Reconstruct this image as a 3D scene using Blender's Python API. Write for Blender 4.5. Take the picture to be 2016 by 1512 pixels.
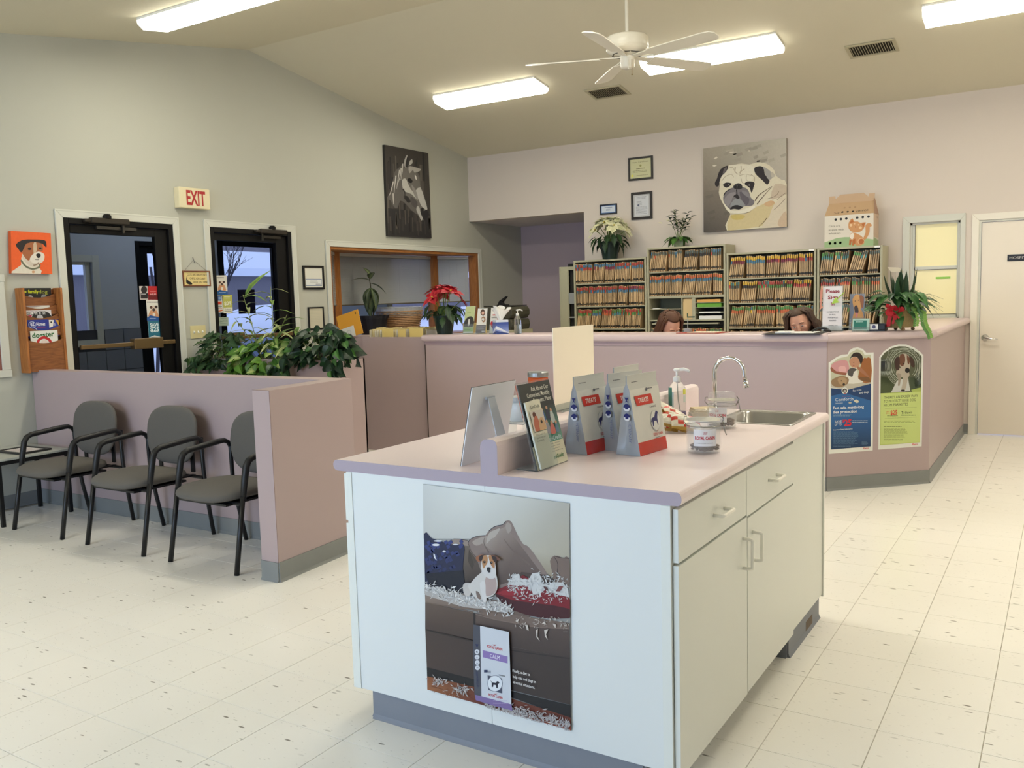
import bpy, bmesh, math, random
from math import pi, sin, cos, radians
from mathutils import Vector, Matrix, Euler
from mathutils.geometry import tessellate_polygon

for o in list(bpy.data.objects):
    bpy.data.objects.remove(o)
scene = bpy.context.scene
C = scene.collection
rng = random.Random(7)

# ---------------------------------------------------------------- camera
FPX = 1741.0
CAM = Vector((6.6689, -9.6513, 1.4578))
PITCH, ROLL, YAW = -0.0968, -0.0290, 0.5623
_fw = Vector((-sin(YAW), cos(YAW), 0)); _rt = Vector((cos(YAW), sin(YAW), 0)); _up = Vector((0, 0, 1))
_f = _fw * cos(PITCH) + _up * sin(PITCH); _u = _up * cos(PITCH) - _fw * sin(PITCH)
CR = _rt * cos(ROLL) + _u * sin(ROLL); CU = _u * cos(ROLL) - _rt * sin(ROLL); CF = _f
cam_d = bpy.data.cameras.new('camera')
cam = bpy.data.objects.new('camera', cam_d); C.objects.link(cam)
cam_d.sensor_width = 36.0; cam_d.lens = FPX / 2016 * 36.0; cam_d.clip_start = 0.05; cam_d.clip_end = 300
cam.matrix_world = Matrix((( CR.x, CU.x, -CF.x, CAM.x), (CR.y, CU.y, -CF.y, CAM.y), (CR.z, CU.z, -CF.z, CAM.z), (0, 0, 0, 1)))
scene.camera = cam

# ---------------------------------------------------------------- world, daylight, exposure
scene.view_settings.view_transform = 'Standard'
scene.view_settings.look = 'None'
scene.view_settings.exposure = 0.20
scene.view_settings.gamma = 1.0
scene.view_settings.use_curve_mapping = False
w = bpy.data.worlds.new('dusk_sky'); scene.world = w; w.use_nodes = True
bg = w.node_tree.nodes['Background']
bg.inputs[0].default_value = (0.42, 0.48, 0.76, 1); bg.inputs[1].default_value = 1.5

def area(name, loc, target, sx, sy, power, col):
    l = bpy.data.lights.new(name, 'AREA'); l.shape = 'RECTANGLE'; l.size = sx; l.size_y = sy
    l.energy = power; l.color = col
    o = bpy.data.objects.new(name, l); C.objects.link(o); o.location = loc
    d = Vector(target) - Vector(loc); o.rotation_euler = d.to_track_quat('-Z', 'Y').to_euler()
    return o
# dusk daylight entering by the big windows of the front wall, behind the camera
area('daylight_front_window', (3.4, -13.25, 1.75), (3.4, -8, 1.4), 4.6, 1.7, 175, (0.54, 0.73, 1.0))
LAMP = 30.0         # strength of the fluorescent lenses

# ---------------------------------------------------------------- materials
def lin(c):
    c = c / 255.0
    return c / 12.92 if c <= 0.04045 else ((c + 0.055) / 1.055) ** 2.4
def rgb(c):
    if isinstance(c, str):
        c = c.lstrip('#'); c = tuple(int(c[i:i + 2], 16) for i in (0, 2, 4))
    return (lin(c[0]), lin(c[1]), lin(c[2]), 1.0)
_M = {}
def mat(name, col=(200, 200, 200), rough=0.5, metal=0.0, noise=0.0, nscale=20.0, bump=0.0, bscale=200.0,
        trans=0.0, ior=1.45, emit=0.0, coat=0.0, spec=0.5, vcol=False, stretch=None, alpha=1.0, col2=None):
    if name in _M: return _M[name]
    m = bpy.data.materials.new(name); m.use_nodes = True; nt = m.node_tree
    b = nt.nodes['Principled BSDF']; I = b.inputs
    I['Roughness'].default_value = rough; I['Metallic'].default_value = metal
    I['IOR'].default_value = ior; I['Specular IOR Level'].default_value = spec
    if trans: I['Transmission Weight'].default_value = trans
    if coat: I['Coat Weight'].default_value = coat; I['Coat Roughness'].default_value = 0.1
    if alpha < 1: I['Alpha'].default_value = alpha
    base = rgb(col)
    tc = nt.nodes.new('ShaderNodeTexCoord')
    src = None
    if vcol:
        at = nt.nodes.new('ShaderNodeAttribute'); at.attribute_name = 'Col'; src = at.outputs['Color']
    if noise or col2:
        n = nt.nodes.new('ShaderNodeTexNoise'); n.inputs['Scale'].default_value = nscale; n.inputs['Detail'].default_value = 4
        if stretch:
            mp = nt.nodes.new('ShaderNodeMapping'); mp.inputs['Scale'].default_value = stretch
            nt.links.new(tc.outputs['Object'], mp.inputs[0]); nt.links.new(mp.outputs[0], n.inputs['Vector'])
        else:
            nt.links.new(tc.outputs['Object'], n.inputs['Vector'])
        mx = nt.nodes.new('ShaderNodeMix'); mx.data_type = 'RGBA'
        if col2:
            mx.inputs[6].default_value = base; mx.inputs[7].default_value = rgb(col2)
            rp = nt.nodes.new('ShaderNodeValToRGB'); rp.color_ramp.elements[0].position = 0.42; rp.color_ramp.elements[1].position = 0.6
            nt.links.new(n.outputs['Fac'], rp.inputs[0]); nt.links.new(rp.outputs[0], mx.inputs[0])
        else:
            mx.blend_type = 'MULTIPLY'; mx.inputs[0].default_value = 1.0
            mr = nt.nodes.new('ShaderNodeMapRange'); mr.inputs[3].default_value = 1 - noise; mr.inputs[4].default_value = 1 + noise * 0.6
            nt.links.new(n.outputs['Fac'], mr.inputs[0])
            if src: nt.links.new(src, mx.inputs[6])
            else: mx.inputs[6].default_value = base
            nt.links.new(mr.outputs[0], mx.inputs[7])
        nt.links.new(mx.outputs[2], I['Base Color'])
    elif src: nt.links.new(src, I['Base Color'])
    else: I['Base Color'].default_value = base
    if bump:
        n2 = nt.nodes.new('ShaderNodeTexNoise'); n2.inputs['Scale'].default_value = bscale; n2.inputs['Detail'].default_value = 3
        nt.links.new(tc.outputs['Object'], n2.inputs['Vector'])
        bp = nt.nodes.new('ShaderNodeBump'); bp.inputs['Strength'].default_value = bump; bp.inputs['Distance'].default_value = 0.002
        nt.links.new(n2.outputs['Fac'], bp.inputs['Height']); nt.links.new(bp.outputs[0], I['Normal'])
    if emit:
        I['Emission Color'].default_value = base; I['Emission Strength'].default_value = emit
    _M[name] = m
    return m
def wood(name, c1, c2, axis_scale=(3, 3, 40), rough=0.45):
    if name in _M: return _M[name]
    m = bpy.data.materials.new(name); m.use_nodes = True; nt = m.node_tree; b = nt.nodes['Principled BSDF']
    tc = nt.nodes.new('ShaderNodeTexCoord'); mp = nt.nodes.new('ShaderNodeMapping'); mp.inputs['Scale'].default_value = axis_scale
    n = nt.nodes.new('ShaderNodeTexNoise'); n.inputs['Scale'].default_value = 3; n.inputs['Detail'].default_value = 6; n.inputs['Distortion'].default_value = 0.6
    rp = nt.nodes.new('ShaderNodeValToRGB'); rp.color_ramp.elements[0].position = 0.35; rp.color_ramp.elements[1].position = 0.65
    rp.color_ramp.elements[0].color = rgb(c1); rp.color_ramp.elements[1].color = rgb(c2)
    nt.links.new(tc.outputs['Object'], mp.inputs[0]); nt.links.new(mp.outputs[0], n.inputs['Vector'])
    nt.links.new(n.outputs['Fac'], rp.inputs[0]); nt.links.new(rp.outputs[0], b.inputs['Base Color'])
    b.inputs['Roughness'].default_value = rough
    _M[name] = m; return m

WALL = mat('wall_paint', (188, 188, 175), 0.75, noise=0.02, nscale=1.5, bump=0.15, bscale=90)
WALLB = mat('back_wall_paint', (214, 203, 192), 0.75, noise=0.02, nscale=1.5, bump=0.15, bscale=90)
LILAC_WALL = mat('lilac_wall_paint', (186, 170, 176), 0.75)
CEIL = mat('ceiling_paint', (216, 209, 186), 0.85, bump=0.3, bscale=60)
TRIM = mat('white_trim', (208, 208, 196), 0.45)
LAM = mat('lilac_laminate', (177, 158, 157), 0.38, noise=0.03, nscale=300)
LAMTOP = mat('lilac_worktop', (243, 227, 228), 0.30, noise=0.03, nscale=300)
BASE = mat('grey_vinyl_base', (134, 136, 134), 0.5, noise=0.12, nscale=6)
WHITE = mat('white_laminate', (228, 230, 222), 0.35)
BLACK = mat('black_metal', (22, 22, 23), 0.4)
BLACKF = mat('black_frame_anodised', (15, 14, 13), 0.55, spec=.25)
LAMC = mat('lilac_counter_top', (206, 186, 186), 0.32, noise=0.03, nscale=300)
CHROME = mat('chrome', (215, 215, 215), 0.12, 1.0)
STEEL = mat('brushed_steel', (170, 168, 165), 0.28, 1.0)
GLASS = mat('clear_glass', (245, 250, 250), 0.02, trans=1.0, ior=1.02, spec=0.5)
PRINT = mat('printed_paper', rough=0.45, vcol=True)
PAINT = mat('painted_canvas', rough=0.6, vcol=True, noise=0.10, nscale=45)
PLASTIC = mat('white_plastic', (235, 235, 230), 0.3)
CREAMP = mat('cream_enamel', (170, 170, 142), 0.4)
OAK = wood('oak', (150, 92, 40), (178, 118, 58))

# ---------------------------------------------------------------- mesh helpers
class MB:
    def __init__(self): self.v = []; self.f = []; self.c = []; self.m = []; self.col = None; self.mi = 0; self.sm = []; self.smooth = False
    def add(self, vs, fs, col=None, M=None):
        b = len(self.v)
        for p in vs:
            p = Vector(p)
            self.v.append(M @ p if M else p)
        for f in fs:
            self.f.append([b + i for i in f]); self.c.append(col or self.col); self.m.append(self.mi); self.sm.append(self.smooth)
        return self
    def box(self, x0, x1, y0, y1, z0, z1, col=None, M=None):
        x0, x1 = min(x0, x1), max(x0, x1); y0, y1 = min(y0, y1), max(y0, y1); z0, z1 = min(z0, z1), max(z0, z1)
        vs = [(x, y, z) for z in (z0, z1) for y in (y0, y1) for x in (x0, x1)]
        return self.add(vs, [(0, 2, 3, 1), (4, 5, 7, 6), (0, 1, 5, 4), (1, 3, 7, 5), (3, 2, 6, 7), (2, 0, 4, 6)], col, M)
    def prism(self, pts, a, d, col=None, M=None):
        """pts: list of 3D points of one cap, d: extrusion vector"""
        pts = [Vector(p) for p in pts]; d = Vector(d); n = len(pts)
        vs = pts + [p + d for p in pts]
        tris = tessellate_polygon([pts])
        fs = [tuple(t) for t in tris] + [tuple(n + i for i in reversed(t)) for t in tris]
        fs += [(i, (i + 1) % n, n + (i + 1) % n, n + i) for i in range(n)]
        return self.add(vs, fs, col, M)
    def lathe(self, prof, c=(0, 0, 0), seg=24, col=None, M=None, cap=True):
        vs = []; fs = []; n = len(prof)
        for k in range(seg):
            a = 2 * pi * k / seg
            for r, z in prof: vs.append((c[0] + r * cos(a), c[1] + r * sin(a), c[2] + z))
        for k in range(seg):
            k2 = (k + 1) % seg
            for i in range(n - 1): fs.append((k * n + i, k2 * n + i, k2 * n + i + 1, k * n + i + 1))
        if cap:
            if prof[0][0] > 1e-5: fs.append(tuple(k * n for k in reversed(range(seg))))
            if prof[-1][0] > 1e-5: fs.append(tuple(k * n + n - 1 for k in range(seg)))
        return self.add(vs, fs, col, M)
    def tube(self, pts, r, seg=8, col=None, M=None, caps=True):
        pts = [Vector(p) for p in pts]; n = len(pts); rs = r if isinstance(r, (list, tuple)) else [r] * n
        vs = []; fs = []; prev = None
        for i, p in enumerate(pts):
            t = (pts[min(i + 1, n - 1)] - pts[max(i - 1, 0)]).normalized()
            if prev is None:
                a = Vector((0, 0, 1)) if abs(t.z) < 0.9 else Vector((1, 0, 0)); x = t.cross(a).normalized()
            else: x = (prev - t * prev.dot(t)).normalized()
            prev = x; y = t.cross(x)
            for k in range(seg):
                a = 2 * pi * k / seg; vs.append(p + (x * cos(a) + y * sin(a)) * rs[i])
        for i in range(n - 1):
            for k in range(seg):
                k2 = (k + 1) % seg; fs.append((i * seg + k, i * seg + k2, (i + 1) * seg + k2, (i + 1) * seg + k))
        if caps: fs.append(tuple(reversed(range(seg)))); fs.append(tuple((n - 1) * seg + k for k in range(seg)))
        return self.add(vs, fs, col, M)
    def ball(self, c, r, seg=16, rings=10, col=None, M=None, fn=None):
        r = r if isinstance(r, (tuple, list)) else (r, r, r); vs = []; fs = []
        for i in range(rings + 1):
            th = pi * i / rings
            for k in range(seg):
                a = 2 * pi * k / seg
                d = Vector((sin(th) * cos(a), sin(th) * sin(a), cos(th)))
                if fn: d = fn(d)
                vs.append((c[0] + d.x * r[0], c[1] + d.y * r[1], c[2] + d.z * r[2]))
        for i in range(rings):
            for k in range(seg):
                k2 = (k + 1) % seg; fs.append((i * seg + k, (i + 1) * seg + k, (i + 1) * seg + k2, i * seg + k2))
        return self.add(vs, fs, col, M)
    def mesh(self, name):
        me = bpy.data.meshes.new(name); me.from_pydata([tuple(v) for v in self.v], [], self.f)
        if any(c is not None for c in self.c):
            at = me.color_attributes.new('Col', 'FLOAT_COLOR', 'CORNER'); buf = []
            for f, c in zip(self.f, self.c):
                if isinstance(c, list):      # one colour per corner
                    for q in c: buf.extend(rgb(q))
                else: buf.extend(list(rgb(c or (200, 200, 200))) * len(f))
            at.data.foreach_set('color', buf)
        me.polygons.foreach_set('material_index', self.m); me.polygons.foreach_set('use_smooth', self.sm)
        me.update(); return me

def link(name, me, mats, parent=None, bevel=0, smooth=False, sub=0):
    o = bpy.data.objects.new(name, me); C.objects.link(o)
    for m in (mats if isinstance(mats, (list, tuple)) else [mats]):
        if len(me.materials) < (len(mats) if isinstance(mats, (list, tuple)) else 1): me.materials.append(m)
    if smooth: me.polygons.foreach_set('use_smooth', [True] * len(me.polygons))
    if bevel:
        b = o.modifiers.new('Bevel', 'BEVEL'); b.width = bevel; b.segments = 2; b.limit_method = 'ANGLE'; b.angle_limit = radians(40)
        b.use_clamp_overlap = True
    if sub:
        s = o.modifiers.new('Subsurf', 'SUBSURF'); s.levels = sub; s.render_levels = sub
    if parent: o.parent = parent; o.matrix_parent_inverse = parent.matrix_world.inverted()
    return o
def obj(name, mb, mats, parent=None, bevel=0, smooth=False, sub=0, weld=True):
    me = mb.mesh(name)
    if weld or smooth:
        bm = bmesh.new(); bm.from_mesh(me)
        bmesh.ops.recalc_face_normals(bm, faces=bm.faces[:]) if (smooth or bevel) else None
        bm.to_mesh(me); bm.free()
    return link(name, me, mats, parent, bevel, smooth, sub)
def tag(o, label=None, cat=None, group=None, kind=None):
    if label: o['label'] = label
    if cat: o['category'] = cat
    if group: o['group'] = group
    if kind: o['kind'] = kind
    return o
def thing(name, label, cat, loc=(0, 0, 0), rz=0, group=None):
    o = bpy.data.objects.new(name, None); C.objects.link(o); o.location = loc; o.rotation_euler = (0, 0, rz)
    o.empty_display_size = 0.05
    o.matrix_world = Matrix.Translation(Vector(loc)) @ Matrix.Rotation(rz, 4, 'Z')
    return tag(o, label, cat, group)
def part(name, mb, mats, parent, **k):
    """mesh given in the parent's local frame"""
    o = obj(name, mb, mats, None, **k); o.parent = parent; return o
def struct(name, mb, mats, label=None, **k):
    o = obj(name, mb, mats, **k); o['kind'] = 'structure'
    if label: o['label'] = label
    return o
def dup(root, loc=None, rz=None, label=None, group=None):
    def cp(o, par):
        c = o.copy(); C.objects.link(c)
        if par: c.parent = par
        for ch in list(o.children): cp(ch, c)
        return c
    r = cp(root, None)
    if loc is not None: r.location = loc
    if rz is not None: r.rotation_euler = (0, 0, rz)
    if label: r['label'] = label
    if group: r['group'] = group
    return r

# -------------------------------------------------- measuring: a photo pixel seen on a real plane
def ray(px, py): return CF + CR * ((px - 1008) / FPX) - CU * ((py - 756) / FPX)
def on(px, py, p, n):
    d = ray(px, py); p = Vector(p); n = Vector(n); t = (p - CAM).dot(n) / d.dot(n); return CAM + d * t

_TXT = {}
def text_geo(s, bold=0.0, res=2):
    k = (s, bold)
    if k in _TXT: return _TXT[k]
    cu = bpy.data.curves.new('t', 'FONT'); cu.body = s; cu.size = 1.0; cu.resolution_u = res; cu.offset = bold
    cu.fill_mode = 'BOTH'
    ob = bpy.data.objects.new('t', cu); me = bpy.data.meshes.new_from_object(ob)
    vs = [v.co.copy() for v in me.vertices]; fs = [list(p.vertices) for p in me.polygons]
    bpy.data.objects.remove(ob); bpy.data.curves.remove(cu); bpy.data.meshes.remove(me)
    x0 = min(v.x for v in vs); x1 = max(v.x for v in vs); y1 = max(v.y for v in vs)
    _TXT[k] = ([(v.x - x0, v.y) for v in vs], fs, x1 - x0, y1)
    return _TXT[k]

def smooth_pts(pts, n=4):
    out = []; m = len(pts)
    for i in range(m):
        p0, p1, p2, p3 = (Vector(pts[(i + j) % m]) for j in (-1, 0, 1, 2))
        for k in range(n):
            t = k / n
            out.append(0.5 * ((2 * p1) + (-p0 + p2) * t + (2 * p0 - 5 * p1 + 4 * p2 - p3) * t * t + (-p0 + 3 * p1 - 3 * p2 + p3) * t ** 3))
    return [tuple(p) for p in out]

class Print:
    """flat print in layers on a plane. pix=(x0,y0,s): coordinates of a zoomed crop of the photo; otherwise local metres."""
    def __init__(self, p, n, pix=None, U=None, step=0.00012, local=None):
        self.p = Vector(p); self.n = Vector(n).normalized(); self.pix = pix; self.mb = MB(); self.k = 1; self.step = step
        self.U = Vector(U) if U else Vector((0, 0, 1)).cross(self.n).normalized(); self.V = self.n.cross(self.U)
        self.local = local
    def pt(self, a, b):
        if self.pix: return on(self.pix[0] + a / self.pix[2], self.pix[1] + b / self.pix[2], self.p, self.n)
        if self.local:      # four corners (tl, tr, br, bl) given in metres, coordinates 0..1
            return self.p + self.U * (a * self.local[0]) - self.V * (b * self.local[1])
        return self.p + self.U * a + self.V * b
    clip = None
    def poly(self, pts, col, smooth=0, same=False):
        if smooth: pts = smooth_pts([(a, b) for a, b in pts], smooth)
        if self.clip:
            q = self.clip; ar = sum(q[i][0] * q[(i + 1) % 4][1] - q[(i + 1) % 4][0] * q[i][1] for i in range(4)); sg = 1 if ar > 0 else -1
            for i in range(4):
                (ax, ay), (bx_, by_) = q[i], q[(i + 1) % 4]; out = []
                side = lambda p: sg * ((bx_ - ax) * (p[1] - ay) - (by_ - ay) * (p[0] - ax))
                for j in range(len(pts)):
                    p0, p1 = pts[j - 1], pts[j]; s0, s1 = side(p0), side(p1)
                    if (s0 >= 0) != (s1 >= 0): t = s0 / (s0 - s1); out.append((p0[0] + (p1[0] - p0[0]) * t, p0[1] + (p1[1] - p0[1]) * t))
                    if s1 >= 0: out.append(tuple(p1))
                pts = out
                if len(pts) < 3: return self
        w = [self.pt(a, b) for a, b in pts]
        if not same: self.k += 1
        off = self.n * (self.k * self.step)
        tr = tessellate_polygon([w])
        w = [q + off for q in w]; fs = []
        for t in tr:
            nn = (w[t[1]] - w[t[0]]).cross(w[t[2]] - w[t[0]])
            fs.append(tuple(t) if nn.dot(self.n) > 0 else tuple(reversed(t)))
        self.mb.add(w, fs, col); return self
    def rect(self, a0, b0, a1, b1, col, same=False): return self.poly([(a0, b0), (a1, b0), (a1, b1), (a0, b1)], col, same=same)
    def disc(self, a, b, r, col, r2=None, n=18, same=False, rot=0):
        r2 = r2 or r
        return self.poly([(a + r * cos(t) * cos(rot) - r2 * sin(t) * sin(rot), b + r * cos(t) * sin(rot) + r2 * sin(t) * cos(rot)) for t in [2 * pi * i / n for i in range(n)]], col, same=same)
    def line(self, pts, w, col, same=False):
        w = w if isinstance(w, (list, tuple)) else [w] * len(pts)
        L = []; R = []
        for i, p in enumerate(pts):
            a = Vector(pts[max(i - 1, 0)]); b = Vector(pts[min(i + 1, len(pts) - 1)]); t = (b - a).normalized(); nrm = Vector((-t.y, t.x))
            L.append(tuple(Vector(p) + nrm * w[i] / 2)); R.append(tuple(Vector(p) - nrm * w[i] / 2))
        return self.poly(L + R[::-1], col, same=same)
    def curve(self, pts, w, col, n=4, same=False):
        m = len(pts); out = []; ws = []
        for i in range(m - 1):
            p0, p1, p2, p3 = (Vector(pts[max(0, min(m - 1, i + j))]) for j in (-1, 0, 1, 2))
            for k in range(n):
                t = k / n
                out.append(tuple(0.5 * ((2 * p1) + (-p0 + p2) * t + (2 * p0 - 5 * p1 + 4 * p2 - p3) * t * t + (-p0 + 3 * p1 - 3 * p2 + p3) * t ** 3)))
        out.append(tuple(pts[-1]))
        if isinstance(w, (list, tuple)):
            ws = [w[0] + (w[-1] - w[0]) * i / (len(out) - 1) if len(w) == 2 else w[min(len(w) - 1, i * len(w) // len(out))] for i in range(len(out))]
        else: ws = w
        return self.line(out, ws, col, same)
    def grad(self, quads):
        """list of (pts4, [4 colours])"""
        self.k += 1; off = self.n * (self.k * self.step)
        for pts, cols in quads:
            w = [self.pt(a, b) + off for a, b in pts]; idx = [0, 1, 2, 3]
            if (w[1] - w[0]).cross(w[2] - w[0]).dot(self.n) < 0: idx.reverse()
            self.mb.add([w[i] for i in idx], [(0, 1, 2, 3)], [cols[i] for i in idx])
        return self
    def text(self, s, a, b, a2, b2, col, h=None, bold=0.0, same=False):
        """baseline from (a,b) to (a2,b2); cap height h in the same units (None: natural)"""
        vs, fs, w, hh = text_geo(s, bold)
        P0 = self.pt(a, b); P1 = self.pt(a2, b2); X = (P1 - P0); Wd = X.length; X = X / Wd; Y = self.n.cross(X)
        sx = Wd / w
        if h is None: sy = sx
        else: sy = (self.pt(a, b - h) - P0).length / hh if (self.pix or self.local) else h / hh
        if not same: self.k += 1
        off = self.n * (self.k * self.step)
        self.mb.add([P0 + X * (x * sx) + Y * (y * sy) + off for x, y in vs], fs, col); return self
    def fuzz(self, a0, b0, a1, b1, rows, col, h=0.5, gap=0.12, ragged=0.2, same=False):
        """small illegible print: rows of broken bars"""
        if not same: self.k += 1
        for r in range(rows):
            y0 = b0 + (b1 - b0) * r / rows; y1 = y0 + (b1 - b0) / rows * h; x = a0; end = a1 - (a1 - a0) * ragged * rng.random()
            step = abs(a1 - a0)
            while x < end:
                wl = step * rng.uniform(0.04, 0.13)
                self.poly([(x, y0), (min(x + wl, end), y0), (min(x + wl, end), y1), (x, y1)], col, same=True); x += wl + step * gap * 0.15
        return self
    def build(self, name, parent=None, m=None):
        me = self.mb.mesh(name); return link(name, me, m or PRINT, parent)
# ================================================================ THE SETTING
ZC, ZR, YR = 3.286, 3.876, -3.607            # eaves and ridge heights, ridge position
SL = (ZR - ZC) / (0 - YR)                     # ceiling slope
YF, XR = -13.0, 10.0                          # front wall (behind the camera), right wall
YB = 1.29                                     # back of the alcove
def zceil(y): return ZR - SL * abs(y - YR)

# floor: a bed with vinyl tiles
T = 0.3048; OX, OY = 3.1242 - 11 * T, -7.2663 - 22 * T
floor = struct('floor', MB().box(-2.1, XR, YF, YB + .1, -0.06, -0.0035), mat('tile_joint', (176, 168, 150), 0.7), 'cream speckled vinyl tile floor')
def tile_mat():
    m = bpy.data.materials.new('vinyl_tile'); m.use_nodes = True; nt = m.node_tree; b = nt.nodes['Principled BSDF']
    g = nt.nodes.new('ShaderNodeNewGeometry'); mp = nt.nodes.new('ShaderNodeMapping'); mp.inputs['Scale'].default_value = (1, 3.2, 1)
    mp.inputs['Rotation'].default_value = (0, 0, 0.15)
    nt.links.new(g.outputs['Position'], mp.inputs[0])
    v = nt.nodes.new('ShaderNodeTexVoronoi'); v.inputs['Scale'].default_value = 9.0; v.inputs['Randomness'].default_value = 1.0
    nt.links.new(mp.outputs[0], v.inputs['Vector'])
    r = nt.nodes.new('ShaderNodeValToRGB'); r.color_ramp.elements[0].position = 0.10; r.color_ramp.elements[1].position = 0.15
    r.color_ramp.elements[0].color = (0.9, 0.9, 0.9, 1); r.color_ramp.elements[1].color = (0, 0, 0, 1)
    nt.links.new(v.outputs['Distance'], r.inputs[0])
    n0 = nt.nodes.new('ShaderNodeTexNoise'); n0.inputs['Scale'].default_value = 5; nt.links.new(g.outputs['Position'], n0.inputs['Vector'])
    r0 = nt.nodes.new('ShaderNodeValToRGB'); r0.color_ramp.elements[0].position = 0.47; r0.color_ramp.elements[1].position = 0.6
    nt.links.new(n0.outputs['Fac'], r0.inputs[0])
    mm = nt.nodes.new('ShaderNodeMath'); mm.operation = 'MULTIPLY'; nt.links.new(r.outputs[0], mm.inputs[0]); nt.links.new(r0.outputs[0], mm.inputs[1])
    v2 = nt.nodes.new('ShaderNodeTexVoronoi'); v2.inputs['Scale'].default_value = 26; nt.links.new(mp.outputs[0], v2.inputs['Vector'])
    r2 = nt.nodes.new('ShaderNodeValToRGB'); r2.color_ramp.elements[0].position = 0.09; r2.color_ramp.elements[1].position = 0.14
    r2.color_ramp.elements[0].color = (0.28, 0.28, 0.28, 1); r2.color_ramp.elements[1].color = (0, 0, 0, 1); nt.links.new(v2.outputs['Distance'], r2.inputs[0])
    mx0 = nt.nodes.new('ShaderNodeMath'); mx0.operation = 'MAXIMUM'; nt.links.new(mm.outputs[0], mx0.inputs[0]); nt.links.new(r2.outputs[0], mx0.inputs[1])
    oi = nt.nodes.new('ShaderNodeObjectInfo')
    n = nt.nodes.new('ShaderNodeTexNoise'); n.inputs['Scale'].default_value = 1.2; nt.links.new(g.outputs['Position'], n.inputs['Vector'])
    a = nt.nodes.new('ShaderNodeMix'); a.data_type = 'RGBA'; a.inputs[6].default_value = rgb((240, 236, 226)); a.inputs[7].default_value = rgb((248, 245, 237))
    nt.links.new(n.outputs['Fac'], a.inputs[0])
    c = nt.nodes.new('ShaderNodeMix'); c.data_type = 'RGBA'; nt.links.new(mx0.outputs[0], c.inputs[0]); nt.links.new(a.outputs[2], c.inputs[6]); c.inputs[7].default_value = rgb((122, 116, 102))
    nt.links.new(c.outputs[2], b.inputs['Base Color']); b.inputs['Roughness'].default_value = 0.27
    return m
TILE = tile_mat()
h = T - 0.0012
tm = MB().add([(0, 0, -.004), (h, 0, -.004), (h, h, -.004), (0, h, -.004), (.001, .001, 0), (h - .001, .001, 0), (h - .001, h - .001, 0), (.001, h - .001, 0)],
              [(4, 5, 6, 7), (0, 1, 5, 4), (1, 2, 6, 5), (2, 3, 7, 6), (3, 0, 4, 7)]).mesh('tile'); tm.materials.append(TILE)
def seen(x, y):
    d = Vector((x, y, 0)) - CAM; z = d.dot(CF)
    if z < 0.3: return None
    px = 1008 + FPX * d.dot(CR) / z; py = 756 - FPX * d.dot(CU) / z
    return z if (-60 < px < 2080 and py < 1600) else None
cand = []; rest = []
for i in range(-1, 40):
    for j in range(0, 50):
        x, y = OX + i * T, OY + j * T
        if x + T > XR or y + T > YB + .1 or x < -0.2 or y < YF: continue
        cx, cy = x + T / 2, y + T / 2; s = seen(cx, cy)
        hid = (4.75 < cx < 5.65 and -7.3 < cy < -5.75) or (cy > -2.95 and cx > 0.8 and cx < 5.75) or (-5.75 < cy < -4 and cx < 2.6)
        (cand if (s and not hid) else rest).append((s or 99, x, y))
cand.sort()
for s, x, y in cand[:300]:
    o = bpy.data.objects.new('tile', tm); C.objects.link(o); o.location = (x, y, 0); o.parent = floor
mb = MB()
for s, x, y in cand[300:] + rest:
    mb.add([(x, y, 0), (x + h, y, 0), (x + h, y + h, 0), (x, y + h, 0)], [(0, 1, 2, 3)])
tag(part('tile', mb, TILE, floor), kind='stuff')

# left wall (gable) with openings: door_1, door_2, bay window
D1 = (-5.5806, -4.5775, 2.185); D2 = (-4.182, -3.1803, 2.185); W = (-2.632, 0.172, 1.02, 2.06)
LT = 0.14
def lwall(y0, y1, z0=0, z1=None):
    """slab of the left wall; top follows the ceiling unless z1 is given"""
    if z1 is not None: return [(0, y0, z0), (0, y1, z0), (0, y1, z1), (0, y0, z1)]
    pts = [(0, y0, z0), (0, y1, z0), (0, y1, zceil(y1) + .05)]
    if y0 < YR < y1: pts.append((0, YR, ZR + .05))
    pts.append((0, y0, zceil(y0) + .05)); return pts
mb = MB()
for seg in ((YF, D1[0], 0, None), (D1[0], D1[1], D1[2], None), (D1[1], D2[0], 0, None), (D2[0], D2[1], D2[2], None), (D2[1], W[0], 0, None),
            (W[0], 0.0, W[3], None), (W[0], W[1], 0, W[2]), (0.0, W[1], W[3], 2.6), (W[1], YB + .1, 0, 2.6)):
    mb.prism(lwall(*seg), 0, (-LT, 0, 0))
struct('wall_left', mb, WALL, 'white painted gable wall with two black glass doors and a bay window')
# back wall with alcove, sliding window and door
BT = 0.12
mb = MB()
WX = (5.315, 5.765, 1.13, 2.083)
for (x0, x1, z0, z1) in ((0, 1.683, 2.468, ZC + .05), (1.683, WX[0], 0, ZC + .05), (WX[0], WX[1], WX[3], ZC + .05), (WX[0], WX[1], 0, WX[2]),
                         (WX[1], 5.925, 0, ZC + .05), (5.925, 6.85, 2.068, ZC + .05), (6.85, XR, 0, ZC + .05)):
    mb.box(x0, x1, 0, BT, z0, z1)
struct('wall_back', mb, WALLB, 'long pinkish white back wall under the sloped ceiling')
struct('wall_alcove', MB().box(0, 2.6, YB, YB + .1, 0, 2.6).box(2.5, 2.6, BT, YB, 0, 2.6), LILAC_WALL, 'lilac wall at the back of the alcove')
struct('ceiling_alcove', MB().box(0, 1.683, BT - .001, YB, 2.468, 2.6).box(1.683, 2.5, BT + .001, YB, 2.468, 2.6), mat('soffit_paint', (205, 198, 196), 0.8), 'low ceiling over the alcove')
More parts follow.
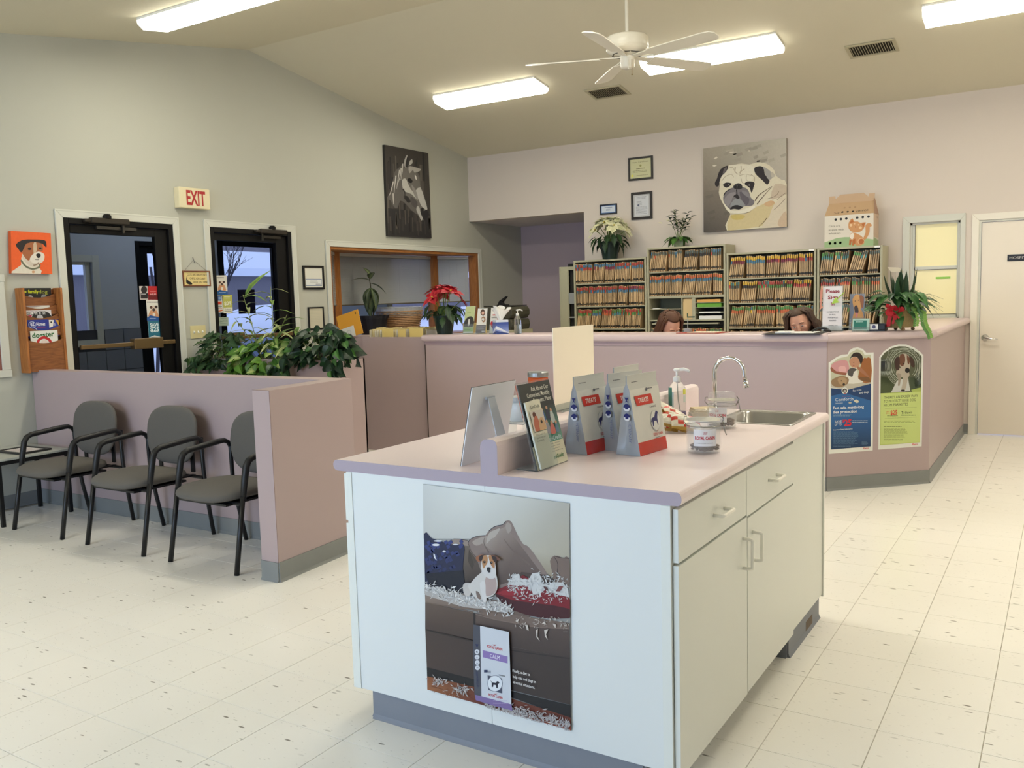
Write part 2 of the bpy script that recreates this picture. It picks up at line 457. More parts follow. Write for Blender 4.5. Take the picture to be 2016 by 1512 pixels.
# right and front walls (behind the camera), the front one with wide windows
struct('wall_right', MB().prism([(XR, YF, 0), (XR, 0.12, 0), (XR, 0.12, zceil(.12) + .05), (XR, YR, ZR + .05), (XR, YF, zceil(YF) + .05)], 0, (.12, 0, 0)), WALLB, 'plain white right wall')
mb = MB(); zt = 2.7
for (x0, x1, z0, z1) in ((0, 1.0, 0, zt), (1.0, 5.8, 0, 0.85), (1.0, 5.8, 2.65, zt), (5.8, XR, 0, zt)):
    mb.box(x0, x1, YF - .12, YF, z0, z1)
struct('wall_front', mb, WALL, 'front wall with wide windows')
# ceiling: gable, two slopes; the front slope flattens out at 2.7 m
mb = MB()
yk = YR - (ZR - 2.7) / SL
mb.prism([(-LT, YR, ZR), (-LT, 0.12, zceil(.12)), (-LT, 0.12, zceil(.12) + .12), (-LT, YR, ZR + .12), (-LT, yk, 2.82), (-LT, YF - .12, 2.82), (-LT, YF - .12, 2.7), (-LT, yk, 2.7)][::-1], 0, (XR + LT + .12, 0, 0))
struct('ceiling', mb, CEIL, 'matt beige sloped ceiling with a ridge')

# baseboards
def baseb(name, pts, h=0.1, t=0.006):
    """cove base strip along a polyline on the floor; outward normal to the right of travel"""
    mb = MB()
    for (a, b) in zip(pts[:-1], pts[1:]):
        a = Vector((*a, 0)); b = Vector((*b, 0)); d = (b - a).normalized(); n = Vector((d.y, -d.x, 0))
        prof = [(0, 0), (t + .008, 0), (t + .004, .006), (t, .016), (t, h), (0, h)]
        mb.prism([a + n * o + Vector((0, 0, z)) for o, z in prof], 0, b - a)
    return mb
struct('baseboard_left', baseb('b', [(0, D1[0] - .09), (0, -8.0)][::-1]), BASE, 'grey vinyl cove base along the left wall')
struct('baseboard_back', baseb('b', [(5.81, 0), (5.862, 0)]), BASE, 'short grey vinyl base beside the door')

# door and window casings (white, mitred profile)
def casing(y0, y1, z0, z1, w=0.062, sill=False):
    mb = MB()
    def bar(p):  # outline in y,z, with raised outer bead
        mb.prism([(0, *q) for q in p], 0, (.016, 0, 0))
    bar([(y0 - w, z0), (y0, z0), (y0, z1), (y0 - w, z1 + w)]); bar([(y1, z0), (y1 + w, z0), (y1 + w, z1 + w), (y1, z1)])
    bar([(y0 - w, z1 + w), (y0, z1), (y1, z1), (y1 + w, z1 + w)])
    if sill: bar([(y0 - w, z0 - w), (y1 + w, z0 - w), (y1 + w, z0), (y0 - w, z0)])
    mb.box(.001, .0185, y0 - w - .001, y0 - w + .012, z0, z1 + w - .013); mb.box(.001, .0185, y1 + w - .012, y1 + w + .001, z0, z1 + w - .013); mb.box(.001, .0185, y0 - w - .001, y1 + w + .001, z1 + w - .013, z1 + w + .001)
    return mb
struct('trim_1', casing(D1[0], D1[1], 0, D1[2]), TRIM, 'white casing of the left black door', bevel=.003)
struct('trim_2', casing(D2[0], D2[1], 0, D2[2]), TRIM, 'white casing of the right black door', bevel=.003)
struct('trim_3', casing(W[0], W[1], W[2], W[3], sill=True), TRIM, 'white casing of the bay window', bevel=.003)

# black aluminium storefront doors
def sfdoor(n, D, label, flip):
    y0, y1, z1 = D; t = .045
    d = struct('door_%d' % n, MB().box(-.12, .012, y0, y0 + t, 0, z1).box(-.12, .012, y1 - t, y1, 0, z1).box(-.12, .012, y0 + t, y1 - t, z1 - t, z1), BLACKF, label, bevel=.003)
    a, b = y0 + t + .004, y1 - t - .004; top = z1 - t - .004; st = .055 if n == 1 else .05; sr = .10
    if n == 1: la, lb = a + .018, b - .12
    else: la, lb = a + .012, b - .135
    gz = 2.07
    mb = MB().box(-.06, -.015, a, la, .01, top).box(-.06, -.015, lb, b, .01, top).box(-.06, -.015, la, lb, gz, top).box(-.06, -.015, la, lb, .01, .26)
    lf = obj('door_leaf', mb, BLACKF, d, bevel=.004)
    obj('glass_pane', MB().box(-.041, -.035, la, lb, .26, gz), GLASS, d)
    br = mat('bronze_bar', (120, 98, 66), 0.35, 0.6)
    zb = 1.165
    mb = MB().box(.012, .042, a + .005, b - .02, zb - .018, zb + .018)
    pb = obj('push_bar', mb, br, d, bevel=.006)
    ya, yb = (y0 + .52, y0 + .80) if n == 1 else (y0 + .1, y0 + .3)
    obj('latch_case', MB().box(-.01, .058, ya, yb, zb - .045, zb + .045), br, pb, bevel=.006)
    # door closer on the head
    c = (y0 + y1) / 2 + (-.12 if n == 1 else .24)
    mb = MB().box(.012, .062, c - .17, c + .17, z1 - .035, z1 + .012).box(.012, .05, c - .22, c - .1, z1 - .03, z1 + .0)
    cl = obj('door_closer', mb, mat('closer_bronze', (52, 46, 38), 0.45, 0.3), d, bevel=.008)
    kn = MB().lathe([(.0, 0), (.034, 0), (.034, .02), (.022, .034), (0, .036)], (.038, c - .02 if n == 1 else c - .01, z1 + .010), 16)
    obj('cap', kn, BLACKF, cl)
    sgn = 1 if n == 1 else -1
    mb = MB().box(.016, .03, c + sgn * .13 - .01, c + sgn * .13 + .01, z1 - .10, z1 - .02).box(-.014, .012, c - .10, c + .26 if n == 1 else c + .12, z1 - .075, z1 - .05)
    obj('closer_arm', mb, mat('closer_arm', (70, 68, 64), 0.35, 0.7), cl)
    return d
d1 = sfdoor(1, D1, 'black framed glass exit door behind the low partition, nearer of the two', False)
d2 = sfdoor(2, D2, 'black framed glass door behind the planter, farther of the two', True)

# white door in the back wall
d3 = struct('door_3', MB().box(5.925, 5.945, -.003, .11, 0, 2.068).box(6.83, 6.85, -.003, .11, 0, 2.068).box(5.945, 6.83, -.003, .11, 2.05, 2.068), TRIM, 'cream painted door in the back wall')
DOORP = mat('cream_door_paint', (232, 222, 206), 0.4)
obj('door_leaf', MB().box(5.948, 6.827, .012, .052, .008, 2.047), DOORP, d3, bevel=.002)
tcs = MB()
for p in ([(5.864, 0), (5.925, 0), (5.925, 2.068), (5.864, 2.13)], [(6.85, 0), (6.911, 0), (6.911, 2.13), (6.85, 2.068)], [(5.864, 2.13), (5.925, 2.068), (6.85, 2.068), (6.911, 2.13)]):
    tcs.prism([(x, 0, z) for x, z in p], 0, (0, -.016, 0))
struct('trim_4', tcs, mat('cream_trim', (232, 226, 212), 0.45), 'cream casing of the back wall door', bevel=.003)
k = MB().lathe([(0, 0), (.032, 0), (.030, .006), (.012, .012), (.012, .03), (0.0, .03)], (0, 0, 0), 20)
k2 = MB(); Mx = Matrix.Translation((5.995, .012, .945)) @ Matrix.Rotation(pi / 2, 4, 'X')
k2.v = [Mx @ v for v in k.v]; k2.f = k.f; k2.c = k.c; k2.m = k.m; k2.sm = [True] * len(k.f)
k2.tube([(5.995, -.02, .945), (5.995, -.035, .945), (6.02, -.042, .943), (6.06, -.042, .935), (6.105, -.04, .93)], [.010, .011, .011, .009, .007], 10)
obj('door_handle', k2, CHROME, d3, smooth=True)

# sliding reception window in the back wall
wn = struct('window_1', MB().box(WX[0], WX[0] + .02, .02, .10, WX[2], WX[3]).box(WX[1] - .02, WX[1], .02, .10, WX[2], WX[3]).box(WX[0], WX[1], .02, .10, WX[3] - .02, WX[3]).box(WX[0], WX[1], .02, .10, WX[2], WX[2] + .02), TRIM, 'white sash window with lit yellow frosted panes over the counter')
def frost(name, emit):
    m = mat(name, (226, 214, 160), 0.35, trans=0.0); b = m.node_tree.nodes['Principled BSDF']
    b.inputs['Emission Color'].default_value = rgb((236, 226, 180)); b.inputs['Emission Strength'].default_value = emit; return m
sash = MB().box(WX[0] + .035, WX[1] - .02, .03, .06, 1.618, 1.652)
obj('meeting_rail', sash, TRIM, wn, bevel=.003)
obj('frosted_pane', MB().box(WX[0] + .045, WX[1] - .03, .05, .056, 1.652, WX[3] - .02), frost('lit_frosted_glass', 0.20), wn)
obj('frosted_pane', MB().box(WX[0] + .045, WX[1] - .03, .04, .046, 1.18, 1.618), frost('lit_frosted_glass', 0.20), wn)
obj('sash_frame', MB().box(WX[0] + .02, WX[0] + .045, .03, .06, 1.15, WX[3] - .02).box(WX[1] - .03, WX[1] - .02, .03, .06, 1.15, WX[3] - .02).box(WX[0] + .02, WX[1] - .02, .03, .06, 1.15, 1.18), TRIM, wn, bevel=.002)
obj('glass_edge', MB().box(WX[0] + .043, WX[0] + .047, .026, .032, 1.18, 2.06).box(WX[0] + .043, WX[1] - .03, .026, .032, 1.616, 1.620).box(WX[0] + .043, WX[1] - .03, .026, .032, 1.178, 1.182), mat('dark_gasket', (60, 52, 40), .6), wn)
obj('green_tape', MB().box(5.55, 5.68, .036, .0395, 1.525, 1.545), mat('green_tape', (150, 205, 90), .6), wn)
tcs = MB()
x0, x1, z0, z1 = WX[0], WX[1], 1.13, WX[3]; w = .065
for p in ([(x0 - w, z0), (x0, z0), (x0, z1), (x0 - w, z1 + w)], [(x1, z0), (x1 + w - .02, z0), (x1 + w - .02, z1 + w), (x1, z1)], [(x0 - w, z1 + w), (x0, z1), (x1, z1), (x1 + w - .02, z1 + w)]):
    tcs.prism([(x, 0, z) for x, z in p], 0, (0, -.016, 0))
struct('trim_5', tcs, TRIM, 'white casing of the sash window', bevel=.003)

# bay window: oak frame, blinds, glass
bay = struct('window_2', MB().box(-.40, 0, W[0], W[1], W[2] - .02, W[2] + .02), OAK, 'oak framed bay window with lowered white blinds')
BXo = -.36; yA, yB = -2.16, -.34
BLIND = mat('blind_slat', (196, 196, 190), 0.5)
oakv = wood('oak_vertical', (142, 86, 36), (172, 112, 54), (40, 40, 3))
def postbox(name, y0, y1, x0, x1): obj(name, MB().box(x0, x1, y0, y1, W[2] + .02, W[3] - .03), oakv, bay, bevel=.004)
postbox('oak_post', yA - .07, yA + .04, BXo - .08, BXo + .03); postbox('oak_post', yB - .04, yB + .07, BXo - .08, BXo + .03)
postbox('oak_jamb', W[0], W[0] + .03, -.10, 0); postbox('oak_jamb', W[1] - .055, W[1], -.12, 0)
obj('oak_soffit', MB().prism([(0, W[0], W[3] - .03), (0, W[1], W[3] - .03), (BXo - .08, yB + .07, W[3] - .03), (BXo - .08, yA - .07, W[3] - .03)], 0, (0, 0, .035)), OAK, bay)
obj('bay_roof', MB().prism([(-LT, W[0] - .05, W[3] + .01), (-LT, W[1] + .05, W[3] + .01), (BXo - .14, yB + .12, W[3] + .01), (BXo - .14, yA - .12, W[3] + .01)], 0, (0, 0, .1)), WHITE, bay)
obj('bay_wall', MB().prism([(-LT, W[0], .2), (-LT, W[1], .2), (BXo - .08, yB + .07, .2), (BXo - .08, yA - .07, .2)], 0, (0, 0, W[2] - .24)), WHITE, bay)
def pane(a, b):
    a = Vector(a); b = Vector(b); d = (b - a).normalized(); n = Vector((-d.y, d.x, 0)) * .003
    lo = Vector((0, 0, W[2] + .02)); hi = Vector((0, 0, W[3] - .03))
    obj('glass_pane', MB().prism([a + lo, b + lo, b + hi, a + hi], 0, n), GLASS, bay)
    # blind: headrail, slats, bottom rail
    ins = Vector((d.y, -d.x, 0))
    if ins.x < 0: ins = -ins
    c = ins * .035; zt, zb = W[3] - .035, 1.425; mb = MB(); nsl = 44
    A = a + d * .045 + c; B_ = b - d * .045 + c
    for i in range(nsl):
        z = zb + .02 + (zt - .05 - zb) * i / nsl
        u = ins * .009 + Vector((0, 0, -.006)); p = [A + Vector((0, 0, z)) - u, B_ + Vector((0, 0, z)) - u, B_ + Vector((0, 0, z)) + u, A + Vector((0, 0, z)) + u]
        mb.prism(p, 0, (0, 0, .0015))
    s = obj('slats', mb, BLIND, bay); s['kind'] = 'stuff'
    L = (B_ - A).length
    mb = MB(); n_ = ins * .014
    for z0, z1 in ((zt - .035, zt),): mb.prism([A - n_ + Vector((0, 0, z0)), B_ - n_ + Vector((0, 0, z0)), B_ - n_ + Vector((0, 0, z1)), A - n_ + Vector((0, 0, z1))], 0, n_ * 2)
    obj('blind_headrail', mb, BLIND, bay)
    mb = MB().prism([A - n_ + Vector((0, 0, zb)), B_ - n_ + Vector((0, 0, zb)), B_ - n_ + Vector((0, 0, zb + .014)), A - n_ + Vector((0, 0, zb + .014))], 0, n_ * 2)
    obj('blind_bottom_rail', mb, mat('rail_dark', (92, 84, 66), .5), bay)
    mb = MB()
    for f in (.14, .38, .62, .86):
        q = A.lerp(B_, f) + ins * .012; mb.tube([q + Vector((0, 0, zb)), q + Vector((0, 0, zt - .02))], .0012, 4)
    obj('blind_cord', mb, BLIND, bay)
pane((BXo - .05, yA, 0), (BXo - .05, yB, 0)); pane((-.10, W[0] + .02, 0), (BXo - .03, yA - .04, 0)); pane((BXo - .03, yB + .04, 0), (-.10, W[1] - .04, 0))

# ================================================================ vestibule behind the black doors, and outdoors
VX = -2.0
VW = mat('vestibule_wall', (196, 200, 204), 0.7)
mb = MB()
ow = [(-4.95, -4.075, 1.15, 1.96)]                       # outer window
dA, dB = (-3.55, -2.52, 2.2), (-2.44, -1.44, 2.32)       # outer doors
for (y0, y1, z0, z1) in ((-6.2, -4.95, 0, 2.75), (-4.95, -4.075, 0, 1.15), (-4.95, -4.075, 1.96, 2.75), (-4.075, dA[0], 0, 2.75), (dA[0], dA[1], dA[2], 2.75),
                         (dA[1], dB[0], 0, 2.75), (dB[0], dB[1], dB[2], 2.75), (dB[1], -1.1, 0, 2.75)):
    mb.box(VX - .12, VX, y0, y1, z0, z1)
mb.box(VX - .12, -LT, -6.3, -6.2, 0, 2.75).box(VX - .12, -LT - .3, -1.2, -1.1, 0, 2.75)
struct('wall_vestibule', mb, VW, 'grey blue vestibule wall seen through the black doors')
struct('ceiling_vestibule', MB().box(VX - .12, -LT, -6.3, -1.1, 2.75, 2.85), VW, 'vestibule ceiling')
struct('trim_6', MB().box(VX, VX + .02, -5.02, -4.95, 1.08, 2.03).box(VX, VX + .02, -4.075, -4.0, 1.08, 2.03).box(VX, VX + .02, -4.95, -4.075, 1.96, 2.03).box(VX - .1, VX + .03, -4.95, -4.075, 1.08, 1.15).box(VX - .07, VX - .03, -4.13, -4.075, 1.15, 1.96), TRIM, 'white casing of the vestibule window', bevel=.003)
win3 = struct('window_3', MB().box(VX - .07, VX - .04, -4.95, -4.13, 1.15, 1.18).box(VX - .07, VX - .04, -4.95, -4.92, 1.15, 1.96).box(VX - .07, VX - .04, -4.95, -4.13, 1.93, 1.96), TRIM, 'vestibule window looking out on the snow')
obj('glass_pane', MB().box(VX - .06, VX - .055, -4.92, -4.13, 1.18, 1.93), GLASS, win3)
for n, (y0, y1, z1) in ((4, dA), (5, dB)):
    dd = struct('door_%d' % n, MB().box(VX - .11, VX + .01, y0, y0 + .05, 0, z1).box(VX - .11, VX + .01, y1 - .05, y1, 0, z1).box(VX - .11, VX + .01, y0 + .05, y1 - .05, z1 - .05, z1), BLACKF, 'black outer glass door of the vestibule', bevel=.003)
    sw = .12 if n == 4 else .06
    obj('door_leaf', MB().box(VX - .07, VX - .03, y0 + .05, y0 + .05 + sw, .01, z1 - .05).box(VX - .07, VX - .03, y1 - .05 - sw, y1 - .05, .01, z1 - .05).box(VX - .07, VX - .03, y0 + .05 + sw, y1 - .05 - sw, z1 - .13, z1 - .05).box(VX - .07, VX - .03, y0 + .05 + sw, y1 - .05 - sw, .01, .25), BLACKF, dd, bevel=.003)
    obj('glass_pane', MB().box(VX - .053, VX - .047, y0 + .05 + sw, y1 - .05 - sw, .25, z1 - .13), GLASS, dd)
tag(obj('closed_sign_sheet', MB().box(VX - .045, VX - .040, -2.13, -1.86, 1.36, 1.66), mat('dark_purple_sheet', (46, 34, 52), .6)), 'dark purple notice sheet taped to the outer glass door', 'notice')
vl = thing('vestibule_fill_glow', 'added glowing box that brightens the vestibule, out of sight above the doors', 'ceiling light', (-1.2, -3.6, 2.75))  # added out of sight, glows only to brighten the space behind the door glass
part('lens', MB().box(-.15, .15, -.5, .5, -.07, -.002), mat('vestibule_fill', (214, 228, 255), .4, emit=2.8), vl)
# wainscot tiles of the vestibule
ws = struct('wainscot', MB().box(VX, VX + .008, -6.2, dA[0], 0, 1.25), mat('dark_grout', (66, 66, 70), .8), 'grey tiled lower wall of the vestibule')
tmm = MB().box(0, .008, .004, .216, .004, .216).mesh('tile'); tmm.materials.append(mat('wainscot_tile', (128, 132, 140), .35))
for i in range(12):
    for j in range(6):
        y = dA[0] - .22 * (i + 1); z = 1.25 - .22 * (j + 1)
        if z < -.05 or y < -6.2 or (z + .22 > 1.1 and -5.05 < y < -4.15): continue
        o = bpy.data.objects.new('tile', tmm); C.objects.link(o); o.location = (VX + .006, y, max(z, .0)); o.parent = ws

SNOW = mat('snow', (225, 230, 240), 0.8, noise=.06, nscale=2)
mb = MB(); mb.smooth = True
nx, ny = 40, 50
vs = []; fs = []
for i in range(nx + 1):
    for j in range(ny + 1):
        x = -2.12 - 60 * (i / nx) ** 1.6; y = -25 + 90 * j / ny
        vs.append((x, y, -.15 + .9 * min(1, max(0, (-x - 14) / 30)) + .05 * sin(x * 1.3) * cos(y * .9)))
for i in range(nx):
    for j in range(ny): a = i * (ny + 1) + j; fs.append((a, a + ny + 1, a + ny + 2, a + 1))
mb.add(vs, fs); struct('ground_snow', mb, SNOW, 'snow covered ground outside')
# wooded hillside
mb = MB(); mb.smooth = True; vs = []; fs = []
for i in range(31):
    for j in range(9):
        y = -60 + 8 * i; k_ = j / 8; vs.append((-58 - 30 * k_ + 3 * sin(i * .9), y, .4 + (17 + 5 * sin(i * .35 + 1) + 2 * sin(i * 1.3)) * k_))
for i in range(30):
    for j in range(8): a = i * 9 + j; fs.append((a, a + 9, a + 10, a + 1))
mb.add(vs, fs); struct('ground_hillside', mb, mat('bare_woods', (120, 116, 124), .9, noise=.35, nscale=.5, stretch=(1, 4, 1)), 'bare wooded hillside far behind the windows')
# long low building with a snowy roof
bl = thing('building', 'long low grey building with a snow covered roof beyond the car park', 'building', (-34, 16, .4))
part('wall', MB().box(-4, 4, -22, 26, -.5, 2.6), mat('grey_siding', (120, 116, 122), .8, noise=.2, nscale=3, stretch=(1, 8, .3)), bl)
part('roof', MB().prism([(4.5, -22.5, 2.6), (4.5, -22.5, 3.0), (0, -22.5, 4.2), (-4.5, -22.5, 3.0), (-4.5, -22.5, 2.6)], 0, (0, 49, 0)), SNOW, bl)
# bare trees
def tree(x, y, hgt, seed, label):
    r = random.Random(seed); t = thing('tree', label, 'tree', (x, y, -.2), group='bare trees outside'); mb = MB()
    def br(p, d, L, rad, lev):
        q = p + d * L; mb.tube([p, (p + q) / 2 + Vector((r.uniform(-.05, .05), r.uniform(-.05, .05), 0)) * L, q], [rad, rad * .8, rad * .6], 4)
        if lev == 0: return
        for _ in range(3): br(p.lerp(q, r.uniform(.45, 1)), (d + Vector((r.uniform(-.6, .6), r.uniform(-.6, .6), r.uniform(0, .4)))).normalized(), L * .65, rad * .55, lev - 1)
    br(Vector((0, 0, 0)), Vector((0, 0, 1)), hgt * .45, .06, 4)
    part('trunk', mb, mat('dark_bark', (62, 58, 62), .9), t)
for i, (x, y, hh) in enumerate([(-13, 4.6, 6), (-14, 7.5, 5), (-20, 11, 7), (-9, -1.2, 5), (-16, 2, 7), (-12, 9, 4)]):
    tree(x, y, hh, i, 'thin bare tree standing in the snow outside the glass doors')
# snow covered car
car = thing('car', 'snow covered car parked outside the farther glass door', 'car', (-7.2, 3.3, -.15), rz=.25)
body = MB().ball((0, 0, .58), (1.0, 2.25, .48), 24, 12, fn=lambda d: Vector((math.copysign(abs(d.x) ** .5, d.x), math.copysign(abs(d.y) ** .6, d.y), math.copysign(abs(d.z) ** .7, d.z))))
part('body', body, mat('car_paint', (90, 100, 120), .3), car, smooth=True)
snow = MB().ball((0, .1, 1.05), (.92, 1.75, .58), 24, 12, fn=lambda d: Vector((math.copysign(abs(d.x) ** .7, d.x), math.copysign(abs(d.y) ** .8, d.y), d.z)))
part('snow_cover', snow, SNOW, car, smooth=True)
for sx in (-1, 1):
    for sy in (-1, 1):
        mm = MB(); mm.lathe([(0, -.1), (.2, -.1), (.31, -.08), (.31, .08), (.2, .1), (0, .1)], (0, 0, 0), 20)
        mm.v = [Matrix.Translation((sx * .88, sy * 1.35, .31)) @ Matrix.Rotation(pi / 2, 4, 'Y') @ v for v in mm.v]
        part('wheel', mm, BLACK, car)
# ================================================================ ceiling lamps, vents, fan
LENS = mat('lit_acrylic_lens', (255, 250, 233), 0.4, emit=LAMP)
LENSS = mat('lit_lens_side', (255, 250, 233), 0.4, emit=LAMP * .2)
LENSC = mat('acrylic_end_cap', (240, 238, 225), 0.3, emit=LAMP * 0.06)
def slope_frame(x, y):
    """matrix on the ceiling at x,y: local -Z away from the ceiling, Y down the slope"""
    s = -SL if y > YR else SL
    nrm = Vector((0, s, -1)).normalized(); ex = Vector((1, 0, 0)); ey = nrm.cross(ex) * -1
    ez = -nrm
    if ey.y < 0: ey = -ey
    ex = ey.cross(ez)
    return Matrix(((ex.x, ey.x, ez.x, x), (ex.y, ey.y, ez.y, y), (ex.z, ey.z, ez.z, zceil(y)), (0, 0, 0, 1)))
def lamp(x, y, label):
    t = thing('ceiling_lamp', label, 'ceiling light', (x, y, zceil(y))); M = slope_frame(x, y); t.matrix_world = M
    L, Wd = .615, .145
    part('base_plate', MB().box(-L, L, -Wd, Wd, -.018, -.001), PLASTIC, t)
    prof = [(-Wd, -.018), (Wd, -.018), (Wd, -.045), (Wd * .72, -.085), (-Wd * .72, -.085), (-Wd, -.045)]
    ml = MB().prism([(-L + .018, a, b) for a, b in prof], 0, (2 * L - .036, 0, 0))
    ml.m = [0 if abs(sum(ml.v[i].z for i in f) / len(f) + .085) < .004 else 1 for f in ml.f]
    part('lens', ml, [LENS, LENSS], t)
    for s in (-1, 1):
        xx = s * L - (.018 if s > 0 else 0)
        part('end_cap', MB().prism([(xx, a * 1.02, b * 1.03) for a, b in prof], 0, (.018, 0, 0)), LENSC, t)
    return t
YL, YN = -1.835, -5.25
lamp(1.575, YL, 'lit fluorescent ceiling lamp above the file counter, left of the fan')
lamp(3.92, YL, 'lit fluorescent ceiling lamp directly behind the fan')
lamp(6.27, YL, 'lit fluorescent ceiling lamp at the upper right, beside the larger looking vent')
lamp(1.44, YN, 'lit fluorescent ceiling lamp above the waiting chairs at the upper left')
lamp(3.92, YN, 'lit fluorescent ceiling lamp above the white island, out of the frame')
lamp(6.35, YN, 'lit fluorescent ceiling lamp over the walkway, out of the frame at the right')
lamp(8.7, YL, 'lit fluorescent ceiling lamp far right of the frame, back row')
lamp(8.7, YN, 'lit fluorescent ceiling lamp far right of the frame, front row')
lamp(1.8, -9.2, 'added unseen fill lamp behind the camera, left side')  # unseen lamp added to brighten the floor at the left
VENT = mat('vent_paint', (186, 178, 150), .6)
def vent(x, y, wx, wy, n, label):
    t = thing('ceiling_vent', label, 'vent'); t.matrix_world = slope_frame(x, y)
    a, b, f = wx / 2, wy / 2, .028
    part('frame', MB().box(-a, a, -b, -b + f, -.012, -.001).box(-a, a, b - f, b, -.012, -.001).box(-a, -a + f, -b + f, b - f, -.012, -.001).box(a - f, a, -b + f, b - f, -.012, -.001), VENT, t, bevel=.003)
    part('backing', MB().box(-a + f, a - f, -b + f, b - f, -.004, -.001), mat('vent_dark', (40, 36, 28), .9), t)
    for i in range(n):
        xx = -a + f + (2 * a - 2 * f) * (i + .5) / n
        part('slat', MB().prism([(xx - .006, -b + f, -.004), (xx + .001, -b + f, -.014), (xx + .003, -b + f, -.013), (xx - .004, -b + f, -.003)], 0, (0, 2 * (b - f), 0)), VENT, t)
vent(2.665, -1.325, .40, .27, 17, 'beige slatted ceiling vent below the fan hub, near the middle')
vent(5.18, -1.335, .40, .27, 17, 'beige slatted ceiling vent at the upper right between two lamps')
# fan at the ridge
fz = 3.235; fan = thing('ceiling_fan', 'white five bladed ceiling fan on a long rod', 'ceiling fan', (3.925, YR, fz))
FW = mat('fan_white', (228, 222, 206), .25)
part('rod', MB().tube([(0, 0, .08), (0, 0, ZR - fz - .03)], .0125, 12), FW, fan)
part('canopy', MB().lathe([(0, 0), (.025, 0), (.07, .055), (.07, .075), (0, .075)], (0, 0, ZR - fz - .06), 20), FW, fan)
part('motor_housing', MB().lathe([(0, -.065), (.06, -.065), (.12, -.05), (.146, -.03), (.153, -.018), (.148, -.012), (.153, 0), (.153, .055), (.145, .068), (.10, .074), (.03, .078), (.018, .10), (0, .10)], (0, 0, 0), 40), FW, fan, smooth=True)
part('switch_housing', MB().lathe([(0, -.155), (.03, -.155), (.046, -.148), (.05, -.14), (.05, -.08), (.06, -.066), (0, -.066)], (0, 0, 0), 28), FW, fan, smooth=True)
part('vent_slots', MB().box(0, 0.001, 0, .001, -.05, -.049).add([], []), mat('vent_dark', (40, 36, 28), .9), fan) if False else None
sl = MB()
for k in range(10):
    a = 2 * pi * k / 10; M = Matrix.Rotation(a, 4, 'Z'); sl.box(.10, .106, -.03, .03, -.0585, -.056, M=M)
part('vent_slots', sl, mat('vent_dark', (40, 36, 28), .9), fan)
for k, a in enumerate([radians(-13 + 72 * q) for q in range(5)]):
    M = Matrix.Rotation(a, 4, 'Z') @ Matrix.Translation((0, 0, -.078)) @ Matrix.Rotation(radians(-12), 4, 'X')
    pts = [(.20, -.052), (.30, -.058), (.66, -.068), (.715, -.060), (.74, -.03), (.74, .03), (.715, .060), (.66, .068), (.30, .058), (.20, .052)]
    b = part('blade', MB().prism([(x, y, -.003) for x, y in pts], 0, (0, 0, .007), M=M), FW, fan)
    part('blade_arm', MB().prism([(.05, -.018, .003), (.14, -.022, .003), (.25, -.04, .003), (.27, 0, .003), (.25, .04, .003), (.14, .022, .003), (.05, .018, .003)], 0, (0, 0, .006), M=M), FW, fan)
for (dx, dy, ln) in ((.03, -.045, .06), (.045, -.025, .10)):
    part('pull_chain', MB().tube([(dx, dy, -.10), (dx, dy, -.10 - ln)], .0016, 6).ball((dx, dy, -.105 - ln), .005, 8, 6), mat('brass', (150, 120, 60), .3, 1.0) if ln > .08 else FW, fan)

# ================================================================ low partition (L shaped) and planter
px1, py0, pyb, ppt, ph = 3.181, -6.473, -5.915, .127, 1.018
pt = thing('partition', 'lilac laminate low partition wall behind the waiting chairs, L shaped', 'partition', (0, 0, 0))
part('long_panel', MB().box(.004, 3.003, pyb, pyb + ppt, 0, ph), LAM, pt, bevel=.002)
part('return_panel', MB().prism([(px1 - ppt, py0, 0), (px1, py0, 0), (3.122, pyb + ppt, 0), (3.122 - ppt, pyb + ppt, 0)], 0, (0, 0, ph)), LAM, pt, bevel=.002)
EDGE = mat('laminate_seam', (120, 92, 84), .6)
part('edge_seam', MB().box(px1 - .0005, px1 + .0006, py0 - .0006, py0 + .0009, 0.1, ph).box(px1 - ppt, px1, py0 - .0006, py0 + .0006, ph - .0008, ph + .0006), EDGE, pt)
part('cove_base', baseb('b', [(.01, pyb), (3.006, pyb), (px1 - ppt, py0), (px1, py0), (3.122, pyb + ppt)], .105), BASE, pt)
pl = thing('planter', 'lilac laminate planter box full of green plants behind the partition', 'planter', (0, 0, 0))
PX1, PY0, PY1, PH = 1.789, -4.45, -4.165, 1.004
LAMI = LAM
mb = MB().box(.004, PX1, PY0, PY0 + .02, 0, PH).box(.004, PX1, PY1 - .02, PY1, 0, PH).box(.004, .024, PY0, PY1, 0, PH).box(PX1 - .02, PX1, PY0, PY1, 0, PH)
part('panel', mb, LAM, pl, bevel=.0015)
part('soil', MB().box(.024, PX1 - .02, PY0 + .02, PY1 - .02, .85, PH - .05), mat('soil', (50, 40, 30), .95, noise=.3, nscale=60), pl)
part('cove_base', baseb('b', [(.01, PY0), (PX1, PY0), (PX1, PY1)]), BASE, pl)

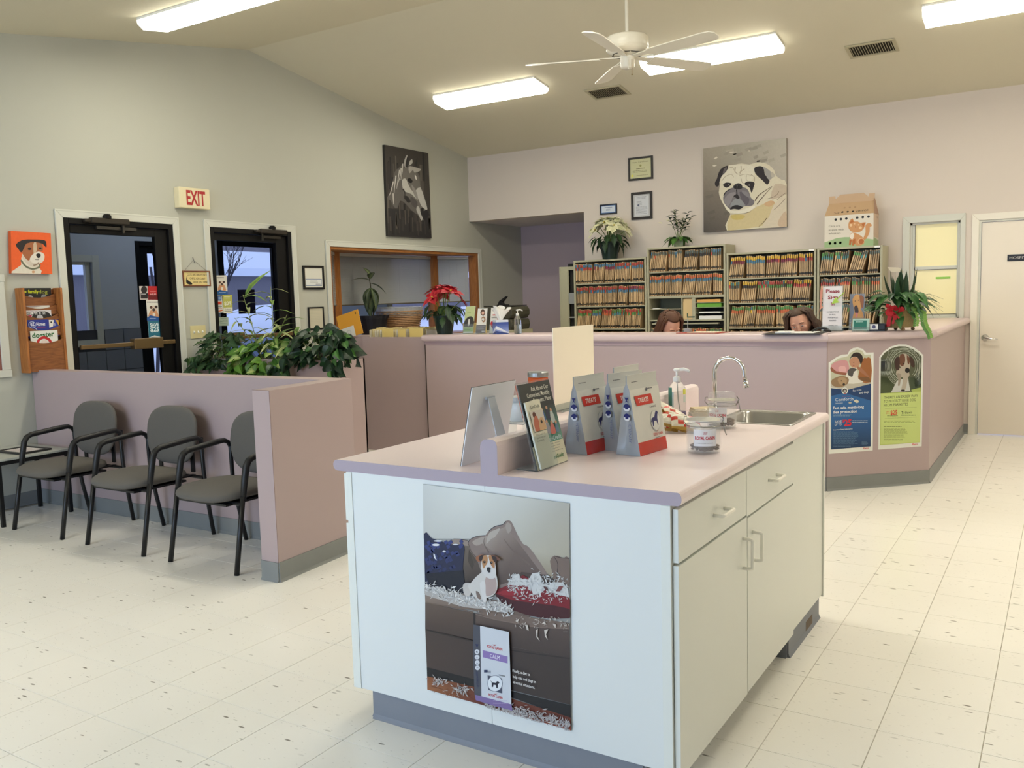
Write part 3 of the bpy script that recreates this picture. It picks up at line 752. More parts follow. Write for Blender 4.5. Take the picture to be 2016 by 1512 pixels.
# ================================================================ reception counter
CZ0, CZ = 1.082, 1.141
cn = thing('reception_counter', 'long lilac reception counter turning the corner to the back wall', 'counter', (0, 0, 0))
A_ = (1.61, -3.12); B2 = (5.219, -3.12); C2 = (5.823, -2.54); D_ = (5.823, -.004)
def slab(pts, z0, z1, depth):
    """vertical wall following pts, thickness to the inside (left of travel)"""
    mb = MB()
    for a, b in zip(pts[:-1], pts[1:]):
        a = Vector((*a, z0)); b = Vector((*b, z0)); d = (b - a).normalized(); n = Vector((-d.y, d.x, 0)) * depth
        mb.prism([a, b, b + n, a + n], 0, (0, 0, z1 - z0))
    return mb
part('front_panel', slab([A_, B2], 0, CZ0, .10), LAM, cn)
part('angled_panel', slab([B2, C2], 0, CZ0, .10), LAM, cn)
part('side_panel', slab([C2, D_], 0, CZ0, .10), LAM, cn)
part('panel_seam', MB().box(B2[0] - .002, B2[0] + .002, B2[1] - .0012, B2[1] + .001, .1, CZ0), EDGE, cn)
part('cove_base', baseb('b', [A_, B2, C2, D_]), BASE, cn)
part('end_gap_shade', MB().box(1.606, 1.616, -3.1215, -3.06, 0, CZ0), mat('painted_gap_shade', (60, 48, 44), .8), cn)  # dark strip painted in for the shade of the gap at the counter end
# worktop with a round nose along the outer edge
def nose_top(outer, inner, z0, z1, name, parent):
    r = (z1 - z0) / 2; zc = (z0 + z1) / 2; n = len(outer); mb = MB(); ring = []
    norms = []
    for i in range(n):
        ds = []
        if i > 0: ds.append((Vector(outer[i]) - Vector(outer[i - 1])).normalized())
        if i < n - 1: ds.append((Vector(outer[i + 1]) - Vector(outer[i])).normalized())
        d = sum(ds, Vector((0, 0))); d.normalize(); nn = Vector((d.y, -d.x)); k = 1 / max(.3, nn.dot(Vector((ds[0].y, -ds[0].x)))); norms.append(nn * k)
    prof = [(-r * .9, z0)] + [(-r * .9 + r * .9 * sin(t), zc - r * cos(t)) for t in [pi * j / 8 for j in range(1, 8)]] + [(-r * .9, z1)]
    vs = []
    for i in range(n):
        for o, z in prof: q = Vector(outer[i]) + norms[i] * o; vs.append((q.x, q.y, z))
        vs.append((*inner[i], z1)); vs.append((*inner[i], z0))
    m = len(prof) + 2; fs = []
    for i in range(n - 1):
        for j in range(m): fs.append((i * m + j, (i + 1) * m + j, (i + 1) * m + (j + 1) % m, i * m + (j + 1) % m))
    fs.append(tuple(reversed(range(m)))); fs.append(tuple((n - 1) * m + j for j in range(m)))
    mb.add(vs, fs); o = part(name, mb, LAMC, parent)
    bm = bmesh.new(); bm.from_mesh(o.data); bmesh.ops.recalc_face_normals(bm, faces=bm.faces[:]); bm.to_mesh(o.data); bm.free()
    o.data.polygons.foreach_set('use_smooth', [True] * len(o.data.polygons)); em = o.modifiers.new('e', 'EDGE_SPLIT'); em.split_angle = radians(35)
    return o
nose_top([(1.60, -3.16), (5.235, -3.16)], [(1.60, -2.74), (5.235, -2.74)], CZ0, CZ, 'worktop', cn)
nose_top([(5.2355, -3.16), (5.868, -2.556), (5.868, -.018)], [(5.2355, -2.74), (5.30, -2.40), (5.30, -.018)], CZ0, CZ, 'angled_worktop', cn)
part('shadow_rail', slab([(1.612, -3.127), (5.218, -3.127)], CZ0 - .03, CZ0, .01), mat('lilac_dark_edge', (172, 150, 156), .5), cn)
# inner desk (seen only from the side)
part('desk_top', MB().box(1.7, 5.2, -3.0, -2.36, .72, .75), LAMTOP, cn)
part('end_panel', MB().box(1.61, 1.64, -3.02, -2.4, 0, CZ0), LAM, cn)
# lower cabinet with open file bin, left of the counter
fc = thing('file_bin_cabinet', 'lilac file bin cabinet left of the counter, open on top', 'cabinet', (0, 0, 0))
FX0, FX1, FY0, FY1 = .785, 1.592, -3.055, -2.60
part('panel', MB().box(FX0, FX1, FY0, FY0 + .02, 0, 1.118).box(FX0, FX0 + .02, FY0 + .02, FY1, 0, 1.118).box(FX1 - .02, FX1, FY0 + .02, FY1, 0, 1.118).box(FX0 + .02, FX1 - .02, FY1 - .02, FY1, 0, 1.118), LAM, fc, bevel=.001)
part('gap_shade', MB().box(FX1 + .001, FX1 + .016, FY0 - .035, FY0 + .02, 0, 1.08), mat('painted_gap_shade', (60, 48, 44), .8), fc)  # dark box stands in for the shade between cabinet and counter
part('bin_floor', MB().box(FX0 + .02, FX1 - .02, FY0 + .02, FY1 - .02, .93, .95), LAM, fc)

# ================================================================ island
IX0, IX1, IY0, IY1, IZ = 4.512, 5.792, -7.412, -5.660, .917
isl = thing('base_cabinet', 'white laminate island cabinet with drawers and doors under the lilac worktop', 'cabinet', (0, 0, 0))
CXR = 5.757; CXL = 4.568; zb = .104
GAP = mat('gap_shadow', (70, 62, 46), .8)
part('carcass', MB().box(CXL + .02, CXR, IY0 + .016, -6.13, zb, IZ - .0385).box(CXL + .02, 5.39, -6.13, -5.69, zb, IZ - .0385).box(CXL + .02, CXR, -6.13, -5.69, zb, .70), WHITE, isl)
part('end_panel', MB().box(CXL, 5.143, IY0 + .004, IY0 + .0158, zb, IZ - .0385), mat('white_laminate_end', (226, 229, 226), 0.35), isl)
part('end_panel', MB().box(5.1445, CXR - .0, IY0 + .004, IY0 + .0158, zb, IZ - .0385), mat('white_laminate_end', (226, 229, 226), 0.35), isl)
part('corner_strip', MB().box(CXR - .028, CXR + .001, IY0 + .001, IY0 + .004, zb, IZ - .04), WHITE, isl, bevel=.001)
part('corner_strip', MB().box(CXL - .0, CXL + .024, IY0 + .001, IY0 + .004, zb, IZ - .04), WHITE, isl, bevel=.001)
FR = 5.776
def front(name, y0, y1, z0, z1): return part(name, MB().box(CXR + .002, FR, y0, y1, z0, z1), WHITE, isl, bevel=.0015)
HND = mat('white_wire_pull', (250, 247, 236), .3)
def pull(p, a, b):
    a, b = Vector(a), Vector(b); o = Vector((.032, 0, 0)); t = (b - a).normalized() * .010
    mb = MB(); mb.smooth = True
    mb.tube([a, a + o * .75, a + o + t * .3 , a + o + t, b + o - t, b + o - t * .3, b + o * .75, b], .0058, 10)
    return part('handle', mb, HND, p)
dr1 = front('drawer', -7.398, -6.790, .714, .866); dr2 = front('drawer', -6.785, -6.186, .706, .864)
pull(dr1, (FR, -7.112, .786), (FR, -7.014, .786)); pull(dr2, (FR, -6.53, .783), (FR, -6.43, .783))
do1 = front('door', -7.398, -6.783, .088, .706); do2 = front('door', -6.777, -6.184, .092, .699)
pull(do1, (FR, -6.828, .643), (FR, -6.828, .543)); pull(do2, (FR, -6.723, .640), (FR, -6.723, .543))
part('side_panel', MB().box(CXR + .001, FR - .004, -6.180, -5.688, zb, IZ - .039), WHITE, isl)
part('rear_strip', MB().box(FR - .03, FR + .002, -5.688, -5.672, zb - .01, IZ - .039), WHITE, isl)
# left side doors seen edge-on
for (z0, z1) in ((.700, .868), (.092, .690)):
    for (y0, y1) in ((-7.394, -6.56), (-6.555, -5.70)):
        part('drawer' if z0 > .5 else 'door', MB().box(CXL - .004 - .018 - .004, CXL + .014, y0, y1, z0, z1), WHITE, isl, bevel=.0015)
part('toe_kick', MB().box(4.64, 5.66, -7.390, -6.20, .0, zb).box(4.64, 5.752, -6.20, -5.70, 0, zb), BASE, isl)
kb = MB()
tmp = baseb('b', [(4.634, -5.70), (4.634, -7.392), (5.66, -7.392), (5.66, -6.206), (5.756, -6.206), (5.756, -5.70)], .102)
part('cove_base', tmp, mat('island_base', (128, 132, 140), .5, noise=.15, nscale=5), isl)
part('rust_stain', MB().box(5.7570, 5.7625, -5.93, -5.82, .008, .055), mat('worn_base', (116, 102, 88), .8, noise=.4, nscale=40), isl)

wt = thing('worktop', 'lilac laminate worktop of the island with a low divider ridge', 'worktop', (0, 0, 0))
def noseslab(x0, x1, side):
    """slab with a round nose on x0 or x1 side"""
    z0, z1 = IZ - .038, IZ; r = .019
    pts = []
    if side == 'L':
        pts = [(x1, z0), (x1, z1)] + [(x0 + r - r * sin(t), IZ - r + r * cos(t)) for t in [pi * k / 8 for k in range(9)]]
    else:
        pts = [(x0, z1), (x0, z0)] + [(x1 - .012 + .012 * sin(t), IZ - .019 - .019 * cos(t)) for t in [pi * k / 8 for k in range(9)]]
    return pts
RX0, RX1, RZ = 5.134, 5.197, 1.027
# cross section in one extrusion (left nose, ridge, right nose), with the sink cut out by parts
SX0, SX1, SY0, SY1 = 5.425, 5.735, -6.085, -5.70
def top_seg(y0, y1, parts):
    mb = MB()
    for p in parts: mb.prism([(x, y0, z) for x, z in p], 0, (0, y1 - y0, 0))
    return mb
left = noseslab(IX0, RX0, 'L')
ridge = [(RX0, IZ - .038), (RX1, IZ - .038), (RX1, RZ - .02), (RX1 - .004, RZ - .008), (RX1 - .014, RZ - .001), (RX1 - .024, RZ), (RX0 + .024, RZ), (RX0 + .012, RZ - .004), (RX0 + .003, RZ - .014), (RX0, RZ - .026)]
right = noseslab(RX1, IX1, 'R')
part('slab', top_seg(IY0, IY1, [left]), LAMTOP, wt)
part('divider_ridge', top_seg(IY0, IY1, [ridge]), LAMTOP, wt, bevel=.004)
mb = top_seg(IY0, SY0 - .0, [right])
mb.prism([(x, SY1, z) for x, z in right], 0, (0, IY1 - SY1, 0))
mb.box(RX1, SX0, SY0, SY1, IZ - .038, IZ); mb.prism([(x, SY0, z) for x, z in noseslab(SX1, IX1, 'R')], 0, (0, SY1 - SY0, 0))
part('slab', mb, LAMTOP, wt)
EC = mat('worktop_end_cap', (150, 146, 162), .4)
mb = MB()
for p in (left, ridge, right): mb.prism([(x, IY0 - .0008, z) for x, z in p], 0, (0, .0008, 0))
part('end_band', mb, mat('worktop_end_band', (172, 158, 168), .4), wt)
# sink
sk = thing('sink', 'small stainless steel bar sink set in the island worktop', 'sink', ((SX0 + SX1) / 2, (SY0 + SY1) / 2, IZ))
def rrect(hx, hy, r, z, n=5):
    out = []
    for cx, cy, a0 in ((hx - r, hy - r, 0), (-hx + r, hy - r, pi / 2), (-hx + r, -hy + r, pi), (hx - r, -hy + r, 3 * pi / 2)):
        for k in range(n + 1): a = a0 + pi / 2 * k / n; out.append((cx + r * cos(a), cy + r * sin(a), z))
    return out
hx, hy = (SX1 - SX0) / 2, (SY1 - SY0) / 2
rings = [rrect(hx + .014, hy + .014, .02, .0005), rrect(hx + .012, hy + .012, .02, .004), rrect(hx - .004, hy - .004, .03, .003), rrect(hx - .014, hy - .014, .04, -.006), rrect(hx - .022, hy - .022, .045, -.11), rrect(hx - .045, hy - .045, .04, -.135), rrect(.03, .03, .03, -.14)]
mb = MB(); N = len(rings[0]); vs = [p for r_ in rings for p in r_]; fs = []
for i in range(len(rings) - 1):
    for k in range(N): k2 = (k + 1) % N; fs.append((i * N + k, i * N + k2, (i + 1) * N + k2, (i + 1) * N + k))
fs.append(tuple((len(rings) - 1) * N + k for k in range(N))); mb.add(vs, fs)
part('basin', mb, STEEL, sk, smooth=True)
part('drain', MB().lathe([(0, 0), (.03, 0), (.032, -.004), (.0, -.006)], (0, 0, -.135), 16), CHROME, sk)
fb = on(1430, 790, (0, -5.86, 0), (0, 1, 0))
fa = thing('faucet', 'chrome gooseneck faucet beside the bar sink', 'faucet', (5.345, -5.86, IZ))
mb = MB(); mb.smooth = True
R_ = .066
gp = [(0, 0, .0), (0, 0, .17)] + [(R_ - R_ * cos(t), 0, .185 + R_ * sin(t)) for t in [pi * k / 12 for k in range(0, 12)]] + [(2 * R_ + .002, 0, .17), (2 * R_ + .008, 0, .145)]
mb.tube(gp, .0095, 14); part('spout', mb, CHROME, fa)
mb = MB(); mb.smooth = True; mb.tube([(2 * R_ + .007, 0, .148), (2 * R_ + .011, 0, .122)], .0125, 14); part('aerator', mb, CHROME, fa)
part('base', MB().lathe([(0, 0), (.026, 0), (.026, .008), (.014, .02), (.013, .035), (0, .035)], (0, 0, 0), 20), CHROME, fa, smooth=True)
mb = MB(); mb.smooth = True; mb.tube([(0, -.012, .03), (0, -.05, .04)], .006, 8); part('lever', mb, CHROME, fa)

# ================================================================ waiting chairs
FAB = mat('grey_chair_fabric', (100, 96, 90), 0.95, noise=.22, nscale=350, bump=.6, bscale=500)
def make_chair(label, x):
    t = thing('waiting_chair', label, 'chair', (x, -6.24, 0), group='waiting chairs along the partition')
    def sup(d): return Vector((math.copysign(abs(d.x) ** .62, d.x), math.copysign(abs(d.y) ** .62, d.y), math.copysign(abs(d.z) ** .8, d.z)))
    mb = MB(); mb.ball((0, 0, 0), (.247, .245, .043), 36, 16, fn=sup)
    for i, v in enumerate(mb.v):
        q = v.copy(); q.z += .012 * cos(q.y * 4) - .035 * max(0, (-q.y - .12)) ** 1.0 * 2 - .012 * (1 - (q.x / .25) ** 2) * (q.z > 0) * .6
        mb.v[i] = Vector((q.x * (1 - .18 * max(0, q.y)), q.y - .06, q.z + .412))
    part('seat', mb, FAB, t, smooth=True)
    mb = MB(); mb.ball((0, 0, 0), (.245, .030, .185), 36, 18, fn=lambda d: Vector((math.copysign(abs(d.x) ** .68, d.x), math.copysign(abs(d.y) ** .8, d.y), math.copysign(abs(d.z) ** .66, d.z))))
    for i, v in enumerate(mb.v):
        bow = .16 * v.x * v.x * 4 * .35
        mb.v[i] = Vector((v.x * (1 - .12 * (-v.z / .19) * (v.z < 0)), v.y + .205 - bow + .12 * v.z, v.z + .645))
    part('backrest', mb, FAB, t, smooth=True)
    for s in (-1, 1):
        mb = MB(); mb.smooth = True
        X = s * .28
        mb.tube([(X, -.262, .0), (X * .99, -.225, .20), (X * .985, -.185, .42)], .0145, 10)
        part('front_leg', mb, BLACK, t)
        mb = MB(); mb.smooth = True
        mb.tube([(X * .985, -.185, .40), (X * .985, -.168, .50), (X * .985, -.150, .58), (X * .985, -.132, .610), (X * .985, -.10, .625), (X * .985, .10, .643), (X * .985, .165, .645), (X * .985, .195, .630), (X * .96, .205, .60)],
                [.0155, .019, .019, .0185, .018, .018, .016, .014, .012], 10)
        part('armrest', mb, mat('black_arm_pad', (26, 26, 27), .45), t)
        mb = MB(); mb.smooth = True
        mb.tube([(s * .252, .272, 0), (s * .262, .235, .22), (s * .27, .21, .42), (s * .268, .205, .60), (s * .24, .232, .63)], .013, 10)
        part('rear_leg', mb, BLACK, t)
        part('back_bracket', MB().box(s * .16 - .016, s * .16 + .016, .212, .222, .41, .56).box(s * .16 - .016, s * .16 + .016, .05, .222, .385, .395), BLACK, t)
    part('seat_rail', MB().tube([(-.277, -.185, .375), (.277, -.185, .375)], .011, 8).tube([(-.268, .205, .385), (.268, .205, .385)], .011, 8).box(-.2, .2, -.24, .13, .366, .378), BLACK, t)
    return t
ch = make_chair('grey upholstered armchair nearest the corner table', .962)
dup(ch, (1.792, -6.238, 0), 0, 'grey upholstered armchair in the middle of the three waiting chairs')
c3 = dup(ch, (2.597, -6.235, 0), 0, 'grey upholstered armchair partly hidden by the partition end')
# side table in the corner
tb = thing('side_table', 'small grey topped side table with black legs in the corner', 'table', (.33, -6.30, 0))
part('tabletop', MB().box(-.32, .235, -.33, .31, .452, .468), mat('grey_laminate', (176, 178, 170), .4), tb, bevel=.003)
part('apron', MB().box(-.315, .23, -.325, .305, .425, .452), BLACK, tb)
for sx, sy in ((.215, -.20), (.215, .285), (-.18, .285), (-.30, -.20)):
    part('leg', MB().box(sx - .012, sx + .012, sy - .012, sy + .012, 0, .426), BLACK, tb)
# ================================================================ flat prints, pictures, signs
def feathers(P, n, fn, sz, col=(214, 212, 208), r=rng):
    P.k += 1
    for _ in range(n):
        x, y = fn(); a = r.uniform(0, pi); s = sz * r.uniform(.5, 1.3); c, d = cos(a), sin(a); w = s * r.uniform(.15, .4)
        f = r.uniform(.82, 1.06); cc = tuple(min(255, int(q * f)) for q in col)
        P.poly([(x - c * s, y - d * s), (x + d * w, y - c * w), (x + c * s, y + d * s), (x - d * w * .6, y + c * w * .6)], cc, same=True)
        if _ % 12 == 11: P.k += 1
def dogsil(P, pts, col): P.poly(pts, col)
# ---------------------------------------------------------------- the big poster on the island end
po = tag(Print((0, -7.4118, 0), (0, -1, 0), pix=(820, 940, 5.8156), step=.00009).build('x') if False else bpy.data.objects.new('poster', None), 'large poster of a small dog on a brown sofa, on the island end', 'poster')
C.objects.link(po)
P = Print((0, -7.4118, 0), (0, -1, 0), pix=(820, 940, 5.8156), step=.00006)
PA = (820, 940, 5.8156); PB = (820, 1180, 5.6)
def B2A(a, b): return ((PB[0] + a / PB[2] - PA[0]) * PA[2], (PB[1] + b / PB[2] - PA[1]) * PA[2])
P.clip = [(75, 75), (1748, 295), B2A(1712, 1445), B2A(122, 992)]
P.poly(P.clip, (150, 150, 146))
# wall of the picture: soft gradient
W0, W1, W2, W3 = (216, 218, 212), (190, 188, 178), (196, 194, 184), (184, 176, 158)
P.grad([([(75, 78), (600, 147), (600, 700), (80, 700)], [(204, 206, 202), (216, 218, 212), (196, 196, 190), (192, 192, 186)]),
        ([(600, 147), (1200, 226), (1200, 800), (600, 700)], [(216, 218, 212), (200, 200, 192), (184, 180, 166), (196, 196, 190)]),
        ([(1200, 226), (1746, 297), (1748, 930), (1200, 800)], [(200, 200, 192), (178, 174, 162), (176, 168, 148), (184, 180, 166)]),
        ([(1200, 800), (1748, 930), (1748, 1200), (1200, 1100)], [(184, 180, 166), (176, 168, 148), (150, 138, 118), (150, 138, 118)])])
# sofa back cushions
TA, TB, TC = (146, 132, 122), (116, 100, 92), (92, 76, 68)
P.poly([(390, 725), (440, 702), (590, 720), (640, 1250), (380, 1260)], TA)
P.grad([([(540, 780), (760, 800), (760, 1330), (520, 1330)], [(110, 98, 86), (100, 86, 76), (58, 48, 42), (50, 42, 40)])])
P.poly([(600, 800), (690, 960), (640, 1000), (620, 900)], (80, 70, 60))
P.poly([(600, 820), (660, 1000), (640, 1060), (590, 960)], (70, 60, 52))
P.poly([(590, 745), (620, 705), (690, 675), (785, 663), (830, 610), (900, 560), (985, 540), (1020, 500), (1060, 492), (1095, 520), (1150, 640), (1220, 760), (1280, 790), (1380, 920), (1500, 1110), (1520, 1240), (900, 1330), (700, 960), (620, 850)], (134, 118, 110), smooth=3)
P.grad([([(700, 720), (1020, 560), (1180, 760), (900, 860)], [(168, 156, 146), (150, 136, 126), (118, 102, 94), (132, 116, 106)]),
        ([(900, 860), (1180, 760), (1420, 1080), (960, 1230)], [(132, 116, 106), (118, 102, 94), (102, 86, 80), (86, 72, 66)])])
P.poly([(830, 640), (900, 600), (960, 585), (900, 680), (860, 700), (800, 760)], (176, 166, 156), smooth=3)
P.poly([(640, 740), (700, 700), (780, 680), (770, 740), (690, 780)], (164, 152, 142), smooth=3)
P.poly([(1020, 560), (1040, 515), (1075, 530), (1090, 590), (1050, 640)], (160, 148, 138), smooth=3)
P.curve([(592, 745), (620, 705), (690, 675), (785, 663)], 7, (48, 44, 48)); P.curve([(830, 612), (900, 560), (985, 540), (1022, 500)], 8, (48, 44, 52))
P.curve([(425, 702), (500, 706), (590, 720)], 6, (60, 52, 46)); P.curve([(592, 750), (630, 850), (700, 930)], 6, (88, 74, 66)); P.curve([(780, 690), (775, 760), (830, 860)], [5, 14], (112, 98, 90))
P.curve([(1000, 700), (1100, 830), (1300, 1000)], [4, 22], (112, 96, 88))
P.poly([(1200, 1080), (1520, 1120), (1600, 1250), (1100, 1300)], (74, 60, 54))
P.poly([(1530, 960), (1560, 905), (1620, 895), (1680, 925), (1748, 920), (1752, 1260), (1600, 1240), (1560, 1100)], (120, 102, 92), smooth=2)
P.curve([(1575, 905), (1620, 990), (1605, 1170)], 7, (64, 52, 48)); P.curve([(1580, 895), (1640, 915), (1748, 925)], 7, (60, 50, 48)); P.curve([(1500, 1110), (1545, 1150), (1590, 1180)], [10, 20], (60, 48, 44))
# blue cushion
P.poly([(80, 648), (170, 690), (300, 735), (430, 770), (545, 775), (545, 900), (530, 1100), (560, 1330), (300, 1330), (98, 1300)], (30, 36, 66), smooth=2)
for _ in range(70):
    x, y = rng.uniform(95, 500), rng.uniform(700, 1250); f = .5 + .8 * (1 - (y - 650) / 700)
    P.poly([(x, y), (x + 30, y - 18), (x + 50, y + 14), (x + 16, y + 34)], (int(38 * f) + 6, int(46 * f) + 8, int(92 * f) + 10), same=_ % 14 != 0)
P.poly([(100, 1100), (540, 1060), (560, 1330), (200, 1330)], (18, 22, 36), smooth=1)
for c_ in ((225, 770, 42, 14), (320, 845, 18, 12), (250, 725, 50, 10), (450, 765, 30, 7)): P.disc(c_[0], c_[1], c_[2], (216, 218, 222), r2=c_[3], same=True)
P.poly([(195, 870), (212, 875), (222, 915), (238, 950), (205, 920)], (220, 222, 226))
# seat cushions
P.grad([([(98, 1260), (560, 1330), (520, 1500), (104, 1430)], [(150, 136, 124), (140, 124, 112), (120, 102, 90), (128, 110, 98)]),
        ([(560, 1330), (1300, 1480), (1300, 1620), (520, 1500)], [(140, 124, 112), (120, 104, 94), (96, 80, 72), (120, 102, 90)])])
P.poly([(104, 1420), B2A(630, 150), B2A(655, 265), B2A(640, 460), B2A(100, 320)], (84, 68, 60))
P.grad([([B2A(100, 30), B2A(640, 150), B2A(640, 455), B2A(100, 320)], [(98, 82, 72), (90, 74, 64), (68, 56, 50), (74, 60, 54)]),
        ([B2A(655, 150), B2A(1690, 320), B2A(1695, 640), B2A(655, 450)], [(100, 84, 76), (84, 70, 64), (66, 54, 50), (70, 58, 52)]),
        ([B2A(100, 320), B2A(650, 450), B2A(655, 900), B2A(118, 750)], [(70, 58, 52), (66, 54, 50), (64, 54, 50), (74, 60, 54)]),
        ([B2A(650, 450), B2A(1695, 640), B2A(1700, 1160), B2A(655, 900)], [(66, 54, 50), (60, 50, 46), (58, 48, 44), (64, 54, 50)])])
P.poly([B2A(655, 130), B2A(1100, 170), B2A(1690, 260), B2A(1690, 322), B2A(1250, 300), B2A(1000, 245), B2A(800, 200)], (118, 100, 90))
P.curve([(104, 1425), B2A(380, 80), B2A(630, 140)], 12, (116, 98, 86)); P.curve([B2A(655, 160), B2A(850, 215), B2A(1100, 262), B2A(1350, 305), B2A(1690, 322)], 9, (126, 108, 98))
P.curve([B2A(100, 330), B2A(380, 400), B2A(640, 462)], 14, (46, 38, 34)); P.curve([B2A(1050, 560), B2A(1400, 610), B2A(1695, 650)], 12, (46, 38, 36))
P.poly([B2A(632, 150), B2A(655, 150), B2A(655, 470), B2A(635, 460)], (40, 32, 30))
# floor with planks, dark gap under the sofa
P.poly([B2A(118, 745), B2A(650, 880), B2A(1060, 1010), B2A(1705, 1165), B2A(1705, 1310), B2A(1060, 1080), B2A(650, 970), B2A(122, 850)], (28, 26, 26))
P.grad([([B2A(122, 845), B2A(660, 965), B2A(690, 1150), B2A(124, 992)], [(140, 84, 52), (112, 62, 44), (104, 50, 40), (150, 96, 60)]),
        ([B2A(660, 965), B2A(1705, 1300), B2A(1710, 1444), B2A(690, 1150)], [(112, 62, 44), (104, 54, 42), (150, 74, 52), (104, 50, 40)])])
P.curve([B2A(170, 955), B2A(300, 990)], 4, (70, 40, 28), same=False)
# red cushion and its white stuffing
P.poly([(900, 1310), (980, 1260), (1100, 1225), (1300, 1230), (1600, 1330), (1752, 1380), (1752, 1560), (1500, 1560), (1150, 1530), (1000, 1440)], (122, 22, 34), smooth=3)
P.poly([(905, 1325), (1100, 1400), (1400, 1440), (1752, 1500), (1752, 1610), (1400, 1600), (1120, 1520), (980, 1430)], (64, 14, 22), smooth=2)
P.poly([(930, 1320), (1100, 1270), (1250, 1290), (1100, 1350)], (146, 34, 46), smooth=2)
P.poly([(1190, 1160), (1220, 1115), (1300, 1160), (1330, 1200), (1250, 1190)], (110, 20, 30), smooth=2)
P.poly([(1040, 1225), (1090, 1180), (1110, 1110), (1180, 1100), (1200, 1160), (1290, 1165), (1330, 1095), (1400, 1085), (1440, 1150), (1430, 1210), (1520, 1230), (1560, 1195), (1680, 1200), (1740, 1270), (1752, 1370), (1600, 1330), (1480, 1280), (1420, 1330), (1340, 1340), (1320, 1270), (1240, 1230), (1150, 1235)], (206, 206, 204))
feathers(P, 260, lambda: (rng.uniform(1060, 1740), 1210 + rng.gauss(0, 55) + (90 if rng.random() < .3 else 0)), 26, (212, 212, 210))
feathers(P, 40, lambda: (rng.uniform(1300, 1745), rng.uniform(1330, 1430)), 18, (200, 190, 190))
P.poly([(1600, 1300), (1640, 1240), (1690, 1240), (1650, 1300)], (120, 60, 60)); P.poly([(1460, 1240), (1500, 1250), (1520, 1290), (1480, 1280)], (90, 50, 50))
# feather litter
def band(): t = rng.random(); return (110 + t * 1000, 1255 + t * 250 + rng.gauss(0, 38) + 40 * (.5 - abs(t - .5)))
P.poly([(100, 1270), (200, 1250), (400, 1310), (640, 1360), (800, 1400), (960, 1420), (1100, 1500), (1000, 1540), (780, 1500), (560, 1480), (300, 1400), (110, 1340)], (178, 172, 166), smooth=2)
feathers(P, 420, band, 30, (216, 214, 210))
feathers(P, 60, lambda: B2A(rng.uniform(1100, 1690), rng.uniform(180, 310)), 20, (190, 180, 170))
for q in ([(1330, 330), (1350, 315), (1345, 400), (1375, 455), (1335, 410)], [(1420, 330), (1465, 320), (1440, 380), (1460, 440), (1430, 400)], [(1210, 270), (1240, 275), (1250, 335), (1230, 330)], [(1105, 230), (1150, 200), (1125, 250)], [(1390, 265), (1420, 235), (1445, 270), (1415, 262)], [(1515, 265), (1550, 270), (1545, 310)]):
    P.poly([B2A(*z) for z in q], (206, 196, 186), same=True)
feathers(P, 46, lambda: B2A(rng.gauss(270, 60), rng.gauss(895, 22)), 24, (196, 190, 186))
feathers(P, 50, lambda: B2A(rng.gauss(520, 60), rng.gauss(985, 28)), 26, (190, 184, 180))
feathers(P, 420, lambda: (lambda t: B2A(760 + t * 940, 1150 + t * 215 + rng.gauss(0, 34)))(rng.random()), 30, (186, 180, 178))
feathers(P, 30, lambda: B2A(rng.uniform(140, 520), 995 + rng.random() * 80), 16, (186, 170, 160))
# the dog
P.poly([(560, 1210), (620, 1195), (650, 1230), (640, 1330), (600, 1350), (570, 1330), (552, 1270)], (196, 190, 184), smooth=3)
P.poly([(640, 1200), (700, 1130), (760, 1080), (780, 1060), (900, 1070), (940, 1130), (948, 1230), (930, 1300), (880, 1350), (820, 1370), (760, 1390), (700, 1370), (640, 1300), (610, 1230)], (206, 202, 196), smooth=3)
P.poly([(820, 1120), (890, 1100), (935, 1180), (930, 1290), (870, 1340), (815, 1340), (800, 1230)], (176, 156, 150), smooth=3)
P.poly([(745, 1200), (805, 1180), (812, 1300), (822, 1405), (785, 1412), (765, 1330)], (214, 210, 206), smooth=2)
P.poly([(700, 1290), (740, 1310), (760, 1380), (720, 1370)], (120, 104, 96), smooth=2)
P.poly([(765, 960), (780, 890), (840, 880), (900, 890), (918, 960), (930, 1040), (925, 1130), (860, 1150), (790, 1100), (762, 1040)], (210, 206, 202), smooth=3)
P.poly([(772, 900), (830, 884), (835, 960), (812, 1000), (790, 1030), (776, 1000)], (176, 130, 88), smooth=3)
P.poly([(848, 884), (905, 895), (916, 960), (914, 1030), (885, 1010), (862, 960)], (170, 122, 82), smooth=3)
P.poly([(700, 905), (735, 880), (785, 878), (770, 940), (745, 955), (712, 945)], (150, 96, 66), smooth=2); P.poly([(745, 890), (786, 880), (765, 950), (735, 930)], (52, 38, 34), smooth=2)
P.poly([(875, 880), (920, 885), (975, 915), (980, 945), (940, 935), (935, 960), (905, 950)], (110, 72, 56), smooth=2); P.poly([(880, 885), (930, 900), (940, 940), (915, 960)], (46, 34, 32), smooth=2)
P.disc(799, 957, 15, (66, 42, 26)); P.disc(879, 965, 15, (66, 42, 26)); P.disc(799, 957, 8, (16, 12, 12)); P.disc(879, 965, 8, (16, 12, 12)); P.disc(803, 952, 3, (230, 230, 230)); P.disc(883, 960, 3, (230, 230, 230), same=True)
P.poly([(826, 1025), (850, 1016), (870, 1028), (866, 1055), (868, 1072), (850, 1078), (834, 1062)], (30, 30, 34), smooth=3)
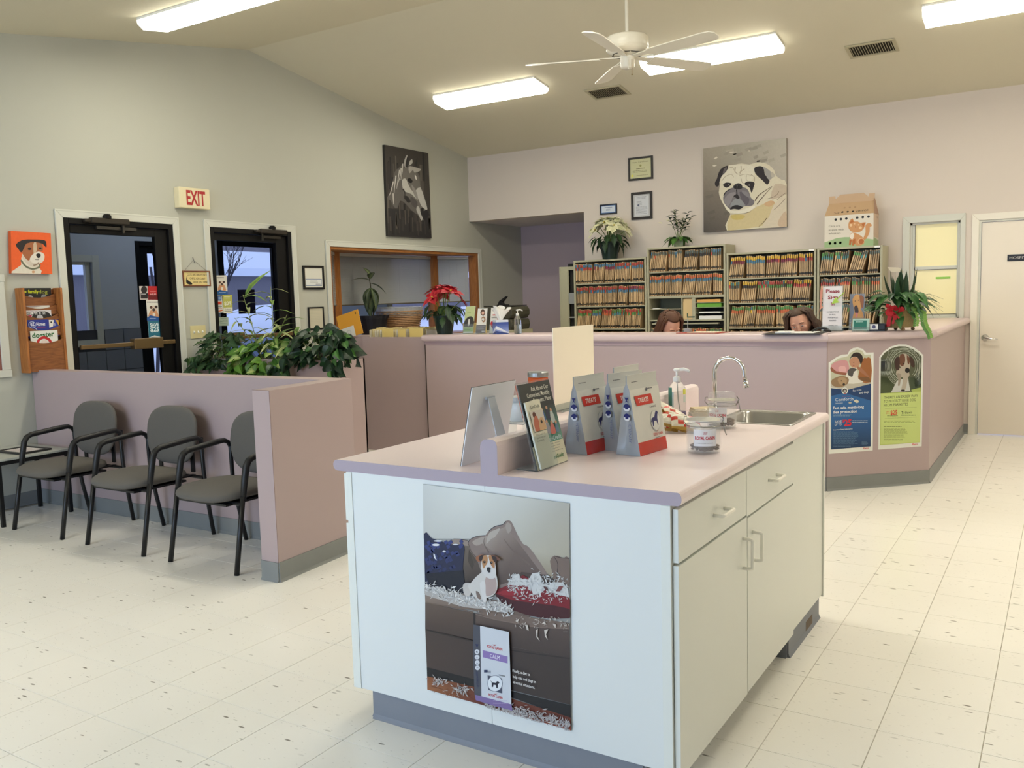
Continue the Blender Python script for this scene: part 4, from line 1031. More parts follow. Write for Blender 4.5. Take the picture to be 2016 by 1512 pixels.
# the food bag
P.pix = PB; P.clip = None
P.poly([(650, 265), (722, 278), (740, 1060), (675, 1096), (660, 1030), (643, 500)], (76, 78, 88)); P.poly([(722, 278), (1040, 346), (1068, 1170), (738, 1085)], (206, 210, 216))
P.poly([(668, 1036), (740, 1054), (1068, 1142), (1078, 1210), (900, 1165), (675, 1096)], (128, 108, 158))
P.poly([(750, 545), (1026, 616), (1026, 692), (752, 624)], (140, 118, 176)); P.text('CALM', 832, 628, 940, 652, (232, 230, 238), h=42)
RED = (188, 34, 44)
P.text('ROYAL CANIN', 797, 514, 968, 554, RED, h=30, bold=.03); P.text('ROYAL CANIN', 818, 1046, 970, 1084, RED, h=26, bold=.03)
for cx_, cy_ in ((882, 492), (893, 1030)):
    for k in range(5): P.line([(cx_ - 6 + 3 * k, cy_ + 8), (cx_ - 18 + 9 * k, cy_ - 10)], 3, (190, 90, 90), same=k > 0)
for i, (x, y) in enumerate(((690, 562), (691, 622), (693, 682), (695, 740))):
    P.disc(x, y, 26, (214, 216, 222), same=i > 0)
for i, (x, y) in enumerate(((690, 564), (691, 628), (693, 690), (695, 735))): P.poly([(x - 12, y + 8), (x - 8, y - 8), (x + 6, y - 4), (x + 12, y + 8)], ((44, 46, 66) if i == 0 else (170, 172, 186)), same=i > 0)
P.poly([(672, 478), (712, 482), (700, 498), (694, 520), (680, 500)], (44, 48, 84)); P.text('VETERINARY', 712, 960, 700, 780, (54, 58, 92), h=26)
P.poly([(806, 822), (965, 856), (966, 1020), (816, 984)], (70, 74, 92)); P.disc(888, 912, 84, (120, 124, 140), r2=90); P.disc(888, 912, 78, (226, 230, 234), r2=85)
P.poly([(838, 872), (858, 900), (900, 905), (908, 886), (926, 888), (938, 904), (922, 918), (918, 965), (904, 962), (900, 930), (872, 925), (868, 950), (852, 950), (852, 905)], (24, 26, 44))
P.text('CANINE', 930, 826, 1000, 840, (60, 60, 70), h=16); P.rect(768, 762, 806, 790, (52, 58, 92)); P.rect(810, 772, 840, 798, (150, 154, 166))
P.fuzz(868, 1098, 1052, 1150, 2, (190, 176, 208), h=.25)
for s, a, b, a2, b2 in (('Finally, a diet to', 1083, 782, 1275, 828), ('help cats and dogs in', 1086, 846, 1338, 908), ('stressful situations.', 1086, 906, 1328, 970)): P.text(s, a, b, a2, b2, (226, 222, 216), h=30, bold=.015, same=s[0] != 'F')
P.fuzz(1640, 340, 1690, 345, 1, (200, 190, 180))
P.build('printed_sheet', po)

# ---------------------------------------------------------------- the two arched posters on the angled counter panel
an = Vector((C2[0] - B2[0], C2[1] - B2[1], 0)).normalized(); nA = Vector((an.y, -an.x, 0)); pA = Vector((B2[0], B2[1], 0)) + nA * .0012
p1_ = bpy.data.objects.new('poster', None); C.objects.link(p1_); tag(p1_, 'blue advertising poster with a girl hugging pets, left one on the angled counter panel', 'poster')
P = Print(pA, nA, pix=(1620, 670, 6.573), step=.00006)
P.poly([(75, 290), (180, 215), (250, 185), (320, 180), (345, 130), (390, 100), (450, 90), (510, 108), (545, 140), (560, 160), (657, 157), (645, 1425), (75, 1470)], (228, 228, 220))
P.poly([(105, 305), (200, 235), (320, 205), (355, 160), (440, 115), (510, 135), (540, 190), (622, 185), (622, 560), (105, 612)], (196, 196, 170))
P.poly([(105, 560), (450, 545), (622, 540), (622, 600), (320, 640), (105, 610)], (192, 184, 168))
P.poly([(520, 240), (560, 232), (622, 240), (622, 540), (480, 530), (455, 470)], (156, 98, 56), smooth=2); P.poly([(460, 470), (600, 480), (622, 545), (470, 520)], (122, 86, 56))
P.poly([(110, 320), (180, 270), (290, 255), (330, 300), (340, 390), (300, 440), (200, 430), (110, 390)], (206, 150, 152), smooth=2); P.poly([(200, 350), (280, 330), (300, 400), (220, 410)], (222, 172, 172), smooth=2)
P.poly([(106, 340), (170, 400), (300, 420), (320, 450), (200, 440), (106, 400)], (150, 92, 72), smooth=2)
P.poly([(342, 260), (400, 215), (470, 240), (480, 300), (440, 350), (380, 350), (350, 310)], (190, 140, 112), smooth=3)
P.poly([(350, 240), (390, 170), (460, 158), (510, 200), (515, 260), (490, 310), (470, 260), (440, 215), (380, 215)], (44, 32, 30), smooth=3)
P.curve([(390, 285), (405, 292)], 5, (60, 40, 36)); P.curve([(385, 322), (410, 330)], 5, (150, 80, 76))
P.poly([(440, 340), (500, 360), (600, 470), (590, 480), (470, 400)], (164, 112, 84), smooth=2)
P.poly([(320, 400), (370, 355), (430, 360), (450, 420), (460, 500), (520, 540), (330, 560), (300, 470)], (222, 218, 208), smooth=3); P.poly([(318, 400), (350, 365), (400, 360), (440, 380), (400, 410), (380, 470), (330, 450)], (84, 80, 78), smooth=3)
P.poly([(110, 520), (170, 480), (250, 460), (330, 490), (320, 560), (240, 605), (160, 600), (115, 570)], (150, 122, 92), smooth=3); P.poly([(190, 500), (250, 470), (310, 510), (290, 570), (220, 570)], (176, 146, 112), smooth=3); P.disc(270, 570, 16, (50, 40, 36)); P.disc(238, 525, 7, (30, 26, 24))
P.poly([(105, 618), (320, 640), (622, 560), (617, 1370), (105, 1412)], (30, 62, 108)); P.poly([(105, 720), (280, 680), (617, 780), (617, 1000), (105, 1000)], (44, 98, 156)); P.grad([([(105, 1000), (617, 1000), (617, 1372), (105, 1412)], [(44, 98, 156), (40, 90, 146), (26, 56, 92), (26, 56, 92)])])
P.disc(282, 652, 42, (226, 226, 220)); P.disc(282, 652, 30, (60, 50, 50)); P.disc(282, 656, 18, (180, 176, 172)); P.rect(268, 684, 298, 694, (190, 60, 60))
WT = (222, 226, 228)
P.text('For cats', 388, 666, 498, 650, WT, h=26); P.text('and dogs', 468, 692, 592, 678, WT, h=24, bold=.01)
P.text('Comfortis', 158, 790, 395, 775, WT, h=42); P.text('(spinosad)', 160, 822, 255, 816, WT, h=16)
P.poly([(398, 785), (430, 765), (465, 790), (440, 812)], (206, 200, 180), smooth=2); P.disc(350, 808, 20, (186, 180, 160), r2=12); P.curve([(250, 730), (300, 722), (350, 728)], 3, (190, 50, 60))
P.text('Fast, safe, month-long', 132, 893, 528, 876, WT, h=36, bold=.025); P.text('flea protection', 134, 948, 442, 932, WT, h=36, bold=.025)
P.fuzz(132, 962, 385, 990, 2, (150, 180, 200), h=.35); P.text('SAVE', 152, 1068, 240, 1062, WT, h=30); P.text('UP TO', 152, 1104, 240, 1100, WT, h=28)
P.text('$', 252, 1060, 270, 1058, (206, 40, 50), h=34, bold=.02); P.text('25', 272, 1108, 370, 1100, (206, 40, 50), h=82, bold=.03); P.fuzz(378, 1036, 590, 1078, 2, (190, 206, 216), h=.3)
P.text('Important Safety Information', 134, 1166, 380, 1150, WT, h=14, bold=.02); P.fuzz(134, 1180, 460, 1345, 13, (96, 130, 160), h=.35); P.fuzz(134, 1352, 400, 1380, 2, (110, 140, 166), h=.35)
P.fuzz(500, 1312, 580, 1360, 4, (110, 140, 166), h=.35); P.text('Elanco', 522, 1406, 592, 1402, (200, 40, 44), h=20, bold=.02)
P.build('printed_sheet', p1_)
p2_ = bpy.data.objects.new('poster', None); C.objects.link(p2_); tag(p2_, 'green advertising poster with a walking hound, right one on the angled counter panel', 'poster')
P = Print(pA, nA, pix=(1620, 670, 6.573), step=.00006)
P.poly([(730, 215), (790, 140), (880, 80), (980, 52), (1080, 54), (1180, 92), (1260, 150), (1302, 195), (1278, 1372), (717, 1414)], (228, 228, 220))
P.poly([(750, 225), (800, 160), (890, 102), (985, 76), (1075, 80), (1170, 118), (1245, 175), (1278, 210), (1270, 662), (745, 690)], (84, 88, 66))
for q, c_ in (([(750, 240), (900, 235), (900, 270), (750, 268)], (186, 192, 184)), ([(750, 270), (880, 272), (880, 400), (750, 400)], (74, 76, 92)), ([(750, 402), (900, 400), (880, 440), (752, 460)], (176, 182, 170)), ([(1180, 130), (1275, 220), (1270, 420), (1200, 400)], (96, 100, 76)), ([(750, 470), (860, 480), (940, 600), (860, 685), (748, 688)], (76, 86, 56)), ([(1120, 480), (1270, 460), (1270, 640), (1140, 650)], (72, 84, 62)), ([(1205, 430), (1270, 380), (1268, 560), (1180, 620)], (134, 148, 148))):
    P.poly(q, c_, same=True)
P.k += 1
for r_, wd in ((210, 5), (195, 3), (175, 7), (150, 3), (232, 3), (250, 4)):
    P.curve([(1055 + r_ * 0.98 * cos(t) , 330 + r_ * 1.1 * sin(t)) for t in [radians(a) for a in range(120, 420, 15)] if 755 < 1055 + r_ * cos(t) < 1268 and 85 + abs(1030 - (1055 + r_ * cos(t))) * .25 < 330 + r_ * 1.1 * sin(t)], wd, (188, 194, 178))
P.poly([(900, 640), (960, 520), (1100, 480), (1130, 655), (880, 676)], (196, 196, 190)); P.poly([(1140, 640), (1265, 610), (1268, 662), (1160, 665)], (168, 184, 96))
DG = (176, 164, 148)
P.poly([(950, 400), (1000, 360), (1090, 380), (1120, 440), (1100, 480), (1040, 480), (960, 460)], DG, smooth=3)
P.poly([(955, 430), (1010, 440), (1005, 520), (990, 590), (970, 580), (975, 520)], (150, 138, 124), smooth=2); P.poly([(1040, 440), (1100, 430), (1090, 540), (1060, 650), (1010, 660), (1030, 560)], DG, smooth=2); P.disc(1035, 648, 26, (40, 34, 32), r2=12)
P.poly([(985, 200), (1050, 172), (1110, 200), (1130, 280), (1120, 370), (1090, 420), (1050, 400), (1000, 340), (970, 270)], DG, smooth=3)
P.poly([(1000, 190), (1050, 180), (1065, 260), (1040, 330), (1000, 320), (985, 250)], (104, 66, 48), smooth=2); P.poly([(1085, 190), (1125, 240), (1115, 310), (1095, 290)], (110, 70, 50), smooth=2)
P.poly([(930, 240), (985, 215), (995, 300), (985, 380), (950, 385), (930, 320)], (62, 40, 34), smooth=2); P.poly([(1115, 205), (1165, 240), (1188, 330), (1165, 350), (1135, 320)], (66, 44, 36), smooth=2)
P.disc(1092, 388, 30, (22, 20, 22), r2=34); P.disc(1040, 300, 7, (24, 20, 20)); P.disc(1100, 292, 6, (24, 20, 20), same=True)
P.poly([(745, 686), (1270, 660), (1256, 1320), (738, 1358)], (186, 200, 112)); P.poly([(752, 694), (1262, 670), (1248, 1312), (746, 1348)], (196, 210, 128))
DK = (66, 70, 50)
P.text("THERE'S AN EASIER WAY", 790, 757, 1228, 732, DK, h=34); P.text('TO PROTECT YOUR DOG', 788, 808, 1200, 786, DK, h=34); P.text('FROM PARASITES', 788, 858, 1100, 840, DK, h=34)
P.line([(800, 884), (1212, 864)], 2, (120, 130, 80)); P.line([(800, 1012), (1212, 992)], 2, (120, 130, 80), same=True)
P.text('SAVE', 814, 934, 862, 931, (206, 80, 50), h=14); P.text('UP TO', 814, 956, 862, 953, (206, 80, 50), h=14); P.text('$25', 874, 964, 960, 957, (206, 50, 44), h=56, bold=.02)
P.text('Trifexis', 1012, 954, 1155, 946, DK, h=34); P.fuzz(1010, 964, 1218, 984, 1, DK, h=.4); P.fuzz(830, 974, 972, 1002, 2, (90, 96, 60), h=.4)
P.fuzz(786, 1040, 1230, 1082, 2, (110, 118, 70), h=.35); P.fuzz(786, 1112, 1070, 1130, 1, (100, 108, 66), h=.4); P.fuzz(786, 1140, 1100, 1270, 11, (138, 148, 88), h=.35); P.fuzz(786, 1276, 1080, 1300, 2, (138, 148, 88), h=.35)
P.text('Elanco', 1156, 1356, 1225, 1350, (200, 40, 44), h=20, bold=.02)
P.build('printed_sheet', p2_)

# ---------------------------------------------------------------- canvases
def canvas(name, label, cat, n, corners_plane, tl, tr, br, bl, depth, edge, pix):
    """box behind a print; corners in crop pixels"""
    t = bpy.data.objects.new(name, None); C.objects.link(t); tag(t, label, cat)
    P = Print(corners_plane, n, pix=pix, step=.00006)
    c = [P.pt(*q) for q in (tl, tr, br, bl)]
    mb = MB().prism(c, 0, -P.n * depth, col=edge)
    part('canvas_block', mb, PRINT, t)
    P.clip = [tl, tr, br, bl]
    return t, P
K2 = (740, 270, 6.869)
t, P = canvas('painting', 'dark grey vertical canvas painting of a white horse head on the left wall', 'painting', (1, 0, 0), (.035, 0, 0), (118, 102), (708, 215), (755, 1370), (165, 1335), .034, (40, 38, 36), K2)
P.poly([(118, 102), (708, 215), (755, 1370), (165, 1335)], (64, 60, 56))
for k in range(34):
    f = rng.random(); x = 130 + 560 * f; y0 = rng.uniform(150, 900); L = rng.uniform(200, 500); wd = rng.uniform(8, 34); c0 = rng.choice([(82, 78, 72), (54, 50, 48), (96, 90, 82), (72, 68, 64), (40, 38, 40)])
    y1 = min(y0 + L, 1310); sh = 45 * (y1 - y0) / 1180; P.poly([(x, y0), (x + wd, y0 + 4), (x + wd + sh, y1), (x + sh, y1 - 6)], c0, same=k % 6 != 0)
P.poly([(165, 960), (520, 1000), (740, 1050), (750, 1360), (170, 1330)], (46, 44, 44)); 
for k in range(30):
    x = rng.uniform(180, 720); y0 = rng.uniform(900, 1150); wd = rng.uniform(6, 26); P.poly([(x, y0), (x + wd, y0), (x + wd + 8, y0 + 200), (x + 8, y0 + 190)], rng.choice([(76, 70, 64), (64, 59, 56), (34, 32, 33), (56, 52, 50), (84, 77, 70)]), same=k % 6 != 0)
H = (112, 108, 102)
P.poly([(150, 820), (200, 740), (230, 580), (260, 460), (330, 400), (370, 350), (420, 380), (500, 390), (590, 520), (600, 640), (640, 780), (690, 980), (640, 1130), (560, 1050), (480, 990), (400, 900), (330, 860), (290, 960), (240, 940), (200, 860)], (98, 94, 90), smooth=2)
P.poly([(365, 450), (420, 420), (500, 440), (580, 540), (600, 660), (660, 820), (695, 970), (660, 1000), (600, 960), (560, 960), (470, 900), (400, 850), (360, 700)], H, smooth=2)
P.poly([(378, 345), (400, 270), (425, 240), (432, 300), (420, 400), (395, 410)], (176, 174, 168), smooth=2); P.poly([(405, 330), (430, 250), (440, 330), (425, 400), (398, 400)], (46, 44, 44), smooth=2)
P.poly([(515, 380), (545, 310), (562, 262), (556, 400)], (48, 46, 46)); P.poly([(445, 380), (460, 320), (490, 300), (495, 350), (470, 370)], (188, 186, 178), smooth=2)
P.poly([(440, 400), (500, 400), (600, 430), (590, 460), (520, 480), (500, 440), (455, 490)], (172, 168, 160), smooth=2)
P.poly([(355, 580), (400, 560), (430, 620), (470, 700), (540, 790), (560, 850), (480, 770), (400, 740), (362, 690)], (190, 188, 180), smooth=2)
P.poly([(540, 720), (600, 680), (650, 810), (695, 960), (680, 985), (620, 940), (590, 880), (560, 800)], (188, 186, 180), smooth=2); P.poly([(480, 640), (540, 720), (570, 830), (550, 840), (500, 740)], (146, 142, 136), smooth=2)
P.poly([(425, 570), (460, 555), (495, 590), (480, 620), (445, 610)], (22, 20, 22), smooth=3); P.poly([(525, 510), (545, 530), (550, 580), (532, 560)], (226, 224, 216), smooth=2)
for a in ([(360, 360), (355, 470), (335, 580)], [(320, 440), (300, 560), (280, 700)], [(270, 520), (255, 650), (245, 760)], [(235, 600), (200, 740), (170, 800)], [(232, 760), (235, 860), (238, 910)], [(340, 420), (330, 520), (290, 640)]): P.curve(a, [16, 4], (196, 194, 186), same=False)
P.poly([(375, 800), (430, 800), (470, 880), (420, 880)], (44, 42, 42), smooth=2); P.poly([(610, 960), (650, 1000), (690, 980), (700, 1060), (660, 1130), (630, 1080), (600, 1010)], (38, 36, 38), smooth=2)
P.poly([(560, 930), (590, 960), (605, 1040), (630, 1090), (615, 1130), (580, 1060), (545, 985)], (178, 176, 170), smooth=2); P.disc(630, 975, 16, (16, 16, 18), r2=22)
P.poly([(470, 800), (560, 880), (540, 960), (470, 900)], (84, 80, 78), smooth=2); P.curve([(365, 700), (390, 760), (380, 840)], [22, 8], (58, 54, 52))
P.build('painted_surface', t, PAINT)

K3 = (1370, 260, 7.2)
t, P = canvas('painting', 'large square canvas painting of a cream pug on the back wall', 'painting', (0, -1, 0), (0, -.040, 0), (103, 234), (1284, 84), (1288, 1340), (110, 1422), .038, (150, 140, 124), K3)
P.grad([([(103, 234), (694, 159), (699, 780), (106, 840)], [(166, 156, 140), (178, 172, 156), (160, 150, 136), (122, 112, 100)]), ([(694, 159), (1284, 84), (1286, 720), (699, 780)], [(178, 172, 156), (196, 190, 174), (180, 172, 158), (160, 150, 136)]),
        ([(106, 840), (699, 780), (700, 1380), (110, 1422)], [(122, 112, 100), (130, 120, 108), (96, 88, 80), (84, 78, 72)]), ([(699, 780), (1286, 720), (1288, 1340), (700, 1380)], [(160, 150, 136)] * 4)])
for k in range(22):
    x, y = rng.uniform(120, 1200), rng.uniform(260, 1300); 
    if x > 450 and y > 420: y = rng.uniform(200, 430)
    b = .8 + .35 * rng.random(); s = (1.12 - (y - 200) / 1500) * b; L = rng.uniform(60, 150)
    yy = max(y, 250 - .12 * x + 10); P.poly([(x, yy), (x + L, yy - 34), (x + L + 10, yy + 6), (x + 20, yy + 36)], (int(141 * s ** .5), int(132 * s ** .5), int(118 * s ** .5)) if y > 700 and x < 400 else (int(168 * s ** .4), int(160 * s ** .4), int(145 * s ** .4)), same=k % 6 != 0)
for q in ([(230, 478), (260, 462), (300, 470), (262, 492)], [(250, 380), (290, 345), (310, 362), (280, 385)], [(460, 296), (530, 272), (545, 286), (480, 300)], [(740, 262), (800, 255), (750, 275)]): P.poly(q, (214, 206, 190), same=True)
F1 = (216, 208, 184)
P.poly([(440, 1395), (455, 1240), (490, 1160), (440, 1110), (400, 1040), (350, 950), (325, 850), (340, 760), (330, 680), (350, 600), (420, 520), (470, 470), (560, 460), (650, 445), (760, 460), (860, 430), (960, 435), (1040, 470), (1110, 540), (1135, 620), (1220, 680), (1287, 740), (1288, 1340), (900, 1362)], F1, smooth=2)
P.poly([(500, 1170), (700, 1160), (860, 1060), (1000, 1010), (1100, 1000), (1180, 1080), (1100, 1250), (900, 1340), (600, 1380), (450, 1392), (460, 1250)], (206, 190, 146), smooth=2); P.poly([(500, 1180), (620, 1170), (700, 1190), (640, 1240), (530, 1240)], (200, 180, 110), smooth=2); P.poly([(960, 1020), (1060, 970), (1120, 1000), (1040, 1060)], (206, 170, 130), smooth=2)
P.poly([(1100, 1040), (1280, 900), (1288, 1330), (940, 1350), (1040, 1200)], (212, 200, 178), smooth=2); P.poly([(1160, 1290), (1200, 1200), (1280, 1120), (1287, 1330), (1180, 1336)], (200, 176, 150), smooth=2)
P.poly([(1120, 740), (1280, 760), (1286, 880), (1140, 940), (1060, 940)], (196, 180, 158), smooth=2)
P.poly([(470, 480), (540, 465), (640, 460), (760, 470), (830, 500), (830, 600), (780, 700), (640, 760), (500, 720), (390, 740), (360, 640), (430, 540)], (222, 216, 196), smooth=3)
for a, wd in (([(560, 500), (555, 560), (600, 600)], [22, 6]), ([(640, 480), (640, 540), (610, 590)], [16, 5]), ([(690, 520), (640, 560), (620, 620)], [14, 5]), ([(370, 690), (420, 630), (500, 600), (540, 640)], [10, 5]), ([(640, 660), (660, 720), (700, 730)], [10, 5]), ([(780, 600), (830, 640), (830, 700)], [12, 6]), ([(440, 520), (520, 500), (540, 540)], [12, 5]), ([(720, 610), (715, 670), (740, 700)], [8, 4]), ([(620, 620), (700, 595), (790, 620)], [8, 5])): P.curve(a, wd, (176, 164, 140))
BK = (38, 30, 32)
P.poly([(460, 482), (410, 488), (350, 530), (315, 600), (300, 660), (270, 720), (285, 770), (325, 762), (340, 690), (370, 620), (430, 560)], BK, smooth=3); P.poly([(400, 520), (440, 500), (425, 560), (380, 600)], (96, 88, 88), smooth=2)
P.poly([(830, 510), (870, 488), (930, 485), (965, 520), (980, 600), (1030, 660), (1045, 700), (1010, 748), (950, 690), (870, 620), (835, 570)], BK, smooth=2)
P.poly([(950, 490), (1040, 540), (1100, 620), (1040, 680), (990, 610), (970, 540)], (160, 156, 150), smooth=2); P.poly([(1060, 560), (1110, 590), (1120, 630), (1070, 640)], (186, 178, 162), smooth=2)
P.poly([(385, 750), (430, 715), (505, 728), (480, 765), (430, 790)], BK, smooth=3); P.poly([(690, 735), (740, 700), (830, 715), (820, 780), (790, 860), (760, 790)], BK, smooth=3); P.disc(465, 745, 9, (140, 130, 124)); P.disc(757, 752, 10, (140, 130, 124), same=True)
P.poly([(395, 900), (440, 830), (520, 790), (600, 780), (700, 790), (750, 840), (780, 930), (830, 980), (800, 1040), (690, 1050), (640, 1080), (480, 1090), (420, 1030), (390, 970)], (118, 112, 116), smooth=3)
P.poly([(400, 960), (460, 880), (550, 850), (560, 900), (520, 960), (460, 1050), (420, 1020)], (140, 134, 136), smooth=2); P.poly([(620, 850), (700, 860), (760, 960), (720, 1040), (650, 960)], (94, 88, 96), smooth=2); P.poly([(640, 830), (730, 850), (770, 930), (700, 900)], (130, 126, 130), smooth=2)
P.poly([(480, 1060), (540, 960), (600, 940), (660, 980), (700, 1050), (600, 1050)], (142, 144, 146), smooth=2)
P.poly([(480, 1105), (520, 1050), (590, 1035), (665, 1065), (610, 1100), (540, 1088)], (26, 22, 24), smooth=2); P.poly([(570, 820), (585, 820), (590, 880), (620, 930), (590, 950), (540, 920), (500, 1000), (540, 900), (575, 880)], (34, 28, 32), smooth=2)
P.poly([(530, 780), (550, 745), (600, 725), (645, 740), (660, 790), (620, 812), (560, 808)], (44, 40, 42), smooth=3); P.disc(560, 778, 15, (20, 18, 18), r2=20); P.disc(608, 778, 16, (20, 18, 18), r2=20, same=True); P.curve([(545, 762), (575, 748), (590, 770)], 5, (120, 116, 112))
P.curve([(395, 900), (430, 845), (500, 805)], [16, 8], (40, 36, 40)); P.poly([(400, 1010), (480, 1140), (700, 1150), (840, 1070), (800, 1050), (640, 1110), (500, 1110)], (228, 222, 204), smooth=2)
for a, wd in (([(840, 975), (900, 890), (1080, 770)], [16, 4]), ([(865, 1025), (940, 930), (1080, 775)], [12, 5]), ([(890, 1340), (960, 1280), (1005, 1220)], [4, 10]), ([(1010, 950), (1130, 905), (1180, 840)], [5, 4]), ([(1150, 960), (1220, 900), (1280, 860)], [5, 4]), ([(500, 1160), (640, 1160), (780, 1130)], [4, 5]), ([(1100, 1110), (1200, 1020), (1270, 940)], [4, 5])): P.curve(a, wd, (84, 66, 50))
P.build('painted_surface', t, PAINT)

K1 = (0, 430, 4.579)
t, P = canvas('painting', 'small orange canvas with a brown and white terrier above the magazine rack', 'painting', (1, 0, 0), (.036, 0, 0), (98, 112), (457, 134), (472, 502), (104, 495), .035, (214, 92, 40), K1)
P.poly([(98, 112), (457, 134), (472, 502), (104, 495)], (236, 98, 42))
P.poly([(104, 460), (190, 400), (200, 330), (340, 380), (350, 440), (368, 500), (104, 495)], (222, 214, 196), smooth=2); P.poly([(104, 440), (190, 385), (190, 420), (104, 480)], (236, 98, 42))
P.poly([(196, 330), (250, 280), (330, 280), (362, 330), (356, 420), (300, 440), (230, 400)], (212, 200, 184), smooth=2)
P.poly([(205, 250), (240, 200), (320, 195), (375, 220), (385, 290), (340, 300), (300, 320), (260, 380), (215, 340), (196, 290)], (166, 100, 62), smooth=3)
P.poly([(300, 230), (325, 215), (330, 290), (305, 330)], (206, 180, 150), smooth=2)
P.poly([(270, 360), (300, 320), (350, 300), (395, 320), (400, 360), (380, 395), (330, 405), (285, 395)], (226, 218, 204), smooth=3)
P.poly([(142, 236), (200, 195), (300, 190), (400, 196), (418, 225), (416, 265), (385, 230), (320, 215), (240, 225), (215, 270), (190, 308), (165, 275)], (44, 38, 38), smooth=2)
P.disc(266, 274, 16, (50, 32, 28), r2=12); P.disc(362, 270, 12, (50, 32, 28), r2=10, same=True); P.poly([(325, 325), (345, 315), (366, 325), (362, 348), (345, 358), (330, 345)], (26, 24, 26), smooth=3); P.curve([(315, 370), (345, 372), (352, 362)], 5, (70, 56, 50))
P.curve([(188, 375), (230, 430), (290, 455), (350, 440), (358, 410)], 16, (110, 112, 90)); P.disc(300, 482, 14, (206, 160, 120), r2=12); P.curve([(300, 425), (340, 410), (345, 395)], [14, 8], (150, 128, 106))
P.build('painted_surface', t, PAINT)

# framed picture cut by the left edge of the photo, and corner frame
fr = thing('picture_frame', 'white framed picture on the left wall beside the magazine rack, cut by the photo edge', 'picture', (0, -6.40, 1.36))
part('frame', MB().box(.001, .02, -.33, .33, -.379, -.325).box(.001, .02, -.33, .33, .325, .379).box(.001, .02, -.33, -.275, -.325, .325).box(.001, .02, .262, .325, -.325, .325), TRIM, fr, bevel=.004)
part('picture', MB().box(.001, .010, -.275, .262, -.325, .325), mat('reddish_print', (150, 96, 84), .5, noise=.5, nscale=6), fr)

# ---------------------------------------------------------------- EXIT sign (wall mounted box, x proud of the left wall)
K9 = (0, 350, 3.515)
ex = thing('exit_sign', 'cream exit sign with red letters high between the two black doors', 'sign', (0, -4.36, 2.42))
part('housing', MB().box(.001, .075, -.178, .150, -.09, .09), mat('exit_cream', (226, 214, 176), .5), ex, bevel=.006)
P = Print((.0755, 0, 0), (1, 0, 0), U=(0, 1, 0)); P.pix = None; P.p = Vector((.0755, -4.36, 2.42))
P.text('EXIT', -.105, -.058, .098, -.058, (172, 34, 36), h=.125, bold=.03); P.build('letters', ex)
# cat plaque, hung on a wire
pq = thing('plaque', 'small wooden plaque with a black cat and writing, hung on a wire between the doors', 'plaque', (0, -4.36, 1.715))
part('frame', MB().box(.002, .022, -.150, .148, -.070, -.058).box(.002, .022, -.150, .148, .058, .070).box(.002, .022, -.150, -.138, -.058, .058).box(.002, .022, .136, .148, -.058, .058), wood('plaque_wood', (104, 58, 28), (136, 80, 42)), pq, bevel=.003)
part('board', MB().box(.002, .012, -.138, .136, -.058, .058), mat('plaque_yellow', (226, 206, 140), .6), pq)
P = Print((.0123, -4.36, 1.715), (1, 0, 0), U=(0, 1, 0)); PC = (70, 42, 26)
P.text('CATS ARE LIKE POTATO', -.10, .026, .125, .022, PC, h=.018, bold=.01); P.text('CHIPS...YOU CAN\'T', -.075, -.006, .095, -.010, PC, h=.018, bold=.01); P.text('HAVE JUST ONE!', -.04, -.042, .12, -.042, PC, h=.020, bold=.01)
P.poly([(-.115, -.02), (-.105, .018), (-.098, .02), (-.102, -.005), (-.085, -.022), (-.06, -.036), (-.05, -.05), (-.07, -.055), (-.095, -.05), (-.112, -.04)], (20, 18, 18), smooth=2)
P.build('writing', pq)
part('wire', MB().tube([(.006, -.12, .07), (.008, -.02, .165)], .0012, 5).tube([(.006, .12, .07), (.008, -.02, .165)], .0012, 5), mat('wire_grey', (120, 116, 108), .4, .8), pq)
part('hook', MB().tube([(.003, -.02, .19), (.012, -.02, .17), (.016, -.015, .15), (.010, -.01, .14)], .003, 6), mat('wire_grey', (120, 116, 108), .4, .8), pq)
# switch plate
sw = thing('light_switch', 'ivory triple light switch plate low between the doors', 'light switch', (0, -4.375, 1.235))
IV = mat('ivory_plastic', (214, 202, 150), .4)
part('plate', MB().box(.001, .007, -.083, .083, -.058, .058), IV, sw, bevel=.002)
for k in (-.046, 0, .046): part('toggle', MB().prism([(.006, k - .005, -.012), (.006, k - .005, .012), (.018, k - .005, .004 if k else -.004), (.018, k - .005, -.002 if k else -.010)], 0, (0, .01, 0)), PLASTIC, sw)

# ---------------------------------------------------------------- framed certificates
def framed(name, label, c, n, w_, h_, fw, fcol, paper, draw, depth=.018, mat_w=0, tilt=0):
    t = bpy.data.objects.new(name, None); C.objects.link(t); tag(t, label, 'certificate')
    n = Vector(n); U = Vector((0, 0, 1)).cross(n); rot = Matrix.Rotation(tilt, 3, n); U = rot @ U; V = n.cross(U); c = Vector(c)
    M = Matrix(((U.x, V.x, n.x, c.x), (U.y, V.y, n.y, c.y), (U.z, V.z, n.z, c.z), (0, 0, 0, 1))); t.matrix_world = M
    a, b = w_ / 2, h_ / 2
    part('frame', MB().box(-a, a, -b, -b + fw, .001, depth).box(-a, a, b - fw, b, .001, depth).box(-a, -a + fw, -b + fw, b - fw, .001, depth).box(a - fw, a, -b + fw, b - fw, .001, depth), mat('frame_%d_%d_%d' % fcol, fcol, .4), t, bevel=.002)
    part('paper', MB().box(-a + fw, a - fw, -b + fw, b - fw, .001, depth * .5), mat('paper_%d_%d_%d' % paper, paper, .5), t)
    P = Print((0, 0, depth * .5 + .0003), (0, 0, 1), U=(1, 0, 0)); draw(P, a - fw, b - fw); o = P.build('print', None); o.parent = t
    return t
